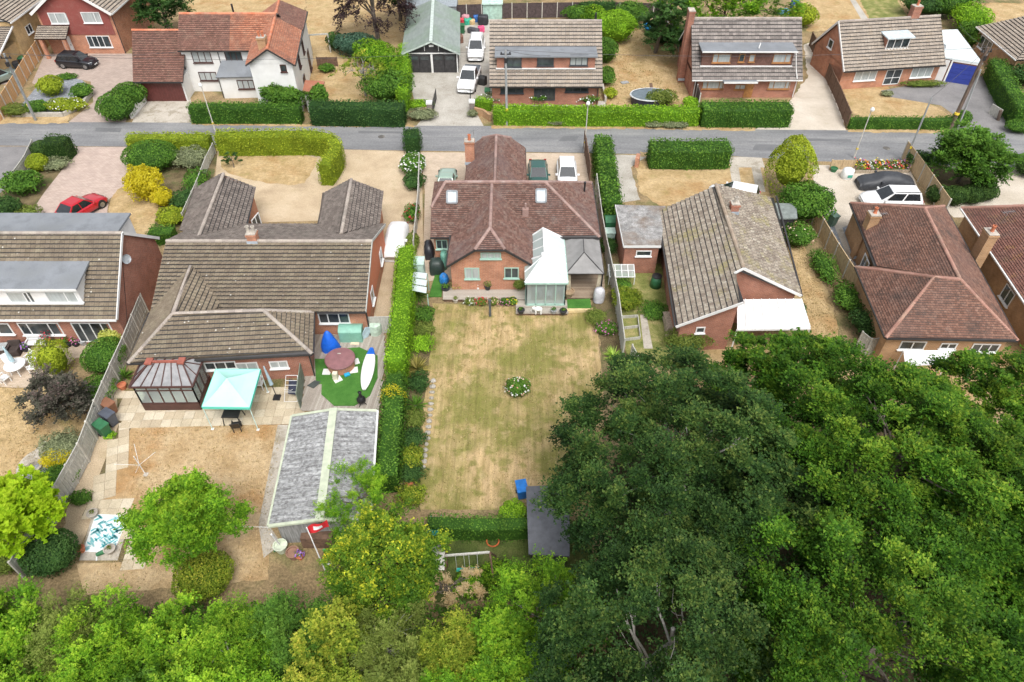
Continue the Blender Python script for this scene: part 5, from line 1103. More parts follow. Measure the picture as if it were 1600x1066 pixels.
def ellipsoid(c, r, n=14, k=8, amp=0., seed=1.):
    mb = MB(); prof = []
    vs = []; fs = []
    for i in range(k+1):
        t = math.pi*i/k-math.pi/2
        for j in range(n):
            a = 2*math.pi*j/n; d = Vector((math.cos(t)*math.cos(a), math.cos(t)*math.sin(a), math.sin(t))); s = 1+amp*math.sin(a*3+seed+i)
            vs.append((c[0]+d.x*r[0]*s, c[1]+d.y*r[1]*s, c[2]+d.z*r[2]*s))
    for i in range(k):
        for j in range(n): fs.append((i*n+j, i*n+(j+1) % n, (i+1)*n+(j+1) % n, (i+1)*n+j))
    mb.add(vs, fs, .0); return mb
SHRUB_COUNT = [0]
def shrub(label, px, r, m, n=900, leaf=.14, loose=.15, name='shrub', lift=0., flowers=None, cat='shrub', world=None, core=.86, aspect=.62, square=1., clump=0, cone=0.):
    """a bush standing at px; r = (half width, half depth, height); clipped when loose is small, ragged when large"""
    p = Vector(world) if world is not None else P(*px); SHRUB_COUNT[0] += 1; sd = SHRUB_COUNT[0]*1.37
    hz = r[2]/2; c = p+V(0, 0, hz+lift)
    core = core*(1-cone*.55); cr = core*(1-loose*.55)*(.7 if clump else 1); cb = ellipsoid(c-V(0, 0, hz*.06), (r[0]*cr, r[1]*cr, hz*cr), amp=loose*.15, seed=sd)
    n = int(n*1.6); co = tag(cb.build(name, m, smooth=True), label, cat)
    d = unit(n); d[:, 2] = np.where(RNG.random(n) < .75, np.abs(d[:, 2]), d[:, 2])
    if square != 1.: d = np.sign(d)*np.abs(d)**square; d /= np.max(np.abs(d), axis=1, keepdims=True)**(1-.35)*np.linalg.norm(d, axis=1, keepdims=True)**.35
    k = 1+lump(d*2.2, sd, 1.)*loose*.9+lump(d*5.0, sd+4, 1.)*loose*.5
    rad = k*(1-np.abs(RNG.normal(0, .05+loose*.28, n)))
    if clump:
        cc = unit(clump); cc[:, 2] = np.abs(cc[:, 2]); idx = RNG.integers(0, clump, n)
        off = unit(n)*RNG.random((n, 1))**.5*(.34+.1*RNG.random((clump, 1))[idx]); d2 = cc[idx]*(.62+.25*RNG.random((clump, 1))[idx])+off; pos = np.array(c)+d2*np.array([r[0], r[1], hz]); nn = off+d2*.5
    else:
        pos = np.array(c)+d*rad[:, None]*np.array([r[0], r[1], hz]); nn = d/np.array([r[0], r[1], hz])*min(r)
    nn = nn/(np.linalg.norm(nn, axis=1, keepdims=True)+1e-9)*.9+unit(n)*.75+np.array([0, 0, .15])
    pos[:, 2] = np.maximum(pos[:, 2], .02)
    if cone: f_ = (1-cone*np.clip((pos[:, 2]-p.z)/r[2], 0, 1))[:, None]; pos[:, :2] = np.array([p.x, p.y])+(pos[:, :2]-np.array([p.x, p.y]))*f_*1.25
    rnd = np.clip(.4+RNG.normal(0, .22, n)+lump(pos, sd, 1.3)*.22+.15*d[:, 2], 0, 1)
    leaf_mesh('foliage', pos, nn, RNG.uniform(.65, 1.35, n)*leaf, rnd, m, co, aspect=aspect)
    if flowers:
        for fm, k_, fs in flowers:
            i = RNG.choice(n, max(40, k_)); k_ = len(i); leaf_mesh('flowers', pos[i]+nn[i]*.06, nn[i]+np.array([0, 0, .5]), RNG.uniform(.7, 1.3, k_)*fs, RNG.random(k_), fm, co, aspect=.95, kind='stuff')
    return co
def spiky(label, px, r, h, m, n=90, name='spiky_plant', w=.06, world=None, stem=0.):
    p = Vector(world) if world is not None else P(*px)
    o = tag(MB().tube([p, p+V(0, 0, max(.15, stem))], .09, 7).build(name, m_bark), label, 'plant')
    d = unit(n*2); d = d[d[:, 2] > -.15][:n]; k = len(d); L = RNG.uniform(.7, 1.05, k)
    cen = np.array(p+V(0, 0, max(.12, stem))); ln = np.array([r, r, h]); tip = d*L[:, None]*ln
    side = np.cross(d, [0, 0, 1.]); nn = np.cross(side, d)+1e-3
    leaf_mesh('blades', cen+tip*.5, nn, np.linalg.norm(tip, axis=1), RNG.random(k), m, o, aspect=w*2, curl=d.astype(np.float32), fold=.05)
    return o
def branch(mb, a, b, r0, r1, bend=.12, n=5, seg=6):
    a, b = Vector(a), Vector(b); L = (b-a).length; off = Vector(unit(1)[0])*L*bend; off.z = abs(off.z)*.6
    pts = [a.lerp(b, i/n)+off*math.sin(math.pi*i/n)+Vector(unit(1)[0])*L*.02*(0 < i < n) for i in range(n+1)]
    mb.tube(pts, [r0+(r1-r0)*i/n for i in range(n+1)], seg); return pts
def tree(label, base, crown, r, m, clumps=90, per=260, leaf=.13, cr=(.7, 1.3), flat=.65, trunk=.25, name='tree', bark=None, limbs=22, cat='tree', inner=.55, aspect=.62, twigs=0, shell=.55, seedoff=0., droop=0., under=-.35, fill=.12):
    """crown centre, radii; leaves grow in clumps at the ends of limbs, with gaps between"""
    base, crown = Vector(base), Vector(crown); t = thing(name, label, cat, base); bark = bark or m_bark
    d = unit(clumps*3); d = d[d[:, 2] > under][:clumps]; k = len(d)
    lob = 1+lump(d*1.6, seedoff+len(label)*.7, 1.)*.28+lump(d*3.7, seedoff+2, 1.)*.15
    rad = lob*(shell+(1-shell)*RNG.random(k)**.6); rad[: int(k*fill)] *= inner
    cc = np.array(crown)+d*rad[:, None]*np.array(r); cs = RNG.uniform(cr[0], cr[1], k)
    # leaves sit along short sprays that fan out of every clump
    spl = 18; ns = max(1, int(per*1.45)//spl); sc = np.repeat(np.arange(k), ns); M_ = len(sc)
    sdir = unit(M_); sdir[:, 2] = np.where(RNG.random(M_) < .72, np.abs(sdir[:, 2]), sdir[:, 2]); sdir += d[sc]*.45; sdir /= np.linalg.norm(sdir, axis=1, keepdims=True)
    sl = cs[sc]*RNG.uniform(.45, 1.15, M_); idx = np.repeat(np.arange(M_), spl); N = len(idx); ci = sc[idx]
    tt = RNG.uniform(.25, 1.05, N); side = np.cross(sdir, [0, 0, 1.])+1e-3; side /= np.linalg.norm(side, axis=1, keepdims=True)
    o = sdir[idx]; off = RNG.normal(0, 1, N)*(1.1-tt)*.26*sl[idx]
    pos = cc[ci]+o*(tt*sl[idx])[:, None]*np.array([1, 1, flat])+side[idx]*off[:, None]+RNG.normal(0, .035, (N, 3)); pos[:, 2] -= (tt**2)*sl[idx]*.10
    pos[:, 2] -= droop*(np.linalg.norm((pos-np.array(crown))[:, :2], axis=1)/max(r[0], r[1]))**2
    nn = np.cross(side, sdir)[idx]*.5+unit(N)*.45+np.array([0, 0, .55])
    rnd = np.clip(.20+RNG.normal(0, .14, N)+.42*o[:, 2]*tt+.26*(RNG.random(M_)[idx]-.5)+.38*(RNG.random(k)[ci]-.5)+.14*d[ci][:, 2]+.22*(tt-.6), 0, 1)  # upward and outer leaves lighter: sunlit clump tops put into the leaf colour
    leaf_mesh('crown', pos, nn, RNG.uniform(.55, 1.4, N)*leaf*1.08, rnd, m, t, aspect=aspect, tri=True)
    mb = MB(); top = Vector((crown.x, crown.y, crown.z+r[2]*.35)); tp = branch(mb, base, top, trunk, trunk*.3, .03, 7, 8)
    for i in RNG.choice(k, min(limbs, k), replace=False):
        f = random.uniform(.35, .9); st_ = base.lerp(top, f); e = Vector(cc[i]).lerp(Vector(crown), .32); pts = branch(mb, st_, e, trunk*.32*(1.2-f*.6), .025, .12, 5, 5)
        for q in range(1+twigs): branch(mb, pts[random.randint(2, 4)], e+Vector(unit(1)[0])*cs[i]*.8, .022, .006, .1, 3, 4)
    mb.build('trunk', bark, t)
    return t
# ------------------------------------------------------------------ hedges
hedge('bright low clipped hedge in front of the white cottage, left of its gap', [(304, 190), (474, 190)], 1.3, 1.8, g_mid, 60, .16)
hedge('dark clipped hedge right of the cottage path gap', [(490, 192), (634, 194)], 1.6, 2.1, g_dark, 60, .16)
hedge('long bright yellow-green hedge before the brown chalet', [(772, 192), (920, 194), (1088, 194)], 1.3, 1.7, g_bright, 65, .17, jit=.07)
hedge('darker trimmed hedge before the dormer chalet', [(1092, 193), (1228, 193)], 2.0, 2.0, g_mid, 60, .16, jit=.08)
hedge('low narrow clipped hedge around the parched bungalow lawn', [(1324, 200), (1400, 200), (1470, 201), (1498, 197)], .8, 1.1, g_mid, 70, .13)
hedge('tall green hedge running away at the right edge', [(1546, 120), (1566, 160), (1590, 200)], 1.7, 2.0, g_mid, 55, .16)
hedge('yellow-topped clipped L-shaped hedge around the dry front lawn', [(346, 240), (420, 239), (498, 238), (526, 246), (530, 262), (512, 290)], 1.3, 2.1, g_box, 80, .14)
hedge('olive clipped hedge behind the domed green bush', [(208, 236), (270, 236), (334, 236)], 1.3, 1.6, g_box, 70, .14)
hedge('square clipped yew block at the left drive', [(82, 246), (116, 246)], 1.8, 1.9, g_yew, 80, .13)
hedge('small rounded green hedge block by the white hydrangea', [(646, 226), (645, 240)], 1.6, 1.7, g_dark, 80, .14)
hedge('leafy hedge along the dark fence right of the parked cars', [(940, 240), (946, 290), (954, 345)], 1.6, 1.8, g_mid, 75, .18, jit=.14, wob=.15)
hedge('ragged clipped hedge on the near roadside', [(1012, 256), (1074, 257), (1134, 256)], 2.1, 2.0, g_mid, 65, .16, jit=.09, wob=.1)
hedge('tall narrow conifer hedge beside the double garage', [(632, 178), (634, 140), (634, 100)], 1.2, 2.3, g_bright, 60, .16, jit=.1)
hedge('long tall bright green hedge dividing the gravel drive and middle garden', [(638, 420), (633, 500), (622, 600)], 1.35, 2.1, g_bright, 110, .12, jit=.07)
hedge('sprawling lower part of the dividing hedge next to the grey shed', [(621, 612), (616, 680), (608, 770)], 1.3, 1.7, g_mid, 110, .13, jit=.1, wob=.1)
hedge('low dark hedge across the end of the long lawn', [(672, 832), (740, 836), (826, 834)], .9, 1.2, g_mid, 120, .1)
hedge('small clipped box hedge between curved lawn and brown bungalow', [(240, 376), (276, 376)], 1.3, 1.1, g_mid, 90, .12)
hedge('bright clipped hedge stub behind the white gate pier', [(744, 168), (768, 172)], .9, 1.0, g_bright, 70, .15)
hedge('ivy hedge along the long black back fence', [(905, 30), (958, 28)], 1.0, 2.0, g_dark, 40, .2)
# ------------------------------------------------------------------ shrubs and garden plants
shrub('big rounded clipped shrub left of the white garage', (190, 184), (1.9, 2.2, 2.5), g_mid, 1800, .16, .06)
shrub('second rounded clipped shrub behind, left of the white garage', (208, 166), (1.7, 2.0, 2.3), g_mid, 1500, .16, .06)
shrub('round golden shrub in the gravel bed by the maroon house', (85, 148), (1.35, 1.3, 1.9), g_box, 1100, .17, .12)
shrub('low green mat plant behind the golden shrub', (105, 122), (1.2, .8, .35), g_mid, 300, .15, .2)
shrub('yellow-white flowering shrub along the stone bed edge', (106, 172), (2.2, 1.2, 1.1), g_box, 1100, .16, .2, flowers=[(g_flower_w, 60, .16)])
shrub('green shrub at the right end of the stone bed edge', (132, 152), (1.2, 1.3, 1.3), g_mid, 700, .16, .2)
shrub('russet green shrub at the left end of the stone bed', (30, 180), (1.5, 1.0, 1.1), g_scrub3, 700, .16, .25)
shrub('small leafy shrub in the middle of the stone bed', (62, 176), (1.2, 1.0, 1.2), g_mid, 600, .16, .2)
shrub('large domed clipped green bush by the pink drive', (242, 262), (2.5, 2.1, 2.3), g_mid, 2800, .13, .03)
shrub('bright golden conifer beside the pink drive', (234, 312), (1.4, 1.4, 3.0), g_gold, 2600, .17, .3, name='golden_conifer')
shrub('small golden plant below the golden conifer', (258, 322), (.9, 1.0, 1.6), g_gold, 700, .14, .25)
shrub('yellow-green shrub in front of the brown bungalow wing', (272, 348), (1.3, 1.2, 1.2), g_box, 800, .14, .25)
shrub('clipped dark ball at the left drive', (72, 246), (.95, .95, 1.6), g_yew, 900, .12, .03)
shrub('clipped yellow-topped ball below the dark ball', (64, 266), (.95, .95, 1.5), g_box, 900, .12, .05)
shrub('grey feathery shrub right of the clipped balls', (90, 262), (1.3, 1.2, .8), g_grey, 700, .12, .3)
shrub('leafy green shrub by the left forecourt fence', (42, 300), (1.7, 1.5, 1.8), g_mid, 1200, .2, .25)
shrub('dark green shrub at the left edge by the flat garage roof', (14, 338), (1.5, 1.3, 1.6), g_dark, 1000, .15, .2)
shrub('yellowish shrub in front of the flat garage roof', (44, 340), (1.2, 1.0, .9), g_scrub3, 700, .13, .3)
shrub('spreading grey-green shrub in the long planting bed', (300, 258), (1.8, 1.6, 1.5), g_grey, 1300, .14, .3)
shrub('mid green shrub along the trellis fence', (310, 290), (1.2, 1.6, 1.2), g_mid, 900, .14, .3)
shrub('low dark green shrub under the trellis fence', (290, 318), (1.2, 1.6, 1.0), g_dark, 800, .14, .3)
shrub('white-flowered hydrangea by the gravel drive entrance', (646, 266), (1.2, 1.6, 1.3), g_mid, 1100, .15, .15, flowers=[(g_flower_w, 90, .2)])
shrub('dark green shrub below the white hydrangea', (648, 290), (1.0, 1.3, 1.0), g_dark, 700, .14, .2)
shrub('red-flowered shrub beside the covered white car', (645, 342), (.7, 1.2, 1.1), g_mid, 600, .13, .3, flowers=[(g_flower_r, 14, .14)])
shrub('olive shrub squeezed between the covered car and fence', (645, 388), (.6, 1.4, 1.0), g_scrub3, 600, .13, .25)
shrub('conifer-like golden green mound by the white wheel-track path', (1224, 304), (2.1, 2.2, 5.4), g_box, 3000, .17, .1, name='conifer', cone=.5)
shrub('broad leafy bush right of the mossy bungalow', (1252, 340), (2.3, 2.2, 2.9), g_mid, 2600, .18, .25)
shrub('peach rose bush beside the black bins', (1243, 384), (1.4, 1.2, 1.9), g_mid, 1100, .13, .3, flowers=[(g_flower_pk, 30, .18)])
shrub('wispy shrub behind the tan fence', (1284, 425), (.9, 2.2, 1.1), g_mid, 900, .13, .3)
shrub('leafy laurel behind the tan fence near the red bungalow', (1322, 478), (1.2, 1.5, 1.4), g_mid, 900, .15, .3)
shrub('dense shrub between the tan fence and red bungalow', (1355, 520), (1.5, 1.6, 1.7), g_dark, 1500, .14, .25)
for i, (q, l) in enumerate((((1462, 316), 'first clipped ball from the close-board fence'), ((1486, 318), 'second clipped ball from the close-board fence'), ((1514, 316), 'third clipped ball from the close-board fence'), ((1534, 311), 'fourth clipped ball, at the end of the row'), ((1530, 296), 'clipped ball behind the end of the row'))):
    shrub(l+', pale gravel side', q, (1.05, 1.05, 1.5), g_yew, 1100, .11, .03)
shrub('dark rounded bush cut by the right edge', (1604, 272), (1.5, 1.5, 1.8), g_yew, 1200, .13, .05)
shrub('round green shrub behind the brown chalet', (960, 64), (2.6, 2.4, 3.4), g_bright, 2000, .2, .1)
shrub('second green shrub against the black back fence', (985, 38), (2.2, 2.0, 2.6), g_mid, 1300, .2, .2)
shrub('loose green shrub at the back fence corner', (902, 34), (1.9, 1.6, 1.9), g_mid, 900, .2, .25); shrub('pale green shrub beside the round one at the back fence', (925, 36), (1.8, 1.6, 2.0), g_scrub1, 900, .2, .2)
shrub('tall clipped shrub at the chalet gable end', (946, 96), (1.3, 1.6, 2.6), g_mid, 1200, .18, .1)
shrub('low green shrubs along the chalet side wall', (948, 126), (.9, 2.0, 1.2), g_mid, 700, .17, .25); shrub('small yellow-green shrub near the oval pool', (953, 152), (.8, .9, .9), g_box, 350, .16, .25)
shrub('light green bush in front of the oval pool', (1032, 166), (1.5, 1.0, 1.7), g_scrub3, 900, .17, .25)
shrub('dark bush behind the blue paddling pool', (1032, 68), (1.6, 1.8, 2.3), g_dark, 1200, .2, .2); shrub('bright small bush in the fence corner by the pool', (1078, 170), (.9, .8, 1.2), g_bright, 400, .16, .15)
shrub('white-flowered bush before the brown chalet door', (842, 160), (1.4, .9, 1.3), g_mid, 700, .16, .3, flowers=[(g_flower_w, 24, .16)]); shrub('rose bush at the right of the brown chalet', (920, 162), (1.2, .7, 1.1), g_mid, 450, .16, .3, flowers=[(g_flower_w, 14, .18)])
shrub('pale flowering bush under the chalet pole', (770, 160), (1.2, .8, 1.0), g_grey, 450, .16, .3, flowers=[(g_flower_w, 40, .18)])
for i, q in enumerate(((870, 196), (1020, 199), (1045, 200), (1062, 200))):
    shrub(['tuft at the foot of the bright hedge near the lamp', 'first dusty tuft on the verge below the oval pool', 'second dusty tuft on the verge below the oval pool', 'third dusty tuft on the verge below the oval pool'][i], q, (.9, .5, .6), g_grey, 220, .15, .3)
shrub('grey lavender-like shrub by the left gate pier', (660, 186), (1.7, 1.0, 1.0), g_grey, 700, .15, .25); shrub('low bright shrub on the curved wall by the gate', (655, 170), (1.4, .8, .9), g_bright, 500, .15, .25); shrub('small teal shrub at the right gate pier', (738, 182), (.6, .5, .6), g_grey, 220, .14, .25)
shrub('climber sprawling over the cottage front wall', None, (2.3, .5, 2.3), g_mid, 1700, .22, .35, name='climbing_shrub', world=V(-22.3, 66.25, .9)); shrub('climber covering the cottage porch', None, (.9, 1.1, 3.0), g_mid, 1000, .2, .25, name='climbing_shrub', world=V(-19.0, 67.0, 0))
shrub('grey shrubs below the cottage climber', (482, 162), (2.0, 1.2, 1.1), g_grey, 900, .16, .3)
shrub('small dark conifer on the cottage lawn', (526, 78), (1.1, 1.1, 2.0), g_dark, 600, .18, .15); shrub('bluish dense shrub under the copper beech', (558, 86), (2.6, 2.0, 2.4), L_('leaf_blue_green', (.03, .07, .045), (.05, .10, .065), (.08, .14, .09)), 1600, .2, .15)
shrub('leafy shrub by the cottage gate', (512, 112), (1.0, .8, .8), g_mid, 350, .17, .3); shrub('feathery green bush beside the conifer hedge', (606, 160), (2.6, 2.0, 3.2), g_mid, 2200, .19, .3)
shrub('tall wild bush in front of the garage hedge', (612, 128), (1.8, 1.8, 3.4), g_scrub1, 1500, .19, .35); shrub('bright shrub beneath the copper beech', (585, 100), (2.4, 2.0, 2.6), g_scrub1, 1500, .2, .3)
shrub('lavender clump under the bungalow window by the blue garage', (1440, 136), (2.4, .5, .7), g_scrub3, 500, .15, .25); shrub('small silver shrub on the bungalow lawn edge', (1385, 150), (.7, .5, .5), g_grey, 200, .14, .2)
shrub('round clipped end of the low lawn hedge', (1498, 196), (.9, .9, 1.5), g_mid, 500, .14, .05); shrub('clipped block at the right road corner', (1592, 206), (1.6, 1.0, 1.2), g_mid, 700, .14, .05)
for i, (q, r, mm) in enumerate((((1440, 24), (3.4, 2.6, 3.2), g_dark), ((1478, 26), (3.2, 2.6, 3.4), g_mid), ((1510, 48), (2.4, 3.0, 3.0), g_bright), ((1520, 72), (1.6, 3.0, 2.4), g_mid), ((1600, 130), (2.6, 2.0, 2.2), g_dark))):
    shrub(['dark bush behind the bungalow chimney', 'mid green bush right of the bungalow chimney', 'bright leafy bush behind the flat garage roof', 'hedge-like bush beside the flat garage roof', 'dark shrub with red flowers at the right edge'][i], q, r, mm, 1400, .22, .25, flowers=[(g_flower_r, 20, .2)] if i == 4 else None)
shrub('clipped evergreen by the blue barrels behind the dormer chalet', (1250, 40), (2.0, 2.0, 2.4), g_box, 1000, .2, .12)
# back gardens, left
shrub('yellow-topped clipped conifer column on the far-left patio', (94, 582), (.95, .95, 2.4), g_box, 1700, .10, .03, square=.7)
shrub('big rounded clipped bush against the grey fence', (172, 572), (1.35, 1.5, 1.9), g_mid, 2200, .10, .04)
shrub('pale yellow variegated bush by the patio doors', (180, 538), (.8, .8, 1.4), L_('leaf_pale_yellow', (.42, .46, .08), (.56, .58, .14), (.66, .68, .25)), 1100, .10, .1)
tree('large dark purple smoke bush in the far-left garden', P(106, 655), P(106, 652)+V(0, 0, 1.6), (1.75, 1.5, 1.4), g_purple, 60, 200, .13, (.5, .9), trunk=.08, limbs=14, name='smoke_bush', cat='shrub', flat=.9, fill=.3, under=-.6)
shrub('green shrub between smoke bush and fence', (155, 622), (1.1, 1.4, 1.2), g_mid, 1300, .11, .25); shrub('wispy grey-green shrub below the smoke bush', (104, 705), (1.4, 1.1, 1.2), g_grey, 1500, .10, .35); shrub('bright yellow shrub next to the fire pit', (96, 722), (1.0, .8, .9), g_gold, 1300, .09, .2)
shrub('low green shrub at the foot of the grey fence', (92, 755), (1.1, 1.2, .8), g_mid, 1300, .10, .25); shrub('small sprig at the fence foot by the slab path', (128, 782), (.7, .5, .5), g_mid, 400, .10, .3); shrub('weed clump by the green bin', (172, 682), (.4, .3, .25), g_bright, 150, .10, .3)
shrub('dark rounded bush by the patterned rug', (92, 880), (1.35, 1.3, 1.9), g_dark, 3000, .10, .08)
shrub('olive russet bush under the left garden tree', (326, 912), (1.5, 1.4, 1.7), g_scrub2, 3200, .10, .12)
shrub('small olive bush in the bottom left corner', (18, 880), (1.3, 1.2, 1.5), g_scrub3, 1800, .10, .25)
spiky('strap-leaved plant by the brown conservatory', (196, 592), .8, .9, g_mid, 60)
# bed along the long lawn
spiky('green cordyline at the top of the lawn border', (655, 470), 1.1, 1.6, g_mid, 110, w=.03, stem=.4); spiky('bronze phormium in the lawn border', (652, 580), 1.1, 1.3, L_('leaf_phormium', (.12, .12, .03), (.22, .20, .05), (.36, .30, .10)), 110, w=.04); spiky('second phormium, green, lower in the lawn border', (650, 636), .9, .9, g_mid, 80, w=.04)
for i, (q, r, mm, k) in enumerate((((664, 498), (.8, .8, .9), g_mid, 700), ((662, 520), (.9, .8, .7), g_scrub3, 600), ((660, 545), (.8, .8, .9), g_bright, 600), ((655, 605), (.8, .9, .9), g_dark, 700), ((650, 660), (.7, .8, .7), g_scrub3, 500), ((647, 692), (.75, .8, .9), g_dark, 600), ((645, 722), (.75, .8, .9), g_scrub2, 700), ((645, 745), (.75, .7, .8), g_dark, 600), ((644, 780), (.9, .8, .8), g_scrub2, 600))):
    shrub(f'{["rounded green", "dusty olive", "bright green", "dark green", "thin olive", "small dark", "yellowish clipped", "dark clipped", "yellow-green ragged"][i]} shrub in the lawn border, {["first", "second", "third", "fourth", "fifth", "sixth", "seventh", "eighth", "ninth"][i]} from the house', q, r, mm, int(k*1.4), .10, .42)
shrub('yellow-flowered spray on top of the dividing hedge', (618, 640), (.9, .6, 2.1), g_gold, 500, .09, .35, core=.5)
shrub('round rose bed in the middle of the long lawn', (809, 613), (.75, .75, .95), g_mid, 1500, .09, .2, flowers=[(g_flower_w, 26, .13), (g_flower_pk, 12, .12)])
shrub('bright green shrub at the far end corner of the lawn', (802, 812), (.8, .8, 1.2), g_bright, 900, .10, .15)
# bed right of the lawn and the vegetable garden
shrub('yellow-green bush in the rough side garden', (978, 478), (1.2, 1.1, 1.3), g_scrub2, 1500, .11, .3); shrub('low green vegetable patch beside the stepping path', (1022, 488), (1.0, 1.1, .4), g_mid, 900, .10, .25); shrub('small tufted plants by the glass cold frame', (970, 448), (.8, .7, .6), g_mid, 500, .10, .3); shrub('dark weeds along the mossy bungalow side', (950, 388), (.8, 1.3, .7), g_dark, 700, .11, .3)
shrub('pink flowering plant at the right lawn edge', (947, 520), (.8, .6, .8), g_mid, 800, .09, .25, flowers=[(g_flower_p, 80, .11)]); spiky('green yucca at the right lawn edge', (958, 560), .8, .9, L_('leaf_yucca', (.14, .24, .03), (.22, .34, .05), (.34, .44, .10)), 90, w=.04)
shrub('olive border plants by the barbecue cover', (930, 500), (.8, .9, .6), g_scrub3, 700, .09, .3); shrub('shrub beside the mossy bungalow gable', (1072, 545), (1.6, .9, 1.6), g_scrub3, 1500, .11, .3)
shrub('green bush at the corner of the white canopy', (1244, 490), (.6, .7, .9), g_dark, 500, .11, .2)
shrub('blue-green shrub by the slim grey pole', (1432, 262), (1.2, 1.0, 1.5), g_dark, 800, .15, .2)
# ------------------------------------------------------------------ trees
tree('dense rounded tree beside the pale gravel drive', P(1496, 286), P(1496, 286)+V(0, 0, 2.7), (2.9, 2.8, 2.1), g_mid, 150, 260, .17, (.8, 1.2), fill=.35, under=-.5, trunk=.18, limbs=14, inner=.6)
tree('dark conifer tree between the maroon house and white cottage', V(-40.5, 86, 0), V(-40.5, 86, 3.6), (3.3, 3.0, 3.6), g_dark, 110, 150, .22, (.8, 1.3), fill=.35, name='conifer_tree', limbs=8)
tree('weeping copper beech behind the white cottage garden', P(590, 70), P(588, 62)+V(0, 0, 5.5), (4.6, 4.2, 4.6), g_copper, 120, 160, .22, (.8, 1.4), fill=.3, name='copper_beech', limbs=16, trunk=.3, droop=2.0)
tree('sparse apple tree on the cottage front lawn', P(572, 150), P(572, 148)+V(0, 0, 2.7), (3.0, 2.4, 1.5), g_scrub2, 34, 70, .16, (.5, .9), name='apple_tree', limbs=20, bark=m_barkg, trunk=.14, twigs=2)
tree('large loose tree behind the dormer chalet', V(25, 86, 0), V(24, 84, 4.2), (8.0, 4.5, 3.4), g_scrub1, 150, 160, .22, (.9, 1.5), fill=.3, limbs=14); tree('dark tree left of the dormer chalet chimney', V(16.5, 82, 0), V(17, 81, 3.0), (3.2, 3.5, 2.8), g_dark, 80, 150, .22, (.8, 1.2), fill=.3, limbs=8)
tree('small green tree behind the black back fence', V(-14, 92, 0), V(-14, 91, 3.5), (2.5, 2.6, 2.6), g_dark, 60, 140, .22, (.8, 1.2), fill=.3, limbs=6)
tree('small spiky tree on the dry front lawn', P(366, 262), P(366, 260)+V(0, 0, .8), (.7, .7, .6), g_dark, 12, 40, .14, (.2, .35), trunk=.05, limbs=8, name='spiky_sapling', cat='plant')
tree('round light green tree on the bare brown lawn', P(318, 880), P(322, 868)+V(0, 0, 3.1), (2.5, 2.1, 1.6), g_scrub1, 150, 330, .11, (.55, .9), fill=.5, trunk=.12, limbs=14, name='garden_tree', bark=m_barkg, twigs=0, shell=.5)
tree('vivid lime green tree at the left edge', P(42, 872), P(50, 850)+V(0, 0, 2.6), (2.3, 2.0, 1.5), g_lime, 90, 200, .17, (.5, .85), fill=.35, trunk=.14, limbs=16, name='lime_tree', aspect=.95)
tree('feathery green conifer leaning over the grey shed', P(578, 838), P(572, 826)+V(0, 0, 2.5), (1.9, 1.8, 1.9), g_scrub1, 40, 280, .14, (.4, .8), trunk=.12, limbs=14, name='feathery_conifer', aspect=.22)
tree('large yellow-flecked bush tree beside the swing frame', P(608, 940), P(604, 925)+V(0, 0, 2.6), (2.5, 2.4, 2.3), g_holly, 130, 330, .11, (.55, 1.0), trunk=.14, limbs=8, name='variegated_tree', shell=.6, fill=.3, under=-.6, flat=.8)
# the big trees on the right
BT = dict(flat=.45, bark=m_barkg, shell=.6, fill=.2, under=-.3)
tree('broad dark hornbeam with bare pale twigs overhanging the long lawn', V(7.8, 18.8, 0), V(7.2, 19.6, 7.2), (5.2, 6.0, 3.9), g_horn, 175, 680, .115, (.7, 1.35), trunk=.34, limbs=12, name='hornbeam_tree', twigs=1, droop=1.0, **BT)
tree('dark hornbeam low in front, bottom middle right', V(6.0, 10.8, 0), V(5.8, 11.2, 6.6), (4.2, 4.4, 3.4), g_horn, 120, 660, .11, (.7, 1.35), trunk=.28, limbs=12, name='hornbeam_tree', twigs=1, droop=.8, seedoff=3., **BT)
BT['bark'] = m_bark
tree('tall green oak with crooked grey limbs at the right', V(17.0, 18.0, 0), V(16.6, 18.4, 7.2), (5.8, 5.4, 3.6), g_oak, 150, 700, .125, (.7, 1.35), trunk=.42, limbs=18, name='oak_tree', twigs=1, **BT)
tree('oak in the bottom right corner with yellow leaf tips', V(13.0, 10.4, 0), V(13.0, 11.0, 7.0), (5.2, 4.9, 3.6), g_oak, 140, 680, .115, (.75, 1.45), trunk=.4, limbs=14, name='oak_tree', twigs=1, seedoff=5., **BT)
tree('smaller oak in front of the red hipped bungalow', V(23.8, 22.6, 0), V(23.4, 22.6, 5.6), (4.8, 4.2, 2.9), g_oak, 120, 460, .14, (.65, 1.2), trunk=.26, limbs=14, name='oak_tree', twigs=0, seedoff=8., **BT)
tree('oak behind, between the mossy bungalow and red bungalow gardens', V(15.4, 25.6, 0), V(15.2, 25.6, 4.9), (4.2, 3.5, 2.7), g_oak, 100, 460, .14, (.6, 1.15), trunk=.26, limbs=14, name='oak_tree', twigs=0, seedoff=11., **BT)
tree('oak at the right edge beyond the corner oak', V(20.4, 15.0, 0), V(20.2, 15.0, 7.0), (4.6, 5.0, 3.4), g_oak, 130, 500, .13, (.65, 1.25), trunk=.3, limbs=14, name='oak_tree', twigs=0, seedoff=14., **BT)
tree('shaded oak filling the gap between hornbeam and tall oak', V(11.8, 17.0, 0), V(11.6, 16.8, 5.4), (3.6, 5.0, 3.0), g_horn, 90, 420, .13, (.65, 1.2), trunk=.25, limbs=18, name='oak_tree', twigs=1, seedoff=17., **BT)
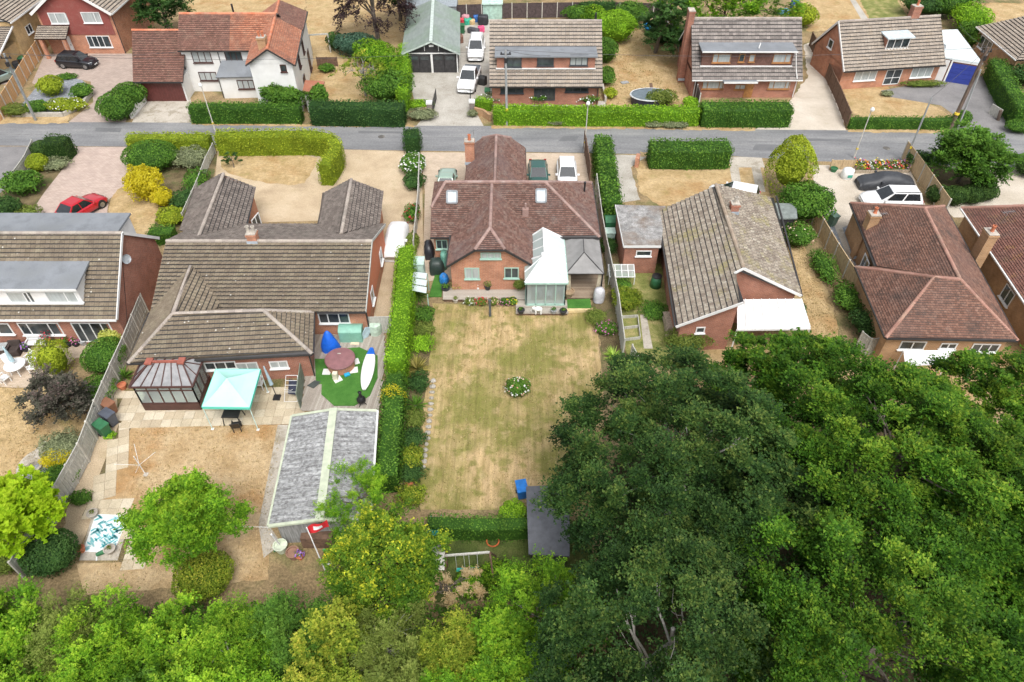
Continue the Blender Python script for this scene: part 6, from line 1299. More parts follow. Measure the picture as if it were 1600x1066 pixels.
# the wild hedgerow along the bottom
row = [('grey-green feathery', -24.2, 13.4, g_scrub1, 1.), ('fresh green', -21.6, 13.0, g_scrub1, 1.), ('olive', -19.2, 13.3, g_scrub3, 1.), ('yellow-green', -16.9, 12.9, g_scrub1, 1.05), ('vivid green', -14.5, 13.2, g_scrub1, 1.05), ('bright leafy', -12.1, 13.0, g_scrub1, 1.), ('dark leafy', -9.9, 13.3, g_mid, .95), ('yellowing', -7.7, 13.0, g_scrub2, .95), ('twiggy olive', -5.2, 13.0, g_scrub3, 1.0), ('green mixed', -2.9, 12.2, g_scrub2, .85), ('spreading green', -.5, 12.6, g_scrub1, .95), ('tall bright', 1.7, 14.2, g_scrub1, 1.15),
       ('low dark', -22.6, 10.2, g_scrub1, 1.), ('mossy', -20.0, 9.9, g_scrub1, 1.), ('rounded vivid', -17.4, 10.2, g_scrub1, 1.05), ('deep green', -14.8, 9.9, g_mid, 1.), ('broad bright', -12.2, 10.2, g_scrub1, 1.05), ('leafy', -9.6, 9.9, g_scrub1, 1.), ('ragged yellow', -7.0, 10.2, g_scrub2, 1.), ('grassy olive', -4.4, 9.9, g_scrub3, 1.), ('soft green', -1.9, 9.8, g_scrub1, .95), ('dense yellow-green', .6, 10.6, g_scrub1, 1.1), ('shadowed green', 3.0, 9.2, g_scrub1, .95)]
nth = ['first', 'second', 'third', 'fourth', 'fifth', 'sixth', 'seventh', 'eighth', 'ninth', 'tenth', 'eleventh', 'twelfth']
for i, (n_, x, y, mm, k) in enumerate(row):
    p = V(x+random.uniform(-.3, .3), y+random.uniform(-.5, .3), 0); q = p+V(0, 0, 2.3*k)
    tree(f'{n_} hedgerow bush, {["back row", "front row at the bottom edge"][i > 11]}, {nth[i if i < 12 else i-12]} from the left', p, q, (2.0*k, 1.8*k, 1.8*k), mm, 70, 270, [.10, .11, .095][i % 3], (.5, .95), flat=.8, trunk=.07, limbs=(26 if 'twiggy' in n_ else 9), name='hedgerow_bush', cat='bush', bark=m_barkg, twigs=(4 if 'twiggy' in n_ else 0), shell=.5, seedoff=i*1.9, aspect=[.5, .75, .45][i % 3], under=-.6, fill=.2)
for k_, (x_, y_) in enumerate(((655, 905), (735, 920), (780, 905), (560, 945))):
    shrub(['leafy filler bush left of the play tower', 'low green bush in front of the swing seats', 'green bush by the swing beam end', 'green bush below the flagpole'][k_], (x_, y_), (1.0, .8, 1.0), g_scrub1, 900, .10, .4)
tree('dead straw-coloured shrub in front of the swing frame', P(700, 935), P(700, 932)+V(0, 0, 1.0), (1.9, .9, .8), g_dead, 34, 170, .10, (.25, .5), trunk=.05, limbs=20, name='dead_shrub', cat='bush', aspect=.3)
n_ = 30000; ux_, uy_ = RNG.uniform(-27, 4.5, n_), RNG.uniform(6.5, 15.6, n_); pos = np.stack([ux_, uy_, np.abs(lump(np.stack([ux_, uy_, ux_*0], 1), 2., 1.1))*1.1+RNG.uniform(.1, .5, n_)], 1)
leaf_mesh('undergrowth', pos, unit(n_)*.7+[0, 0, .8], RNG.uniform(.12, .24, n_), np.clip(RNG.normal(.35, .2, n_), 0, 1), g_mid, None, kind='stuff')
bpy.data.objects['undergrowth']['label'] = 'tangled green undergrowth beneath the hedgerow bushes'; bpy.data.objects['undergrowth']['category'] = 'undergrowth'
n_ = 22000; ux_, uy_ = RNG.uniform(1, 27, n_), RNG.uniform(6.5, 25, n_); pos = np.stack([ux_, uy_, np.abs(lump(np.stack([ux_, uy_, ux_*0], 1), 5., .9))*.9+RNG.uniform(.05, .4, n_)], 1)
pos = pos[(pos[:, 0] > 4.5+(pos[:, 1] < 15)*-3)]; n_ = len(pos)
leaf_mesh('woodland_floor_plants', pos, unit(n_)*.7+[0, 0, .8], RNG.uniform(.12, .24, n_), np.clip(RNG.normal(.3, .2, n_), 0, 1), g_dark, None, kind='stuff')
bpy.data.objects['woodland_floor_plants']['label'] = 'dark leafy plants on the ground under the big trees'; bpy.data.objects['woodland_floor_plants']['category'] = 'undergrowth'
# loose blades standing out of the parched lawns
def blades(name, px, n, m, label, size=(.08, .16)):
    poly = [P(x, y, 0) for x, y in px]; xs, ys = [p.x for p in poly], [p.y for p in poly]; pts = []
    while len(pts) < n:
        q = (random.uniform(min(xs), max(xs)), random.uniform(min(ys), max(ys)))
        if inside(q, poly): pts.append((q[0], q[1], .04))
    pos = np.array(pts); keep = lump(pos, 7., .7)+.6*lump(pos, 3., 2.1) > RNG.uniform(-1.0, .5, n); pos = pos[keep]; k = len(pos)
    nn = unit(k); nn[:, 2] *= .5; up_ = unit(k)*.7+[0, 0, 1.]
    o = leaf_mesh(name, pos, nn, RNG.uniform(size[0], size[1], k), np.clip(RNG.normal(.5, .25, k), 0, 1), m, None, aspect=.28, kind='stuff', curl=up_.astype(np.float32)); o['label'] = label; o['category'] = 'grass'
g_straw = mat_leaf('straw_blades', [(0, (.20, .19, .05)), (.35, (.36, .29, .12)), (.7, (.58, .45, .25)), (1, (.68, .55, .34))], trans=.3)
blades('lawn_grass', [(676, 476), (918, 484), (940, 640), (930, 798), (656, 794), (666, 600)], 8000, g_straw, 'parched grass blades of the long middle lawn')
blades('lawn_grass', [(206, 668), (438, 664), (430, 830), (420, 903), (130, 928), (205, 820)], 4500, g_straw, 'withered grass of the bare brown lawn')
blades('lawn_grass', [(-20, 600), (60, 606), (150, 640), (110, 760), (-40, 800)], 3500, g_straw, 'parched grass of the far-left back lawn')
blades('lawn_grass', [(945, 30), (1045, 30), (1088, 166), (950, 166)], 4000, g_straw, 'dry grass of the lawn around the oval pool', (.14, .26))
blades('lawn_grass', [(1225, 380), (1250, 376), (1310, 500), (1310, 555), (1275, 560)], 3000, g_straw, 'dry grass strip beside the mossy bungalow')
# ------------------------------------------------------------------ conservatories, canopies, sheds
m_glass = mat_glass('clear_glass', (.80, .90, .89), .72)
m_polyg = mat_glass('grey_polycarbonate', (.40, .42, .44), .25, .25)
m_polyw = mat('white_roof_sheet', (.56, .63, .64), .3, var=.03)
def bars(h, segs, w, m, name='frame', up=None):
    mb = MB()
    for a, b in segs: mb.beam(a, b, w, w, up=up)
    return mb.build(name, m, h)
def glazed_side(h, a, b, z0, z1, n, m_f, m_g, dwarf=None, m_d=None, w=.07, mid=None):
    a, b = Vector((a[0], a[1], 0)), Vector((b[0], b[1], 0)); Z = V(0, 0, 1); u = (b-a).normalized(); nrm = Vector((u.y, -u.x, 0))
    if dwarf: MB().beam(a+Z*dwarf/2, b+Z*dwarf/2, .12, dwarf).build('dwarf_wall', m_d or m_f, h)
    zb = dwarf or z0
    seg = [(a+Z*(zb+w/2), b+Z*(zb+w/2)), (a+Z*(z1-w/2), b+Z*(z1-w/2))]
    for i in range(n+1):
        p = a.lerp(b, i/n); seg.append((p+Z*zb, p+Z*z1))
    if mid: seg.append((a+Z*mid, b+Z*mid))
    fr = bars(h, seg, w, m_f, 'window_frame')
    for i in range(n):
        p, q = a.lerp(b, i/n)+u*w/2, a.lerp(b, (i+1)/n)-u*w/2
        MB().poly([p+Z*(zb+w), q+Z*(zb+w), q+Z*(z1-w), p+Z*(z1-w)]).build('pane', m_g, fr)
def glazed_roof(h, quads, n_list, m_f, m_g, w=.05):
    for (e0, e1, r1, r0), n in zip(quads, n_list):
        seg = []
        for i in range(n+1): seg.append((e0.lerp(e1, i/n)+V(0, 0, .03), r0.lerp(r1, i/n)+V(0, 0, .03)))
        rf = None
        for sg in seg:
            b_ = bars(h, [sg], w, m_f, 'glazing_bar'); rf = rf or b_
        for i in range(n):
            a, b, c, d = e0.lerp(e1, i/n), e0.lerp(e1, (i+1)/n), r0.lerp(r1, (i+1)/n), r0.lerp(r1, i/n)
            pts = [a, b, c, d] if (c-d).length > .02 else [a, b, c]
            MB().poly(pts).build('roof_pane', m_g, rf)
# brown conservatory
CB = thing('brown_conservatory', 'dark brown framed conservatory with hipped translucent roof, left of the teal canopy', 'conservatory', P(270, 640))
fl, fr = P(228, 641), P(316, 640); dep = V(-.15, 3.0, 0); bl, br = fl+V(-.1, 2.6, 0), fr+V(-.1, 2.6, 0); ez = 2.15
glazed_side(CB, fl, fr, 0, ez, 5, m_brown, m_glass, .6, m_brown, mid=1.75); glazed_side(CB, fr, br, 0, ez, 4, m_brown, m_glass, .6, m_brown); glazed_side(CB, bl, fl, 0, ez, 4, m_brown, m_glass, .6, m_brown)
o_ = .15; E0, E1, E2, E3 = fl+V(-o_, -o_, ez), fr+V(o_, -o_, ez), br+V(o_, 0, ez), bl+V(-o_, 0, ez); r0, r1 = fl.lerp(bl, .52)+V(.75, 0, 2.75), fr.lerp(br, .52)+V(-.75, 0, 2.75)
glazed_roof(CB, [(E0, E1, r1, r0), (E1, E2, r1+V(.01, 0, 0), r1), (E2, E3, r0, r1), (E3, E0, r0, r0+V(.01, 0, 0))], [6, 3, 5, 3], m_brown, mat('grey_poly_sheet', (.27, .27, .275), .3, var=.1))
MB().beam(r0+V(-.1, 0, .06), r1+V(.1, 0, .06), .12, .14).box(r0+V(0, 0, .1), (.4, .5, .12)).box(r1+V(0, 0, .1), (.4, .5, .12)).build('ridge', mat('red_brown_plastic', (.32, .10, .07), .4), CB)
for a, b in ((E0, r0), (E1, r1), (E0, E1), (E1, E2), (E3, E0)): MB().beam(a+V(0, 0, .05), b+V(0, 0, .05), .09, .09).build('roof_bar', m_brown, CB)
MB().prism([(fl.x, fl.y), (fr.x, fr.y), (br.x, br.y), (bl.x, bl.y)], 0, .05).build('floor', m_conc2, CB)
def sofa(label, p, rz, w=1.6, m=None, name='sofa'):
    t = thing(name, label, 'sofa', p); m = m or mat('cream_fabric', (.58, .54, .47), .9); c, s = math.cos(rz), math.sin(rz)
    def q(x, y, z): return V(p[0]+x*c-y*s, p[1]+x*s+y*c, p[2]+z)
    MB().box(q(0, 0, .22), (w, .8, .42), rz).build('seat', m, t); MB().box(q(0, .33, .55), (w, .2, .6), rz).build('backrest', m, t)
    for x in (-w/2+.09, w/2-.09): MB().box(q(x, 0, .45), (.2, .82, .25), rz).build('armrest', m, t)
sofa('pale sofa inside the brown conservatory', fl.lerp(br, .45)+V(0, 0, .05), .1)
sofa('pale armchair inside the brown conservatory', fl.lerp(br, .75)+V(0, -.4, .05), -1.2, .9, name='armchair')
# white-roofed green conservatory of the middle bungalow
CG = thing('green_conservatory', 'sage green conservatory with white hipped glass roof on the middle bungalow', 'conservatory', P(850, 476))
a0, a1 = P(822, 477, .25), P(882, 477, .25); a0.z = a1.z = 0; b0, b1 = a0+V(0, 2.2, 0), a1+V(0, 4.6, 0); z1 = 2.35
glazed_side(CG, a0, a1, .3, z1, 4, m_greenf, m_glass, .32, m_greenf); glazed_side(CG, a1, b1, .3, z1, 5, m_greenf, m_glass, .32, m_greenf); glazed_side(CG, b0, a0, .3, z1, 3, m_greenf, m_glass, .32, m_greenf)
mx = (a0.x+a1.x)/2-.1; ap, fa = V(mx, a0.y+1.75, 3.3), V(mx, a0.y+4.9, 3.3)
E0, E1, E2, E3 = a0+V(-.12, -.12, z1), a1+V(.12, -.12, z1), a1+V(.12, 5.0, z1), V(mx-1.0, a0.y+5.0, z1+.05); E4 = a0+V(-.12, 2.2, z1); E5 = V(mx-1.05, a0.y+2.3, z1+.15)
glazed_roof(CG, [(E0, E1, ap+V(.01, 0, 0), ap), (E1, E2, fa, ap)], [4, 5], m_upvc, m_polyw); glazed_roof(CG, [(E4, E0, ap, ap+V(0, .01, 0)), (E3, E5, ap, fa)], [2, 3], m_upvc, mat_glass('pale_roof_glass', (.72, .82, .80), .45))
for a, b in ((E0, ap), (E1, ap), (ap, fa), (E4, ap), (E3, fa), (E2, fa)): MB().beam(a+V(0, 0, .05), b+V(0, 0, .05), .08, .07).build('roof_bar', m_upvc, CG)
MB().beam(E0-V(0, 0, .06), E1-V(0, 0, .06), .1, .12).build('gutter', m_greenf, CG); MB().beam(E1-V(0, 0, .06), E2-V(0, 0, .06), .1, .12).build('gutter', m_greenf, CG)
MB().box(ap+V(0, -.02, .08), (.4, .3, .12)).build('finial_block', m_upvc, CG)
def chair(label, p, rz, m, name='garden_chair', w=.5, arms=True, group=None):
    t = thing(name, label, 'chair', p, group); c, s = math.cos(rz), math.sin(rz)
    def q(x, y, z): return V(p[0]+x*c-y*s, p[1]+x*s+y*c, p[2]+z)
    MB().box(q(0, 0, .43), (w, .48, .05), rz).build('seat', m, t)
    MB().beam(q(0, -.22, .45), q(0, -.34, .92), w, .04, up=(q(0, 1, 0)-q(0, 0, 0))).build('backrest', m, t)
    for x in (-w/2+.04, w/2-.04):
        for y in (-.2, .2): MB().beam(q(x, y, 0), q(x, y, .43), .045, .045).build('leg', m, t)
        if arms: MB().beam(q(x, -.25, .65), q(x, .2, .65), .05, .04).beam(q(x, .2, .43), q(x, .2, .65), .04, .04).build('armrest', m, t)
    return t
def table(label, p, r, h, m, rect=None, name='garden_table', rz=0.):
    t = thing(name, label, 'table', p)
    if rect:
        MB().box((p[0], p[1], p[2]+h), (rect[0], rect[1], .05), rz).build('tabletop', m, t); L_s = [(x*rect[0]*.43, y*rect[1]*.42) for x in (-1, 1) for y in (-1, 1)]
    else:
        MB().lathe((p[0], p[1], p[2]+h-.03), [(r, 0), (r+.01, .02), (r, .05)], 24).build('tabletop', m, t); L_s = [(math.cos(k*math.pi/2+.6)*r*.6, math.sin(k*math.pi/2+.6)*r*.6) for k in range(4)]
    for x, y in L_s: MB().tube([(p[0]+x*1.2, p[1]+y*1.2, p[2]), (p[0]+x, p[1]+y, p[2]+h-.03)], .03, 6).build('leg', m, t)
    return t
m_greyf = mat('grey_wicker', (.30, .30, .30), .8)
table('grey dining table inside the green conservatory', a0+V(1.6, 1.3, .3), .5, .72, m_greyf, (1.1, .7))
for k, (x, y, r_) in enumerate(((.85, 1.2, 1.57), (2.4, 1.3, -1.57), (1.6, .75, 0))): chair(f'grey wicker chair at the conservatory table, {["left", "right", "near"][k]} side', a0+V(x, y, .3), r_, m_greyf)
# grey hard-top gazebo
GZ = thing('grey_gazebo', 'grey fabric-roofed gazebo between the conservatory and the long fence', 'gazebo', P(910, 440))
g0, g1, g2, g3 = P(884, 428, 2.2), P(944, 428, 2.2), P(936, 372, 2.2), P(881, 372, 2.2); gA, gB = (g0+g1)/2+V(0, 1.5, .75), (g2+g3)/2+V(0, -1.1, .75)
gm = MB()
def sag_quad(mb, e0, e1, r1, r0, n=8, sag=.1):
    for i in range(n):
        for j in range(n):
            def q(s, t): return e0.lerp(e1, s).lerp(r0.lerp(r1, s), t)-V(0, 0, sag*4*t*(1-t)*(.5+.5*math.sin(math.pi*s)))
            mb.add([q(i/n, j/n), q((i+1)/n, j/n), q((i+1)/n, (j+1)/n), q(i/n, (j+1)/n)], [(0, 1, 2, 3)], .5)
m_gaz = mat('taupe_canvas', (.24, .235, .23), .85, var=.08, scale=1.5)
for q in ((g0, g1, gA, gA), (g1, g2, gB, gA), (g2, g3, gB, gB), (g3, g0, gA, gB)):
    mb = MB(); sag_quad(mb, *q, 6, .1); mb.build('canopy_panel', m_gaz, GZ, smooth=True)
for a, b in ((g0, gA), (g1, gA), (g2, gB), (g3, gB), (gA, gB), (g0, g1), (g1, g2), (g3, g0)): MB().beam(a+V(0, 0, -.02), b+V(0, 0, -.02), .05, .05).build('frame_bar', m_gutter, GZ)
for p in (g0, g1, g2, g3):
    c = p.lerp((g0+g2)/2, .06); MB().beam(V(c.x, c.y, .2), V(c.x, c.y, 2.15), .09, .09).build('post', m_black, GZ)
for p, d_ in ((g0, .3), (g1, -.3)):
    mb = MB()
    for k in range(5): mb.tube([V(p.x+d_*.6+k*.06*(1 if d_ > 0 else -1), p.y+.25, .25), V(p.x+d_*.4+k*.05*(1 if d_ > 0 else -1), p.y+.2, 2.1)], [.06, .04], 6)
    mb.build('tied_curtain', mat('beige_curtain', (.50, .44, .33), .9), GZ)
sofa('dark outdoor sofa under the grey gazebo', V((g2.x+g3.x)/2, g2.y-.5, .25), 0, 1.8, mat('charcoal_cushion', (.06, .06, .065), .9)); table('low table under the grey gazebo', V((g2.x+g3.x)/2, g2.y-1.5, .25), .4, .4, m_greyf, (.9, .5))
# decks of separate boards
def deck(label, px, z, m, bw=.14, ang=0., name='timber_deck', world=None, skirt=True):
    poly = [Vector((P(x, y, z).x, P(x, y, z).y)) for x, y in px] if world is None else [Vector(p) for p in world]
    poly = [Vector(p) for p in ccw(poly)]; t = thing(name, label, 'deck', (poly[0].x, poly[0].y, 0)); c, s = math.cos(ang), math.sin(ang)
    loc = [(p.x*c+p.y*s, -p.x*s+p.y*c) for p in poly]; v0, v1 = min(l[1] for l in loc), max(l[1] for l in loc); n = int((v1-v0)/bw); mb = MB()
    for k in range(n):
        v = v0+(k+.5)*bw; xs = []
        for i in range(len(loc)):
            (ua, va), (ub, vb) = loc[i], loc[(i+1) % len(loc)]
            if (va <= v) != (vb <= v): xs.append(ua+(ub-ua)*(v-va)/(vb-va))
        xs.sort()
        for u0, u1 in zip(xs[::2], xs[1::2]):
            cu = (u0+u1)/2; mb.box((cu*c-v*s, cu*s+v*c, z-.015+random.uniform(-.003, .003)), (u1-u0, bw-.008, .03), ang)
    mb.build('deck_boards', m, t, kind='stuff')
    if skirt: MB().prism([(p.x*1.0, p.y) for p in inset(poly, .06) and [Vector(q) for q in inset(poly, .06)]], 0, z-.035).build('joists', m_f_brown, t)
    return t
m_deckg = mat_tile('silvered_deck_board', [(0, (.30, .26, .22)), (.5, (.37, .33, .285)), (1, (.43, .39, .34))], lamt=.15, samt=.3, stain=(.22, .19, .16))
m_deckb = mat_tile('brown_deck_board', [(0, (.27, .20, .14)), (.5, (.33, .25, .18)), (1, (.39, .31, .23))], lamt=.15, samt=.35, stain=(.18, .14, .10))
deck('silvered deck in front of the middle bungalow wall', [(692, 450), (830, 450), (830, 468), (692, 468)], .28, m_deckg)
deck('lower silvered deck before the green conservatory', [(806, 468), (888, 468), (888, 490), (806, 490)], .24, m_deckg)
deck('brown deck under the grey gazebo', [(886, 396), (942, 396), (946, 466), (886, 466)], .22, m_deckb)
deck('weathered deck around the hot tub', [(476, 596), (474, 520), (508, 510), (600, 512), (602, 560), (592, 640), (470, 642)], .12, m_deckg, ang=R(84), skirt=False)
m_turf = mat_blend('artificial_turf', [(.3, (.045, .15, .025)), (.5, (.07, .20, .035)), (.7, (.10, .25, .05))], 1.2, fine=(30, .2), fine2=(70, .25), bump=.4)
def turf(label, px, z):
    pts = [P(x, y, z) for x, y in px]; return tag(MB().prism([(p.x, p.y) for p in ccw(pts)], z-.03, z+.02).build('turf_mat', m_turf), label, 'artificial turf')
turf('large octagonal artificial turf mat under the hot tub', [(505, 565), (520, 546), (562, 543), (590, 556), (590, 590), (578, 618), (554, 634), (522, 634), (502, 616)], .15)
turf('small artificial turf strip left of the hot tub', [(492, 561), (508, 561), (506, 600), (494, 600)], .145)
turf('artificial turf mat on the deck step by the barbecue cover', [(886, 468), (922, 467), (924, 482), (887, 482)], .26)
turf('long artificial turf strip beside the middle bungalow', [(680, 428), (692, 428), (690, 464), (670, 464)], .06)
p = P(887, 484); tag(MB().beam(P(884, 486, .15), P(926, 484, .15), .25, .22).build('timber_step', mat('new_pine', (.62, .48, .26), .8), None), 'new pine step edge below the small turf mat', 'step')
# teal pop-up canopy
TG = thing('popup_canopy', 'pale teal pop-up canopy on white legs over the slab patio', 'canopy', P(355, 655))
c0, c1, c2, c3 = P(315, 636, 2.05), P(390, 637, 2.05), P(407, 577, 2.05), P(337, 577, 2.05); pk = P(354, 591, 2.75)
m_teal = mat('pale_teal_fabric', (.42, .76, .68), .8, var=.04, scale=1.)
m_teald = mat('teal_valance', (.12, .58, .45), .8, var=.04)
for a, b in ((c0, c1), (c1, c2), (c2, c3), (c3, c0)):
    mb = MB(); sag_quad(mb, a, b, pk, pk, 7, .13); mb.build('canopy_panel', m_teal, TG, smooth=True)
    MB().beam(a-V(0, 0, .08), b-V(0, 0, .08), .02, .2).build('valance', m_teald, TG)
for p in (c0, c1, c2, c3):
    q = p.lerp(V(pk.x, pk.y, p.z), .02); MB().tube([V(q.x, q.y, 0), V(q.x, q.y, 2.0)], .028, 6).build('leg', mat('pale_teal_metal', (.55, .72, .68), .4), TG); MB().box((q.x, q.y, .02), (.16, .16, .03)).build('foot', m_upvc, TG)
table('black patio table under the teal canopy', V(-16.6, 27.3, .03), .5, .72, m_black, (1.0, .8)); chair('black chair under the teal canopy', V(-16.2, 26.6, .03), 0.2, m_black)
# long grey shed with corrugated roof
SH = thing('long_shed', 'long grey corrugated-roofed shed with pale green ridge strip in the lower left', 'shed', P(505, 740))
s0, s1, s2 = P(457, 650, 2.1), P(521, 640, 2.65), P(589, 642, 2.1); t0, t1, t2 = P(420, 822, 2.1), P(500, 812, 2.65), P(578, 812, 2.1)
m_corr = mat('speckled_asbestos_sheet', (.30, .305, .305), .9, var=.16, scale=1.2, dirt=(.085, .08, .08), dscale=5, damt=.85, fine=(7, .4), stretch=(.6, 2.2, 1))
for A_, B_, C_, D_ in ((s0, s1, t1, t0), (s1, s2, t2, t1)):
    mb = MB(); n = 46
    for i in range(n):
        f0, f1 = i/n, (i+1)/n; hgt = (.0, .035)[i % 2]; h2 = (.035, .0)[i % 2]
        mb.add([A_.lerp(D_, f0)+V(0, 0, hgt), B_.lerp(C_, f0)+V(0, 0, hgt), B_.lerp(C_, f1)+V(0, 0, h2), A_.lerp(D_, f1)+V(0, 0, h2)], [(0, 1, 2, 3)], .5)
    mb.build('corrugated_sheet', m_corr, SH, smooth=True)
m_pgreen = mat('pale_green_trim', (.46, .50, .38), .8, var=.08)
MB().beam(s1+V(0, .05, .07), t1+V(0, -.1, .07), .42, .05).build('ridge_cap', m_pgreen, SH)
for a, b in ((t0, t1), (t1, t2), (s0, s1), (s1, s2)): MB().beam(a+V(0, 0, -.02), b+V(0, 0, -.02), .16, .12).build('bargeboard', m_pgreen, SH)
MB().beam(s0+V(-.05, 0, .0), t0+V(-.05, 0, 0), .1, .1).build('gutter', m_pgreen, SH); MB().beam(s2+V(.05, 0, .0), t2+V(.05, 0, 0), .1, .1).build('gutter', m_white, SH)
box_walls(SH, inset([s0, s2, t2, t0], .25), 2.05, mat('grey_shed_boards', (.27, .27, .265), .85, var=.2, scale=3, stretch=(4, 4, .4)), gables=[[t0+V(.25, .3, -.05), t2+V(-.25, .3, -.05), t1+V(0, .3, -.1)]])
# dark flat shed roof at the lawn's far end
DS = thing('flat_roof_shed', 'dark flat-roofed shed half under the hornbeam at the end of the lawn', 'shed', P(852, 830))
d0, d1, d2, d3 = P(822, 760, 2.2), P(890, 757, 2.2), P(890, 869, 2.0), P(826, 866, 2.0)
MB().slab([d0, d1, d2, d3], .12).build('roof', mat('dark_grey_felt', (.105, .11, .125), .9, var=.1), DS); box_walls(DS, inset([d0, d1, d2, d3], .15), 1.95, m_blackwood)
# small things around the brown bungalow
HT = thing('hot_tub', 'round hot tub with maroon lid and wooden sides on the turf mat', 'hot tub', P(531, 575))
hc = P(531, 560, .85); hc.z = .15
MB().lathe(hc, [(.86, 0), (.86, .1), (.88, .5), (.86, .62)], 28).build('tub_side', mat('cedar_slats', (.42, .20, .12), .7, var=.3, scale=9, stretch=(6, 6, .2)), HT)
MB().lathe(hc, [(.96, .60), (.97, .68), (.93, .74), (.2, .78), (.02, .78)], 32).build('lid', mat('maroon_vinyl', (.24, .115, .12), .5, var=.08), HT, smooth=False)
MB().box(hc+V(-.1, .35, .785), (.22, .08, .01)).build('badge', m_mortar, HT)
MB().box(hc+V(-.15, -1.15, .3), (.3, .3, .55)).build('pump_box', mat('beige_plastic', (.62, .58, .45), .5), HT)
for k, (x, y) in enumerate(((-.85, -.55), (.85, -.4), (.82, .35), (-.05, -1.2))):
    tag(MB().box(hc+V(x, y, .03), (.5, .5, .05), .2*k).build('base_slab', m_white), ['white base slab at the tub left', 'white base slab at the tub right', 'white base slab behind the tub', 'white base slab under the tub pump'][k], 'slab')
tag(MB().box(hc+V(.5, -.85, .1), (.35, .22, .12), .5).build('blue_towel', mat('blue_cloth', (.02, .32, .55), .9)), 'crumpled blue cloth at the foot of the hot tub', 'cloth')
# paddle board leaning flat on the turf edge
pb0, pb1 = P(569, 610, .25), P(581, 545, .45); ax = (pb1-pb0); u = ax.normalized(); sd = u.cross(V(0, 0, 1)).normalized(); nn = sd.cross(u)
PB = thing('paddle_board', 'white paddle board with blue nose beside the hot tub', 'paddle board', pb0)
vs = []; K = 18
for i in range(K+1):
    t = i/K; wd = .40*math.sin(math.pi*min(1, max(0, t*.94+.03)))**.55
    for (a, b) in ((-1, 0), (-.8, .06), (.8, .06), (1, 0), (.8, -.06), (-.8, -.06)): vs.append(pb0+ax*t+sd*wd*a+nn*(b+.04+.12*(t-.5)**2))
K1 = int(K*.86)
def strip(i0, i1): return [(i*6+j, i*6+(j+1) % 6, (i+1)*6+(j+1) % 6, (i+1)*6+j) for i in range(i0, i1) for j in range(6)]
MB().add(vs, strip(0, K1)+[(5, 4, 3, 2, 1, 0)], .5).build('deck_pad', mat('board_white', (.80, .80, .80), .35, var=.02), PB); MB().add(vs, strip(K1, K)+[tuple(range(K*6, K*6+6))], .5).build('nose', mat('board_blue', (.01, .12, .55), .4), PB)
MB().add([pb0+ax*.12+nn*-.05, pb0+ax*.2+nn*-.05, pb0+ax*.13+nn*-.22], [(0, 1, 2)]).build('fin', m_black, PB)
def cover_blob(name, label, p, prof, n, m, cat, sx=1., sy=1., amp=.08, rz=0., sq=1.):
    vs = []; fs = []; k = len(prof)
    for i, (r, z) in enumerate(prof):
        for j in range(n):
            a = 2*math.pi*j/n; q = r*(1+amp*math.sin(a*5+i*1.1)+amp*.6*math.sin(a*9+i*2.3)); ca, sa = math.cos(a), math.sin(a); x, y = q*math.copysign(abs(ca)**sq, ca)*sx, q*math.copysign(abs(sa)**sq, sa)*sy
            vs.append((p[0]+x*math.cos(rz)-y*math.sin(rz), p[1]+x*math.sin(rz)+y*math.cos(rz), p[2]+z))
    for i in range(k-1):
        for j in range(n): fs.append((i*n+j, i*n+(j+1) % n, (i+1)*n+(j+1) % n, (i+1)*n+j))
    fs.append(tuple(range((k-1)*n, k*n)))
    return tag(MB().add(vs, fs, .5).build(name, m, smooth=True), label, cat)
cover_blob('blue_cover', 'bright blue covered parasol bundle on the deck by the hot tub', P(517, 545, .1), [(.62, 0), (.6, .35), (.5, .7), (.33, 1.1), (.18, 1.45), (.05, 1.6)], 22, mat('blue_tarp', (.01, .12, .62), .5, var=.1), 'cover', 1.0, .8)
# teal storage box with rounded lid
SB = thing('storage_box', 'sea-green plastic storage box with curved lid against the bungalow wall', 'storage box', P(551, 528)); c = P(551, 528, .12); m_sb = mat('sea_green_plastic', (.20, .42, .33), .5, var=.06)
MB().box(c+V(0, 0, .45), (1.5, .9, .9)).build('box', m_sb, SB)
pr = [(-.47+.94*i/8, .9+.22*math.sin(math.pi*i/8)) for i in range(9)]; vs = [c+V(s*.77, y, z) for s in (-1, 1) for (y, z) in pr]
MB().add(vs, [(i, i+1, 10+i, 9+i) for i in range(8)]+[tuple(range(8, -1, -1)), tuple(range(9, 18))]).build('lid', m_sb, SB)
for x in (-.35, .35): MB().box(c+V(x, -.46, .5), (.62, .03, .7)).build('door', m_sb, SB)
wb = P(570, 530, .12); tag(MB().beam(wb+V(-.1, .0, .0), wb+V(.35, .25, .85), .6, .05, up=(1, -1, 0)).build('folded_panel', mat('blue_white_plastic', (.45, .58, .66), .5)), 'pale blue folded panel leaning by the storage box', 'panel')
tag(MB().box(P(555, 534, .13)+V(0, -.15, .01), (.55, .3, .03)).build('step_board', mat('light_board', (.66, .54, .40), .8)), 'light wooden board on the deck before the storage box', 'board')
tag(MB().box(P(588, 530, .02), (.6, .6, .05), .3).build('drain_cover', m_f_brown), 'square brown cover in the gravel by the side gate', 'cover')
CH = thing('chiminea', 'small dark chiminea at the deck corner', 'chiminea', P(566, 632)); cp = P(566, 632, .12)
MB().lathe(cp+V(0, 0, .2), [(.1, 0), (.26, .12), (.28, .3), (.16, .48), (.1, .55), (.09, .85), (.12, .9)], 14).build('body', m_black, CH, smooth=True)
for k in range(3): MB().beam(cp+V(.05*math.cos(k*2.1), .05*math.sin(k*2.1), .25), cp+V(.28*math.cos(k*2.1), .28*math.sin(k*2.1), 0), .03, .03).build('leg', m_black, CH)
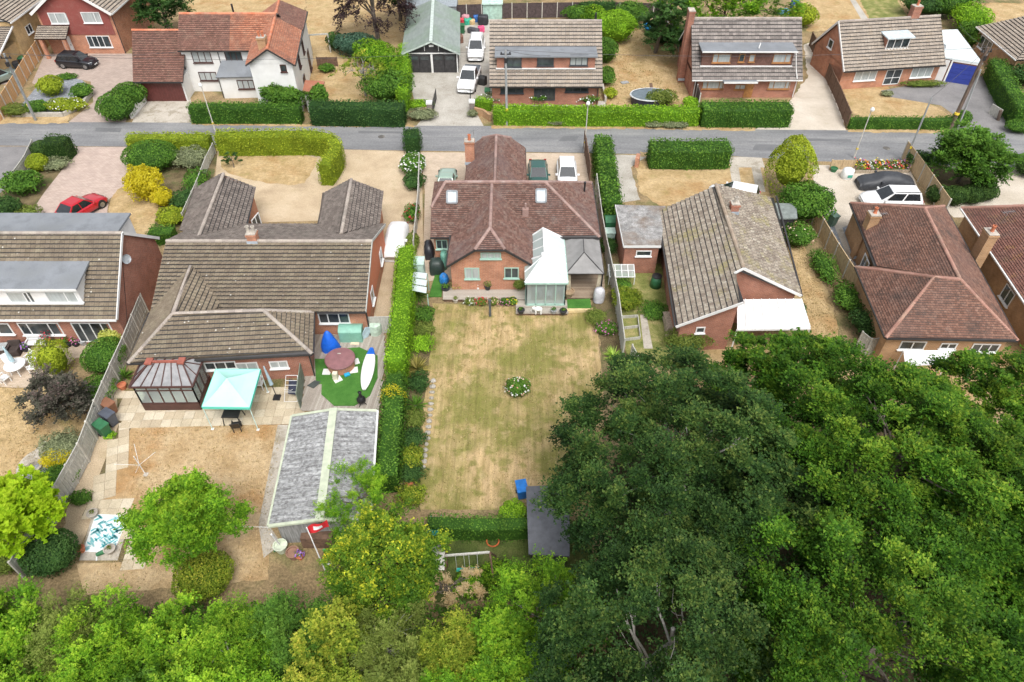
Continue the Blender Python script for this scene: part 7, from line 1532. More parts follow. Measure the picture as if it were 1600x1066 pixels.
tag(MB().prism([(q.x, q.y) for q in ccw([P(480, 603, .14), P(492, 595, .14), P(502, 597, .14), P(490, 607, .14)])], .13, .18).build('rubber_mat', mat('dark_rubber', (.06, .07, .065), .8)), 'dark kite-shaped mat on the deck', 'mat')
SC = thing('privacy_screen', 'grey-green boarded screen between patio and deck', 'screen', P(472, 636)); a, b = P(470, 640), P(476, 592)
for k in range(7):
    q0, q1 = a.lerp(b, k/7), a.lerp(b, (k+.96)/7); MB().beam(q0+V(0, 0, .75), q1+V(0, 0, .75), .05, 1.4).build('board', mat('green_grey_boards', (.17, .20, .155), .85, var=.15), SC)
def metal_frame(label, p, name, segs, cat, m=None, r=.016):
    t = thing(name, label, cat, p)
    for a, b in segs: MB().tube([Vector(p)+Vector(a), Vector(p)+Vector(b)], r, 5).build('rail', m or m_upvc, t)
    return t
p = P(456, 622, .03); metal_frame('white metal clothes airer standing on the patio', p, 'clothes_airer', [((-.4, -.3, 0), (-.15, .5, 1.5)), ((.4, -.3, 0), (.55, .5, 1.5)), ((-.15, .5, 1.5), (.55, .5, 1.5)), ((-.3, .0, .55), (.45, .0, .55)), ((-.4, -.3, .0), (.4, -.3, 0)), ((-.4, .5, 0), (.3, -.2, 1.0)), ((.5, .5, 0), (-.2, -.2, 1.0)), ((-.25, .2, .95), (.5, .2, .95)), ((-.2, .35, 1.2), (.5, .35, 1.2))], 'airer')
tag(MB().beam(p+V(.1, -.05, .4), p+V(.25, .4, 1.2), .5, .02, up=(0, 1, -.5)).build('dark_garment', mat('navy_cloth', (.03, .035, .06), .9)), 'dark cloth hanging on the clothes airer', 'cloth')
PU = thing('parasol_base', 'closed grey parasol in a black base by the patio doors', 'parasol', P(433, 622)); p = P(433, 622, .03)
MB().box(p+V(0, 0, .05), (.42, .42, .1)).build('base', m_black, PU); MB().tube([p+V(0, 0, .1), p+V(-.35, .5, 1.6)], .025, 6).build('pole', m_black, PU); MB().tube([p+V(-.2, .28, .9), p+V(-.5, .7, 2.1)], [.13, .04], 8).build('canopy', mat('blue_grey_cloth', (.26, .34, .38), .8), PU)
BQ = thing('patio_trolley', 'white wheeled trolley under the canopy edge', 'trolley', P(405, 606)); p = P(405, 606, .03)
MB().box(p+V(0, 0, .45), (.7, .5, .05)).build('lower_shelf', m_upvc, BQ); MB().box(p+V(0, 0, .85), (.7, .5, .05)).build('top_shelf', m_upvc, BQ)
for x in (-.32, .32):
    for y in (-.22, .22): MB().beam(p+V(x, y, 0), p+V(x, y, .9), .04, .04).build('leg', m_upvc, BQ)
# wheelie bins
def bin_(label, p, m, rz=0., h=1.05, lidm=None):
    t = thing('wheelie_bin', label, 'bin', p); c, s = math.cos(rz), math.sin(rz)
    def q(x, y, z): return V(p[0]+x*c-y*s, p[1]+x*s+y*c, p[2]+z)
    w0, w1, d0, d1 = .22, .28, .25, .34
    vs = [q(x*w0, y*d0, .06) for x, y in ((-1, -1), (1, -1), (1, 1), (-1, 1))]+[q(x*w1, y*d1, h-.1) for x, y in ((-1, -1), (1, -1), (1, 1), (-1, 1))]
    MB().add(vs, BOXF).build('body', m, t)
    L = [q(-w1-.02, -d1-.04, h-.1), q(w1+.02, -d1-.04, h-.1), q(w1+.02, d1+.05, h-.04), q(-w1-.02, d1+.05, h-.04)]; T_ = [x+V(0, 0, .07) for x in L]
    MB().add(L+T_, BOXF).build('lid', lidm or m, t); MB().beam(q(-w1, d1+.1, h-.08), q(w1, d1+.1, h-.08), .04, .04).build('handle', m, t)
    for x in (-.25, .25): MB().tube([q(x-.03, d0+.02, .1), q(x+.03, d0+.02, .1)], .1, 10).build('wheel', m_black, t)
    return t
b_green, b_black, b_grey, b_brown, b_blue = mat('bin_green', (.03, .14, .06), .5), mat('bin_black', (.03, .032, .038), .5), mat('bin_slate', (.075, .085, .11), .5), mat('bin_brown', (.22, .10, .055), .6), mat('bin_blue', (.01, .16, .52), .5)
bin_('green wheelie bin against the grey fence', P(167, 680), b_green, R(62)); bin_('slate wheelie bin between the green and brown bins', P(177, 663), b_grey, R(62)); bin_('brown wheelie bin against the grey fence', P(176, 645), b_brown, R(62), .95)
bin_('black wheelie bin by the orange fence', P(30, 112), b_black, .5); bin_('green-lidded wheelie bin by the orange fence', P(38, 104), b_black, .5, 1.05, b_green)
bin_('black wheelie bin at the end of the slate strip', P(1280, 352), b_black, .4); bin_('grey-green wheelie bin beside the black one by the slate strip', P(1298, 352), mat('bin_sage', (.10, .17, .13), .5), .4); bin_('green wheelie bin by the brown chalet wall', P(762, 155), b_green, 0); bin_('tall green wheelie bin beside the double garage', P(723, 52), b_green, 0)
bin_('blue lidded bin at the end of the long lawn', P(815, 775), b_blue, .2, .95)
p = P(1288, 320); tag(MB().box(p+V(0, 0, .45), (.9, .7, .9), .5).box(p+V(.1, .1, .95), (.8, .5, .1), .7).build('covered_bikes', m_black), 'black-covered heap behind the bins at the slate strip', 'covered heap')
# pots, small ornaments
def pot(label, p, r=.22, h=.35, m=None, plant=None, n=160, name='plant_pot', pr=.3, fl=None):
    t = thing(name, label, 'plant pot', p); m = m or m_pot
    MB().lathe(p, [(r*.7, 0), (r, h*.9), (r*1.1, h*.92), (r*1.1, h), (r*.9, h), (r*.9, h*.8), (.01, h*.8)], 14, caps=False).build('pot', m, t)
    if plant is not None:
        d = unit(n); d[:, 2] = np.abs(d[:, 2]); pos = np.array(p)+np.array([0, 0, h+pr*.3])+d*pr*RNG.uniform(.4, 1, (n, 1)); leaf_mesh('leaves', pos, d+unit(n)*.5, RNG.uniform(.06, .12, n), RNG.random(n), plant, t)
        if fl is not None: i = RNG.choice(n, 40); leaf_mesh('flowers', pos[i]+d[i]*.05, d[i]+[0, 0, .4], RNG.uniform(.08, .14, 40), RNG.random(40), fl, t, aspect=.95, kind='stuff')
    return t
m_potg = mat('grey_pot', (.30, .31, .32), .7); m_potb = mat('dark_pot', (.035, .035, .04), .6)
pot('terracotta pot beside the brown conservatory', P(193, 607), .26, .35, None, None); pot('grey pot by the far-left patio doors', P(132, 538), .25, .35, m_potg)
pot('dark pot with red flowers under the far-left window', P(82, 540), .3, .6, m_potb, g_purple, 260, pr=.55, fl=g_flower_r); pot('pot of red and white flowers on the far-left patio', P(106, 541), .3, .3, m_potb, g_mid, 220, pr=.4, fl=g_flower_r); pot('pot of pink flowers beside the red and white ones', P(120, 540), .25, .3, m_potb, g_mid, 180, pr=.32, fl=g_flower_p); pot('pot of violet flowers by the wicker chair', P(42, 548), .25, .3, m_potb, g_mid, 180, pr=.3, fl=g_flower_v)
pot('black pot at the front left of the conservatory deck', P(814, 489, .24), .25, .3, m_potb, g_mid, 60, pr=.2); pot('black pot at the front right of the conservatory deck', P(880, 490, .24), .25, .3, m_potb, g_mid, 60, pr=.2); pot('grey pot on the conservatory deck edge', P(865, 489, .24), .2, .28, m_potg, g_mid, 60, pr=.2)
pot('half barrel planter beside the gazebo curtain', P(888, 462, .22), .4, .45, mat('barrel_wood', (.34, .24, .15), .8), None); pot('black pot with a leafy plant by the middle bungalow wall', P(762, 452, .28), .24, .35, m_potb, g_mid, 160, pr=.4); pot('small pot with a fern by the middle bungalow wall', P(737, 449, .28), .2, .25, m_potb, g_mid, 150, pr=.32)
spiky('yellow-striped spiky plant on the middle deck', None, .55, .8, L_('leaf_striped', (.30, .32, .08), (.45, .42, .14), (.5, .45, .2)), 60, world=P(713, 450, .28), w=.05); shrub('olive bush against the middle bungalow wall corner', None, (.55, .5, 1.0), g_scrub3, 500, .09, .3, world=P(812, 452, .28))
for i, (x, fm, lab) in enumerate(((735, g_flower_w, 'white'), (752, g_flower_r, 'red'), (772, g_flower_pk, 'peach'), (790, g_flower_p, 'magenta'), (800, g_flower_y, 'lime'))):
    shrub(f'{lab}-flowered border plant below the silvered deck', (x, 476), (.45, .35, .55), g_scrub3 if i < 3 else g_mid, 350, .08, .35, flowers=[(fm, 26, .10)])
pot('pale pot at the left end of the silvered deck border', P(712, 472), .2, .28, m_mortar, g_scrub3, 60, pr=.2)
st = P(747, 451, .28); tag(MB().lathe(st, [(.12, 0), (.14, .1), (.09, .25), (.12, .4), (.06, .5), (.08, .58), (.01, .66)], 12).build('garden_statue', m_white, smooth=True), 'small white statue on the silvered deck', 'statue')
# white elephant ornament
EL = thing('elephant_ornament', 'small white elephant ornament on the conservatory deck', 'ornament', P(841, 489, .24)); ep = P(841, 489, .24)
ellipsoid(ep+V(0, 0, .36), (.30, .18, .19), 12, 8).build('body', m_white, EL, smooth=True); ellipsoid(ep+V(-.32, 0, .42), (.14, .12, .14), 10, 6).build('head', m_white, EL, smooth=True)
MB().tube([ep+V(-.42, 0, .40), ep+V(-.50, 0, .25), ep+V(-.48, 0, .10)], [.05, .035, .02], 7).build('trunk', m_white, EL)
for x in (-.18, .18):
    for y in (-.1, .1): MB().tube([ep+V(x, y, 0), ep+V(x, y, .3)], [.065, .07], 8).build('leg', m_white, EL)
for y in (-.12, .12): ellipsoid(ep+V(-.28, y, .44), (.03, .05, .11), 8, 5).build('ear', m_white, EL, smooth=True)
# bench by the wall
def bench(label, p, rz, w, m, name='garden_bench', seatd=.45):
    t = thing(name, label, 'bench', p); c, s = math.cos(rz), math.sin(rz)
    def q(x, y, z): return V(p[0]+x*c-y*s, p[1]+x*s+y*c, p[2]+z)
    for k in range(4): MB().box(q(0, -.17+k*.115, .44), (w, .10, .035), rz).build('seat_slat', m, t)
    for k in range(4): MB().box(q(0, .24+k*.02, .55+k*.11), (w, .03, .09), rz).build('back_slat', m, t)
    for x in (-w/2+.05, w/2-.05):
        MB().box(q(x, -.18, .3), (.06, .06, .6), rz).build('leg', m, t); MB().box(q(x, .24, .45), (.06, .06, .9), rz).build('leg', m, t); MB().box(q(x, .02, .62), (.06, .5, .05), rz).build('armrest', m, t)
    return t
bench('grey timber bench against the middle bungalow wall', P(784, 449, .28)+V(0, .05, 0), 0, 1.35, mat('grey_bench_wood', (.36, .33, .31), .8)); bench('white metal bench on the far-left patio', P(62, 543), .05, 1.3, m_upvc)
for k, (x, y, r_) in enumerate(((26, 552, 3.2), (4, 549, 2.9))):
    p = P(x, y); t = thing('wicker_armchair', ['dark wicker armchair on the far-left patio', 'dark wicker footstool table at the left edge'][k], ['chair', 'table'][k], p); mw = mat('dark_wicker', (.055, .04, .035), .8)
    MB().box(p+V(0, 0, .2), (.75, .7, .4), .1).build('seat', mw, t)
    if k == 0:
        MB().box(p+V(0, .33, .55), (.75, .12, .6), .1).build('backrest', mw, t)
        for s in (-1, 1): MB().box(p+V(s*.34, 0, .42), (.12, .7, .3), .1).build('armrest', mw, t)
    else: MB().box(p+V(0, 0, .42), (.8, .75, .03), .1).build('glass_top', m_pane_cur, t)
tb = P(31, 582); table('round white garden table on the far-left patio', tb, .62, .72, m_upvc)
for k in range(4):
    a = [2.5, 1.1, .1, 4.3][k]; q = tb+V(math.cos(a)*.95, math.sin(a)*.95, 0); chair(['white plastic garden chair at the left of the round table', 'white plastic garden chair behind the round table', 'white plastic garden chair at the right of the round table', 'white plastic garden chair in front of the round table'][k], q, a+math.pi/2, m_upvc)
PS = thing('closed_parasol', 'closed pale blue parasol through the round white table', 'parasol', tb); MB().tube([tb+V(0, 0, .0), tb+V(-.05, .1, 2.2)], .022, 6).build('pole', m_upvc, PS); MB().tube([tb+V(0, .03, 1.0), tb+V(-.03, .06, 1.3), tb+V(-.05, .1, 2.2)], [.15, .13, .04], 9).build('canopy', mat('pale_blue_cloth', (.36, .50, .56), .8), PS)
# fire pit, rug and bits on the lawns
FP = thing('fire_pit', 'stone ring fire pit on dark gravel in the far-left garden', 'fire pit', P(58, 735)); fp = P(56, 732)
MB().lathe(P(66, 738)+V(0, 0, .004), [(.85, .01), (.8, .02), (.01, .02)], 18, caps=False, sx=1., sy=.9).build('gravel_ring', m_slate, FP)
for k in range(11):
    a = k*2*math.pi/11; MB().box(fp+V(.36*math.cos(a), .36*math.sin(a), .13), (.2, .12, .24), a+math.pi/2).build('stone', m_conc2, FP)
rg_ = [P(150, 804), P(202, 806), P(178, 864), P(130, 863)]; RG = thing('patterned_rug', 'white outdoor rug with teal palm-leaf print on the slabs', 'rug', rg_[0])
MB().prism([(q.x, q.y) for q in ccw([P(146, 800), P(206, 803), P(184, 876), P(124, 876)])], .0, .03).build('slab_base', m_conc2, RG)
MB().prism([(q.x, q.y) for q in ccw(rg_)], .03, .045).build('rug_sheet', mat('rug_white', (.72, .76, .76), .9, var=.03), RG)
fm_ = MB(); rng2 = random.Random(3)
def rp(s, t): return rg_[3].lerp(rg_[2], s).lerp(rg_[0].lerp(rg_[1], s), t)
for _ in range(60):
    s, t = rng2.uniform(.05, .95), rng2.uniform(.04, .96); a = rng2.choice((.5, .7, 2.4, 2.7, -.6)); L = rng2.uniform(.14, .24)
    for k in range(9):
        c = k/9; cx, cy = s+math.cos(a)*L*(c-.5)*2*.6, t+math.sin(a)*L*(c-.5)*2*.5
        for sg in (-1, 1):
            b = a+sg*.75; l2 = L*.55*(1-abs(c-.4)); ex, ey_ = cx+math.cos(b)*l2*.7, cy+math.sin(b)*l2*.6
            if not (.02 < cx < .98 and .02 < cy < .98 and .02 < ex < .98 and .02 < ey_ < .98): continue
            A_, B_ = rp(cx, cy), rp(ex, ey_); d = (B_-A_); n_ = Vector((-d.y, d.x, 0)).normalized()*.018; z = V(0, 0, .049)
            fm_.add([A_+z-n_, B_+z, A_+z+n_], [(0, 1, 2)])
fm_.build('leaf_print', mat('rug_teal', (.06, .40, .45), .9), RG, kind='stuff')
for k, q in enumerate(((147, 806), (129, 861), (174, 862))): pot(['round stone pot at the top left of the rug', 'terracotta pot at the bottom left of the rug', 'round stone pot at the bottom right of the rug'][k], P(*q, .03), .27 if k != 1 else .2, .3, [m_mortar, m_pot, m_mortar][k], g_scrub3, 40, pr=.15)
p = P(164, 866, .03); tag(MB().tube([p+V(-.35, -.1, .1), p+V(-.05, .05, .14), p+V(.3, .25, .1)], [.1, .12, .07], 8).build('green_watering_can', b_green), 'green watering can by the rug', 'watering can'); tag(MB().beam(P(152, 862, .05), P(151, 876, .05), .07, .06).build('white_pipe', m_upvc), 'short white pipe beside the rug', 'pipe')
WL = thing('rotary_dryer', 'thin white rotary washing line on the bare lawn', 'washing line', P(228, 742)); wp = P(228, 742)
MB().tube([wp, wp+V(-.05, 0, 1.7)], .025, 6).build('pole', m_upvc, WL)
for k in range(4):
    a = k*math.pi/2+.4; MB().tube([wp+V(-.05, 0, .9), wp+V(1.05*math.cos(a)-.05, 1.05*math.sin(a), 1.55)], .012, 4).build('arm', m_upvc, WL)
MB().box(wp+V(0, 0, .02), (.25, .25, .04)).build('foot', m_mortar, WL)
# flag pole and clutter behind the shed
FG = thing('flagpole', 'white flagpole with a red, white and blue flag before the grey shed', 'flagpole', P(510, 896)); fp0, fp1 = P(510, 896), P(479, 824, 3.0)
MB().tube([fp0, fp1], [.035, .025], 8).build('pole', m_upvc, FG)
def flag_piece(u0, u1, v0, v1, m):
    mb = MB(); n = 6
    def q(u, v): return fp1+V(u*.95, .25*u, -.05-v*.62+.30*u-.0)+V(0, .07*math.sin(u*7+v*2), .05*math.sin(u*5))
    for i in range(n):
        a, b = u0+(u1-u0)*i/n, u0+(u1-u0)*(i+1)/n; mb.add([q(a, v1), q(b, v1), q(b, v0), q(a, v0)], [(0, 1, 2, 3)])
    mb.build('flag_field', m, FG, smooth=True)
f_r, f_w, f_b = mat('flag_red', (.62, .02, .03), .8), mat('flag_white', (.75, .75, .76), .8), mat('flag_blue', (.03, .09, .40), .8)
for uu in ((0, .28, 0, 1, f_r), (.28, .72, 0, .3, f_r), (.28, .72, .3, .7, f_w), (.28, .72, .7, 1, f_r), (.72, 1, 0, 1, f_r)): flag_piece(*uu)
q0 = fp1+V(.46, .10, -.23); MB().box(q0, (.16, .03, .14), .25).build('flag_emblem', f_b, FG)
pot('pale green striped tub at the shed corner', P(441, 860), .34, .55, mat('pale_green_tub', (.55, .60, .48), .6)); pot('brown covered barrel behind the shed', P(460, 870), .32, .5, mat('brown_tub', (.28, .16, .11), .8)); pot('purple flower pot in the shed clutter', P(470, 872), .2, .3, None, g_mid, 80, pr=.25, fl=g_flower_v)
p = P(512, 872); KC = thing('toy_chair', 'small yellow and green toy chair by the flagpole', 'toy', p); MB().box(p+V(0, 0, .2), (.35, .35, .06)).build('seat', mat('toy_yellow', (.75, .55, .02), .4), KC); MB().box(p+V(0, .17, .38), (.35, .05, .35)).build('backrest', mat('toy_green', (.05, .45, .15), .4), KC)
for x in (-.14, .14):
    for y in (-.14, .14): MB().box(p+V(x, y, .09), (.04, .04, .18)).build('leg', MATS['toy_yellow'], KC)
tag(MB().box(P(514, 884)+V(0, 0, .05), (.3, .2, .1)).build('small_box', m_white), 'small white box on the soil by the flagpole', 'box'); tag(MB().tube([P(428, 862, .05), P(434, 858, .12), P(444, 864, .05)], .05, 6).build('green_hose', b_green), 'curled green hose at the shed corner', 'hose'); tag(MB().box(P(500, 850)+V(0, 0, .45), (1.6, .5, .9)).build('log_store', m_f_brown), 'low brown cupboard against the shed end', 'cupboard'); tag(MB().tube([P(424, 835, 1.9), P(436, 850, .6)], .05, 6).build('downpipe', m_upvc), 'white downpipe at the shed corner', 'downpipe')
tag(MB().tube([P(424, 824, 2.0), P(350, 822, 1.9), P(380, 828, 2.1)], .012, 4).build('washing_rope', m_upvc), 'white rope strung from the shed to the garden tree', 'rope')
# play frame
SW = thing('swing_frame', 'wooden play tower with shingled roof and grey swing beam', 'play frame', P(678, 900)); st = P(676, 868, 2.0); z2 = 2.0
tr = V(st.x, st.y, 0)
for x in (-.55, .55):
    for y in (-.5, .5): MB().beam(tr+V(x, y, 0), tr+V(x, y, 1.9), .09, .09).build('post', m_f_brown, SW)
MB().box(tr+V(0, 0, 1.0), (1.2, 1.1, .08)).build('platform', m_f_brown, SW)
for k in range(5):
    for s_, y0, y1 in ((1, -.72, 0), (2, 0, .72)):
        MB().slab([tr+V(-.6, -.7+k*.14, 1.9+k*.07), tr+V(.6, -.7+k*.14, 1.9+k*.07), tr+V(.6, -.7+(k+1.1)*.14, 1.9+(k+1.1)*.07), tr+V(-.6, -.7+(k+1.1)*.14, 1.9+(k+1.1)*.07)] if s_ == 1 else [tr+V(-.6, .7-k*.14, 1.9+k*.07), tr+V(-.6, .7-(k+1.1)*.14, 1.9+(k+1.1)*.07), tr+V(.6, .7-(k+1.1)*.14, 1.9+(k+1.1)*.07), tr+V(.6, .7-k*.14, 1.9+k*.07)], .03).build('roof_plank', m_f_grey, SW)
for x in (.25, .55): MB().beam(tr+V(x, -.7, 0), tr+V(x, -.55, 1.05), .06, .06).build('ladder_rail', m_f_brown, SW)
for k in range(4): MB().beam(tr+V(.25, -.68+.03*k, .25+k*.22), tr+V(.55, -.68+.03*k, .25+k*.22), .04, .04).build('rung', m_f_brown, SW)
be = P(765, 863, 2.0); MB().beam(tr+V(.6, 0, 1.98), be, .09, .09).build('swing_beam', m_f_grey, SW); MB().beam(be, V(be.x+.25, be.y-.9, 0), .08, .08).build('support_leg', m_f_brown, SW); MB().beam(be, V(be.x+.25, be.y+.9, 0), .08, .08).build('support_leg', m_f_brown, SW)
for f in (.32, .62):
    q = (tr+V(.6, 0, 1.95)).lerp(be, f); s_ = MB().box(q+V(0, 0, -1.45), (.45, .18, .04)).build('swing_seat', mat('swing_teal', (.02, .36, .30), .5), SW)
    for x in (-.2, .2): MB().tube([q+V(x, 0, 0), q+V(x, 0, -1.43)], .01, 4).build('rope', m_upvc, s_)
tl = P(678, 832, .6); SL = thing('play_slide', 'teal plastic slide behind the play tower', 'slide', V(tl.x, tl.y, 0)); MB().beam(V(tl.x, tl.y+1.2, .1), V(tl.x, tl.y-.5, 1.1), .5, .05).build('chute', mat('slide_teal', (.01, .25, .24), .4), SL)
for s_ in (-.26, .26): MB().beam(V(tl.x+s_, tl.y+1.2, .2), V(tl.x+s_, tl.y-.5, 1.2), .05, .16).build('side_rail', MATS['slide_teal'], SL)
rr0 = P(770, 846, .03); tag(MB().tube([rr0+V(.32*math.cos(a), .32*math.sin(a), .04) for a in [k*2*math.pi/16 for k in range(17)]], .04, 6).build('red_hoop', mat('orange_hose', (.5, .12, .04), .6)), 'orange hose coil on the dark lawn behind the low hedge', 'hose')
pt_ = P(766, 494); tag(MB().box(pt_+V(0, 0, .7), (.16, .16, 1.4)).box(pt_+V(0, 0, 1.43), (.2, .2, .06)).build('lawn_post', mat('slate_post', (.075, .085, .09), .6)), 'dark square post standing on the lawn before the deck', 'post')
pot('toppled terracotta pot in the lawn border', P(640, 762), .22, .3, m_pot); tag(MB().lathe(P(652, 684), [(.1, 0), (.13, .2), (.07, .35), (.09, .45), (.01, .52)], 10).build('border_ornament', m_white, smooth=True), 'small white ornament in the lawn border', 'ornament')
STN = thing('border_stones', 'row of pale stones edging the lawn border', 'stone edging', P(670, 600))
for k in range(16):
    x, y = 677-k*.9-(k > 9)*(k-9)*.4, 596+k*9; ellipsoid(P(x, y)+V(0, 0, .06), (random.uniform(.12, .22), random.uniform(.10, .18), .12), 8, 5, .1, k).build('stone', m_concrete, STN)
# lean-to and stores left of the middle bungalow
LT = thing('side_lean_to', 'low lean-to with white polycarbonate sheets beside the tall hedge', 'lean-to', P(655, 450))
for k in range(3):
    a = P(641, 424+k*10, 1.5); b = P(667, 427+k*11, 1.7); MB().slab([a, a+V(0, -.62, 0), b+V(0, -.62, 0), b], .03).build('roof_sheet', m_polyw, LT)
for x, y in ((642, 430), (668, 430), (668, 462), (644, 455)): q = P(x, y, 1.4); MB().beam(V(q.x, q.y, 0), V(q.x, q.y, 1.5), .06, .06).build('post', m_greenf, LT)
q = P(652, 408, 1.5); tag(MB().box(V(q.x, q.y, .75), (.9, .9, 1.5)).box(V(q.x, q.y, 1.53), (1.0, 1.0, .06)).build('small_store', mat('pale_sage', (.45, .60, .54), .6)), 'pale green store cupboard at the top of the lean-to', 'cupboard')
cover_blob('black_cover', 'black covered motorbike beside the middle bungalow', P(671, 398, .0), [(.5, 0), (.5, .5), (.45, .8), (.3, 1.1), (.05, 1.2)], 18, mat('black_tarp', (.025, .027, .033), .4), 'cover', .75, 1.5, .07, .1, .6)
cover_blob('dark_green_cover', 'black-green covered garden furniture below the motorbike', P(683, 424, .0), [(.62, 0), (.6, .6), (.5, .95), (.3, 1.1), (.05, 1.12)], 18, mat('dark_green_tarp', (.025, .04, .035), .5), 'cover', .9, .9, .05, .1, .5)
q = P(695, 418, .0); tag(MB().lathe(q, [(.3, 0), (.34, .5), (.33, 1.2), (.28, 1.4)], 14, sx=.8, sy=1.3).build('water_tank', mat('tank_green', (.13, .32, .25), .5), smooth=True), 'slim green water tank against the bungalow corner', 'water tank')
cover_blob('blue_bags', 'blue and white plastic bags by the deck end', P(694, 440, .1), [(.33, 0), (.36, .25), (.3, .55), (.12, .75)], 14, mat('blue_bag', (.03, .20, .55), .4, var=.3, scale=4), 'bag'); pot('black planter with a box plant at the deck end', P(697, 455, .1), .3, .35, m_potb, g_mid, 160, pr=.32)
cover_blob('barbecue_cover', 'pale grey covered barbecue on the gazebo deck', P(935, 470, .1), [(.42, 0), (.42, .5), (.4, .9), (.3, 1.1), (.05, 1.15)], 18, mat('grey_tarp', (.50, .50, .53), .5), 'cover', .95, .8, .05)
# rough side garden
CF = thing('cold_frame', 'white framed glass cold frame left of the mossy bungalow', 'cold frame', P(971, 432)); k0, k1 = P(952, 433, .7), P(992, 433, .7); k2, k3 = k1+V(0, 1.0, .35), k0+V(0, 1.0, .35)
glazed_roof(CF, [(k0, k1, k2, k3)], [4], m_upvc, m_glass); MB().beam(k0.lerp(k3, .5)+V(0, 0, .03), k1.lerp(k2, .5)+V(0, 0, .03), .04, .04).build('mid_bar', m_upvc, CF)
for a, b in ((k0, k1), (k1, k2), (k2, k3), (k3, k0)): MB().beam(a, b, .05, .05).build('rail', m_upvc, CF); MB().beam(V(a.x, a.y, 0), a, .05, .05).build('leg', m_upvc, CF)
q = P(1024, 447); CM = thing('compost_bin', 'dark green round compost bin beside the mossy bungalow', 'bin', q); MB().lathe(q, [(.42, 0), (.38, .5), (.33, .9)], 16).build('body', b_green, CM, smooth=True); MB().lathe(q, [(.36, .9), (.36, .95), (.1, 1.02)], 16).build('lid', m_black, CM)
q = P(953, 362); GS = thing('green_tank', 'green plastic fuel tank behind the flat garage', 'tank', q); MB().box(q+V(0, 0, .6), (.9, 1.0, 1.2)).build('tank_body', b_green, GS); MB().slab([q+V(-.5, -.55, 1.2), q+V(.5, -.55, 1.2), q+V(.5, 0, 1.45), q+V(-.5, 0, 1.45)], .05).build('lid', b_green, GS); MB().slab([q+V(-.5, 0, 1.45), q+V(.5, 0, 1.45), q+V(.5, .55, 1.2), q+V(-.5, .55, 1.2)], .05).build('lid', b_green, GS)
q = P(951, 376); tag(MB().box(q+V(0, 0, .45), (.8, .7, .9)).box(q+V(0, 0, .93), (.9, .8, .06)).build('sage_box', mat('pale_sage', (.45, .60, .54), .6)), 'pale green lidded box below the green tank', 'box')
RB_ = thing('raised_bed', 'weathered raised vegetable bed boards by the long fence', 'raised bed', P(985, 510))
for a, b in (((968, 498), (996, 496)), ((996, 496), (1000, 530)), ((1000, 530), (976, 533)), ((976, 533), (968, 498)), ((972, 515), (998, 512))): MB().beam(P(*a)+V(0, 0, .12), P(*b)+V(0, 0, .12), .05, .24).build('board', m_f_grey, RB_)
q = P(1047, 505); WR = thing('wood_rack', 'grey stacked timber rack against the mossy bungalow', 'timber stack', q)
for k in range(6): MB().box(q+V(-.25, -.6+k*.02, .1+k*.12), (.5, 1.7, .1), .05*(k % 3-1)).build('timber', m_wood, WR)
SG = thing('flat_store', 'grey felt-roofed store right of the mossy bungalow', 'shed', P(1222, 350)); z0, z1_, z2_, z3 = P(1196, 342, 1.9), P(1246, 341, 1.9), P(1244, 318, 1.9), P(1198, 317, 1.9)
MB().slab([z0, z1_, z2_, z3], .1).build('roof', mat('green_grey_felt', (.19, .215, .205), .95, var=.12), SG); box_walls(SG, inset([z0, z1_, z2_, z3], .12), 1.8, m_blackwood)
# right-hand front garden
PLN = thing('flower_planter', 'long timber-edged planter of bright bedding flowers by the road', 'planter', P(1370, 268)); c = [P(1332, 256), P(1412, 256), P(1420, 270), P(1334, 271)]
for a, b in zip(c, c[1:]+c[:1]): MB().beam(a+V(0, 0, .15), b+V(0, 0, .15), .08, .3).build('edging_board', m_wood, PLN)
MB().prism([(q.x, q.y) for q in ccw(c)], 0, .22).build('soil', m_bed, PLN)
n_ = 900; ss, tt = RNG.random(n_), RNG.random(n_); pos = np.array([np.array(c[0].lerp(c[1], a).lerp(c[3].lerp(c[2], a), b)) for a, b in zip(ss, tt)]); pos[:, 2] = .25+RNG.random(n_)*.4*(.5+.5*np.sin(ss*19))
leaf_mesh('foliage', pos, unit(n_)+[0, 0, 1], RNG.uniform(.1, .2, n_), RNG.random(n_), g_mid, PLN)
for k, fm in enumerate((g_flower_o, g_flower_p, g_flower_w, g_flower_r, g_flower_y)):
    i = RNG.choice(n_, 55, p=(lambda q: q/q.sum())(np.exp(2.2*np.sin(ss*31+k*2.1)))); leaf_mesh('flowers', pos[i]+[0, 0, .12], unit(len(i))*.5+[0, 0, 1], RNG.uniform(.14, .22, len(i)), RNG.random(len(i)), fm, PLN, aspect=.95, kind='stuff')
q = P(1322, 278); BB = thing('bulk_bag', 'white bulk builders bag with green print on the gravel', 'bulk bag', q)
cover = [(.42, 0), (.5, .3), (.48, .6), (.42, .85), (.2, .9)]; vs = []; fs = []
for i, (r, z) in enumerate(cover):
    for j in range(16): a = 2*math.pi*j/16; k = r*(1+.06*math.sin(a*5+i)); vs.append(q+V(k*math.cos(a)*1.05, k*math.sin(a), z))
for i in range(4):
    for j in range(16): fs.append((i*16+j, i*16+(j+1) % 16, (i+1)*16+(j+1) % 16, (i+1)*16+j))
MB().add(vs, fs+[tuple(range(64, 80))], .5).build('bag', mat('woven_white', (.72, .73, .72), .8, var=.05), BB, smooth=True); MB().box(q+V(.05, -.5, .42), (.4, .03, .25)).build('print', mat('print_green', (.05, .30, .22), .8), BB)
pot('green tub by the white bulk bag', P(1302, 268), .3, .35, b_green, None)
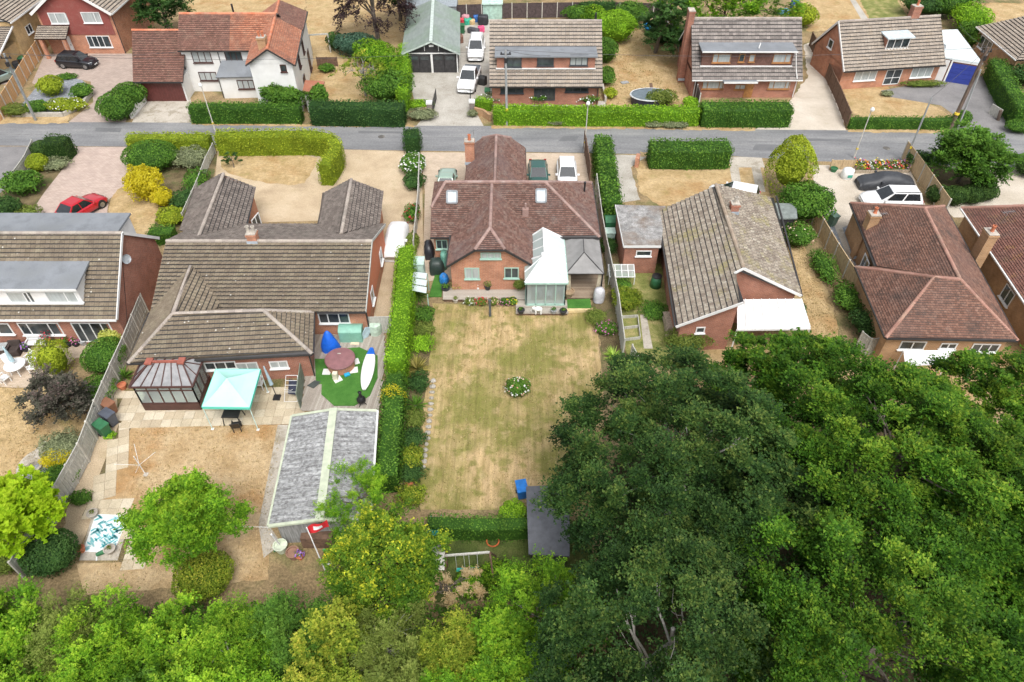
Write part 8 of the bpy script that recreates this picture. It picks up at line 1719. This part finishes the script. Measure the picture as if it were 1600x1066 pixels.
# far gardens
PO = thing('oval_pool', 'dark-covered oval above-ground pool with pale rim', 'pool', P(1017, 160)); pc = P(1017, 148, .9); pc.z = 0
def oval(mb, rx, ry, prof, n=32): return mb.lathe(pc, prof, n, caps=False, sx=rx, sy=ry)
oval(MB(), 2.05, 1.45, [(.93, 0), (1, .88), (1.0, .9)]).build('pool_wall', mat('navy_liner', (.03, .033, .055), .5), PO); oval(MB(), 2.05, 1.45, [(1.0, .84), (1.05, .88), (1.03, .96), (.97, .94)]).build('rim', mat('rim_pale', (.55, .57, .58), .4), PO)
MB().lathe(pc, [(.98, .88), (.5, .84), (.01, .83)], 32, caps=False, sx=2.05, sy=1.45).build('cover', mat('slate_cover', (.13, .165, .19), .55, var=.08, fine=(12, .1)), PO)
q = P(1015, 50, .0); PP = thing('paddling_pool', 'small blue paddling pool on a dark stand behind the lawn', 'paddling pool', q); MB().box(q+V(.2, -.6, .25), (1.6, 1.4, .5)).build('stand', m_black, PP); MB().lathe(q+V(0, 0, .5), [(.75, 0), (.85, .15), (.8, .3), (.65, .3), (.6, .1), (.01, .1)], 20, caps=False).build('pool', mat('pool_blue', (.01, .28, .62), .4), PP)
q = P(1026, 48, 0)+V(.6, 1.0, 0); table('white folding table behind the paddling pool', q, .5, .72, m_upvc, (1.8, .75), rz=-.5); tag(MB().box(P(976, 129, .05), (.8, .5, .1), .4).build('grey_board', m_potg), 'grey board lying on the straw lawn', 'board'); tag(MB().beam(P(1017, 130, .04), P(1018, 137, .04), .3, .06).build('plank', m_f_brown), 'short brown plank behind the oval pool', 'plank')
q = P(770, 26); HU = thing('green_hut', 'pale green garden hut behind the brown chalet', 'shed', q); MB().box(q+V(0, 0, .9), (2.4, 2.0, 1.8)).build('wall', mat('hut_green', (.36, .52, .45), .6), HU); MB().box(q+V(0, 0, 1.87), (2.6, 2.3, .14)).build('roof', mat('hut_roof', (.46, .62, .55), .6), HU); MB().box(q+V(0, -.2, 1.98), (.9, .6, .12)).build('roof_hatch', mat('hut_roof', (.46, .62, .55), .6), HU)
junk = [((728, 36), (.9, .6, 1.0), 'pink_sacks', (.5, .25, .28), 'pink striped sacks against the black back fence', 'sacks'), ((722, 40), (.5, .5, .9), 'red_crate', (.55, .04, .06), 'red crate by the double garage back corner', 'crate'), ((731, 38), (1.0, .7, .7), 'green_sacks', (.03, .34, .22), 'green sacks beside the pink sacks', 'sacks'), ((738, 38), (.7, .6, .6), 'tan_basket', (.5, .36, .18), 'tan basket in the yard clutter', 'basket'), ((755, 38), (1.3, .9, 1.1), 'black_barbecue', (.025, .025, .03), 'black barbecue in the yard clutter', 'barbecue'), ((745, 34), (.8, .5, .8), 'blue_drum', (.03, .12, .35), 'blue drum in the yard clutter', 'drum'), ((740, 52), (1.5, .7, .6), 'dark_roll', (.06, .06, .07), 'dark roll behind the white van', 'roll'), ((752, 50), (.8, .6, .7), 'pink_ride_on', (.65, .08, .2), 'pink ride-on toy behind the white van', 'toy'), ((720, 66), (.5, .9, .9), 'brown_stove', (.2, .1, .07), 'brown metal stove beside the double garage', 'stove'), ((735, 24), (.6, .6, 1.0), 'teal_box', (.03, .42, .36), 'teal box hung on the back fence', 'box'), ((754, 132), (.9, .7, .9), 'black_crate', (.03, .03, .03), 'black crate by the brown chalet wall', 'crate'), ((1240, 14), (.9, .9, 1.1), 'blue_barrel', (.02, .06, .35), 'blue barrel behind the dormer chalet', 'barrel'), ((1224, 22), (1.5, .9, .6), 'blue_tarp_heap', (.10, .28, .45), 'blue tarpaulin heap behind the dormer chalet', 'heap'), ((1286, 96), (.8, 1.0, 1.0), 'teal_rubbish_bag', (.04, .28, .30), 'teal bag beside the bungalow gable', 'bag'), ((1308, 126), (.7, .5, .9), 'white_gas_bottle', (.55, .56, .56), 'white gas bottle beside the bungalow gable', 'gas bottle'), ((35, 75), (1.0, .9, 1.3), 'grey_cupboard', (.50, .48, .44), 'grey cupboard against the yellow brick wall', 'cupboard')]
for q, s, nm, cc, lab, ct in junk:
    p = P(*q); mj = mat(nm+'_surface', cc, .6, var=.2, scale=3)
    cover_blob(nm, lab, p, [(.46, 0), (.5, s[2]*.3), (.5, s[2]*.8), (.46, s[2]*.97), (.03, s[2])], 20, mj, ct, s[0], s[1], .04, random.uniform(-.5, .5), .4)
q = P(1559, 188); tag(MB().tube([q, q+V(-.1, .1, 1.0)], [.16, .14], 8).build('timber_stump', m_polewood), 'short dark timber post on the tarmac drive corner', 'post'); tag(MB().box(P(1552, 182)+V(0, 0, .5), (.08, 1.4, 1.0), .25).build('leaning_board', m_f_grey), 'grey board leaning behind the timber post', 'board')
PG = thing('pergola', 'grey timber pergola posts on the cottage lawn', 'pergola', P(500, 80))
for a, b in (((488, 84), (488, 84)), ((517, 82), (517, 82))): q = P(*a); MB().beam(q, q+V(0, 0, 2.1), .12, .12).build('post', m_f_grey, PG)
MB().beam(P(488, 84)+V(0, 0, 2.1), P(517, 82)+V(0, 0, 2.1), .12, .15).build('beam', m_f_grey, PG)
AW = thing('sail_shade', 'white cloth shade on poles behind the red hipped bungalow', 'shade', P(1440, 580)); aw = [P(1412, 548, 2.2), P(1492, 547, 2.2), P(1470, 570, 1.9), P(1416, 572, 1.9)]
mb = MB(); sag_quad(mb, aw[3], aw[2], aw[1], aw[0], 6, .15); mb.build('cloth', m_white, AW, smooth=True)
for q in aw: MB().tube([V(q.x, q.y, 0), q], .03, 6).build('pole', m_upvc, AW)
# ------------------------------------------------------------------ cars
m_tyre = mat('tyre', (.02, .02, .02), .85); m_rim = mat('alloy', (.35, .36, .37), .35, .8); m_cglass = mat('car_glass', (.02, .025, .03), .05, spec=.8); m_lampw = mat('headlamp', (.65, .68, .70), .1); m_lampr = mat('tail_lamp', (.35, .01, .01), .2)
def paint(name, c, metal=.2, rough=.28):
    m = mat(name, c, rough, metal, var=.02)
    b = [n for n in m.node_tree.nodes if n.type == 'BSDF_PRINCIPLED'][0]; b.inputs['Coat Weight'].default_value = .6; b.inputs['Coat Roughness'].default_value = .08
    return m
STY = {  # stations (x/L, top/H, half-width factor), cabin (rear base, rear roof, front roof, screen base)
 'hatch': ([(-.5, .42, .82), (-.48, .60, .93), (-.38, .64, 1), (0, .61, 1), (.22, .60, 1), (.36, .545, .97), (.45, .47, .90), (.495, .36, .76)], (-.475, -.36, .06, .25)),
 'suv': ([(-.5, .46, .84), (-.485, .60, .94), (-.38, .62, 1), (0, .60, 1), (.24, .60, 1), (.38, .56, .98), (.46, .50, .92), (.497, .38, .80)], (-.485, -.42, .07, .25)),
 'estate': ([(-.5, .42, .84), (-.485, .58, .93), (-.38, .62, 1), (0, .60, 1), (.22, .59, 1), (.38, .53, .97), (.46, .45, .88), (.497, .34, .74)], (-.48, -.41, .05, .24)),
 'saloon': ([(-.5, .40, .80), (-.48, .56, .90), (-.36, .60, .98), (0, .60, 1), (.20, .59, 1), (.36, .53, .96), (.46, .44, .86), (.495, .32, .70)], (-.36, -.20, .05, .23)),
 'classic': ([(-.5, .40, .70), (-.47, .55, .84), (-.34, .64, .98), (0, .62, 1), (.12, .64, 1), (.3, .60, .96), (.44, .52, .84), (.495, .38, .66)], (-.30, -.2, .02, .10)),
 'pickup': ([(-.5, .44, .92), (-.49, .58, .96), (-.38, .58, 1), (-.12, .58, 1), (.22, .60, 1), (.38, .57, .98), (.46, .51, .92), (.497, .38, .82)], (-.14, -.10, .08, .24)),
}
def car(label, name, px, head, L, W, H, style, m, z=.65, rails=False, cat='car', softtop=None, bonnet=None):
    """head = compass heading of the nose in degrees anticlockwise from +X"""
    p = P(px[0], px[1], z); p.z = 0.012; t = thing(name, label, cat, p); r = R(head); c_, s_ = math.cos(r), math.sin(r)
    def q(x, y, zz): return V(p.x+x*c_-y*s_, p.y+x*s_+y*c_, p.z+zz)
    st, cab = STY[style]; hw = W/2; vs = []; zb = .2
    sec = [(.80, 0.), (.97, .12), (1., .45), (.985, .80), (.93, .95), (.6, 1.0), (0, 1.02), (-.6, 1.0), (-.93, .95), (-.985, .80), (-1., .45), (-.97, .12), (-.80, 0.)]
    # finer stations
    xs = np.array([a for a, _, _ in st]); zs = np.array([b for _, b, _ in st]); ws = np.array([c for _, _, c in st]); xx = np.interp(np.linspace(0, 1, 21), np.linspace(0, 1, len(xs)), xs)
    for x in xx:
        zt, wf = np.interp(x, xs, zs)*H, np.interp(x, xs, ws)
        lo = zb+(.10 if abs(x) > .46 else 0)
        for (a, b) in sec: vs.append(q(x*L, a*hw*wf, lo+(zt-lo)*b))
    k = len(sec); n = len(xx)
    fs = [(i*k+j, i*k+j+1, (i+1)*k+j+1, (i+1)*k+j) for i in range(n-1) for j in range(k-1)]+[(i*k+k-1, i*k, (i+1)*k, (i+1)*k+k-1) for i in range(n-1)]+[tuple(range(k)), tuple(range(n*k-1, (n-1)*k-1, -1))]
    body = MB().add(vs, fs, .5).build('body', m, t, smooth=True)
    rb, rt, ft, sb = [v*L for v in cab]; zq = float(np.interp(rb/L, xs, zs))*H-.03; zs_ = float(np.interp(sb/L, xs, zs))*H-.03; wt, wb = hw*.72, hw*.93; zr = H-.06
    B_ = [q(rb, -wb*.95, zq), q(sb, -wb*.93, zs_), q(sb, wb*.93, zs_), q(rb, wb*.95, zq)]; T_ = [q(rt, -wt, zr), q(ft, -wt, zr+.0), q(ft, wt, zr+.0), q(rt, wt, zr)]; crown = [q((rt+ft)/2, -wt*.5, H), q((rt+ft)/2, wt*.5, H)]
    cm = softtop or m
    MB().add(B_+T_, [(0, 1, 5, 4), (1, 2, 6, 5), (2, 3, 7, 6), (3, 0, 4, 7)], .5).build('cabin', cm, t)
    rf = [q(rt-.02, -wt, zr), q(ft+.02, -wt, zr), q(ft+.02, wt, zr), q(rt-.02, wt, zr), q(rt+.12, -wt*.8, H), q(ft-.12, -wt*.8, H), q(ft-.12, wt*.8, H), q(rt+.12, wt*.8, H)]
    MB().add(rf, [(4, 5, 6, 7), (0, 1, 5, 4), (1, 2, 6, 5), (2, 3, 7, 6), (3, 0, 4, 7)], .5).build('roof_panel', cm, t)
    def glass(nm, a, b, c, d, f=.08, off=.012):
        a, b, c, d = Vector(a), Vector(b), Vector(c), Vector(d); nn = (b-a).cross(d-a).normalized(); cen = (a+b+c+d)/4
        if nn.dot(cen-q(0, 0, H*.6)) < 0: nn = -nn
        MB().poly([v.lerp(cen, f)+nn*off for v in (a, b, c, d)]).build(nm, m_cglass, t)
    glass('windscreen', B_[1], B_[2], T_[2], T_[1]); glass('rear_window', B_[3], B_[0], T_[0], T_[3], .12)
    for (b0, b1, t0_, t1_) in ((B_[0], B_[1], T_[0], T_[1]), (B_[3], B_[2], T_[3], T_[2])):
        mb_, mt_ = b0.lerp(b1, .5), t0_.lerp(t1_, .5); glass('side_window', b0.lerp(b1, .05), mb_, mt_, t0_.lerp(t1_, .03), .1); glass('side_window', mb_, b1.lerp(b0, .08), t1_, mt_, .1)
    wr = .33 if style not in ('suv', 'pickup') else .37
    for x in (-.31*L, .31*L):
        for y in (-1, 1):
            w_ = MB().tube([q(x, y*(hw-.20), wr), q(x, y*(hw+.005), wr)], wr, 18).build('wheel', m_tyre, t); MB().tube([q(x, y*(hw-.02), wr), q(x, y*(hw+.012), wr)], wr*.64, 12).build('rim', m_rim, w_)
            MB().tube([q(x, y*(hw-.10), wr+.03), q(x, y*(hw-.004), wr+.03)], wr*1.14, 18).build('wheel_arch', m_black, t)
    for y in (-1, 1):
        MB().add([q(.485*L, y*hw*.52, H*.36), q(.455*L, y*hw*.86, H*.38), q(.43*L, y*hw*.88, H*.485), q(.465*L, y*hw*.52, H*.455)], [(0, 1, 2, 3)]).build('headlight', m_lampw, t); MB().box(q(-.488*L, y*hw*.76, H*.5), (.08, .22, .2), r).build('tail_light', m_lampr, t)
        MB().box(q(sb-.28, y*(hw+.06), H*.64), (.14, .2, .12), r).build('mirror', m, t)
    MB().box(q(.488*L, 0, H*.30), (.08, W*.55, .16), r).build('grille', m_black, t); MB().box(q(.499*L, 0, H*.24), (.02, .5, .11), r).build('number_plate', m_upvc, t); MB().box(q(0, 0, .2), (L*.9, W*.86, .12), r).build('underbody', m_black, t)
    if style == 'pickup': MB().box(q(-.32*L, 0, H*.585), (L*.32, W*.86, .04), r).build('bed_cover', mat('tonneau', (.10, .115, .13), .6), t)
    if rails:
        for y in (-1, 1): MB().beam(q(rt+.1, y*wt*.9, H+.03), q(ft-.1, y*wt*.9, H+.03), .04, .04).build('roof_rail', m_black, t)
    return t
car('black hatchback parked before the maroon gabled house', 'black_hatchback', (120, 94), -6, 4.2, 1.8, 1.55, 'hatch', paint('paint_black', (.012, .013, .018)), .7)
car('pale silver-green car cut by the left edge behind the orange fence', 'silver_car', (-4, 118), 60, 4.2, 1.75, 1.5, 'hatch', paint('paint_silver_green', (.30, .40, .38), .5), .7)
car('red coupe on the pink block drive', 'red_coupe', (123, 322), 64, 4.4, 1.85, 1.45, 'saloon', paint('paint_red', (.50, .012, .025)), .75, softtop=None)
car('pale green classic sports car left of the middle bungalow rear wing', 'classic_sports_car', (698, 280), 90, 3.9, 1.6, 1.25, 'classic', paint('paint_sage', (.34, .46, .38), .3), .6)
car('dark green car right of the middle bungalow rear wing', 'green_car', (841, 270), -90, 4.3, 1.72, 1.42, 'saloon', paint('paint_dark_green', (.03, .10, .085)), .7)
car('white hatchback beside the dark green car', 'white_hatchback', (886, 270), -91, 4.2, 1.75, 1.5, 'hatch', paint('paint_white', (.78, .79, .80), 0.), .7)
car('white pickup truck at the front of the concrete drive', 'white_pickup', (733, 119), -97, 5.3, 1.95, 1.8, 'pickup', paint('paint_white', (.78, .79, .80), 0.), .9, cat='pickup truck')
car('white van-like estate parked behind the pickup', 'white_people_carrier', (744, 72), -91, 4.8, 1.9, 1.85, 'suv', paint('paint_white', (.78, .79, .80), 0.), 1.0, rails=True)
car('white car half hidden behind the mossy bungalow roof', 'white_car', (1147, 300), 160, 4.2, 1.75, 1.5, 'estate', paint('paint_white', (.78, .79, .80), 0.), .8)
car('white estate car behind the red hipped bungalow', 'white_estate_car', (1393, 308), 178, 4.7, 1.85, 1.6, 'estate', paint('paint_white', (.78, .79, .80), 0.), .8, rails=True)
def covered_car(label, px, head, L, W, H, m, z=.6):
    p = P(px[0], px[1], z); p.z = .01; r = R(head); c_, s_ = math.cos(r), math.sin(r); t = thing('covered_car', label, 'car', p)
    def q(x, y, zz): return V(p.x+x*c_-y*s_, p.y+x*s_+y*c_, p.z+zz)
    st = [(-.5, .42, .78), (-.47, .62, .90), (-.36, .74, .96), (-.2, .96, .98), (0, 1.0, 1), (.1, .97, 1), (.24, .70, 1), (.38, .62, .97), (.47, .50, .88), (.5, .36, .75)]
    xs, zs, ws = (np.array(v) for v in zip(*st)); vs = []; fs = []; n, k = 30, 21
    for i in range(n):
        x = -.5+i/(n-1); zt = np.interp(x, xs, zs)*H; wf = np.interp(x, xs, ws)*W/2; cab = max(0, (zt/H-.62)/.38)
        for j in range(k):
            a = math.pi*j/(k-1); cy, sz = math.cos(a), math.sin(a); y = math.copysign(abs(cy)**(.45+.35*cab), cy)*wf; zz = zt*sz**(.55+.15*cab); zz *= 1
            wr_ = .025*math.sin(x*34+j*1.7)*(1-sz*.6)+.012*math.sin(x*60+j*3)
            vs.append(q(x*L, y*(1+wr_), max(.04, zz+wr_*.3)))
    for i in range(n-1):
        for j in range(k-1): fs.append((i*k+j, i*k+j+1, (i+1)*k+j+1, (i+1)*k+j))
    fs += [tuple(range(k)), tuple(range(n*k-1, (n-1)*k-1, -1))]
    MB().add(vs, fs, .5).build('car_cover', m, t, smooth=True)
    for x in (-.31*L, .31*L):
        for y in (-1, 1):
            MB().tube([q(x, y*(W/2-.25), .3), q(x, y*(W/2-.08), .3)], .3, 14).build('wheel', m_tyre, t)
        for y in (-1, 1): MB().box(q(.14*L, y*(W/2+.04), H*.66), (.18, .2, .14), r).build('covered_mirror', m, t) if x > 0 else None
    return t
covered_car('car under a white fabric cover on the gravel drive', (618, 374), -91, 4.3, 1.75, 1.4, mat('white_car_cover', (.78, .78, .79), .7, var=.02))
covered_car('car under a black fitted cover beside the close-board fence', (1384, 282), 178, 4.6, 1.75, 1.35, mat('black_car_cover', (.04, .043, .05), .55, var=.1))
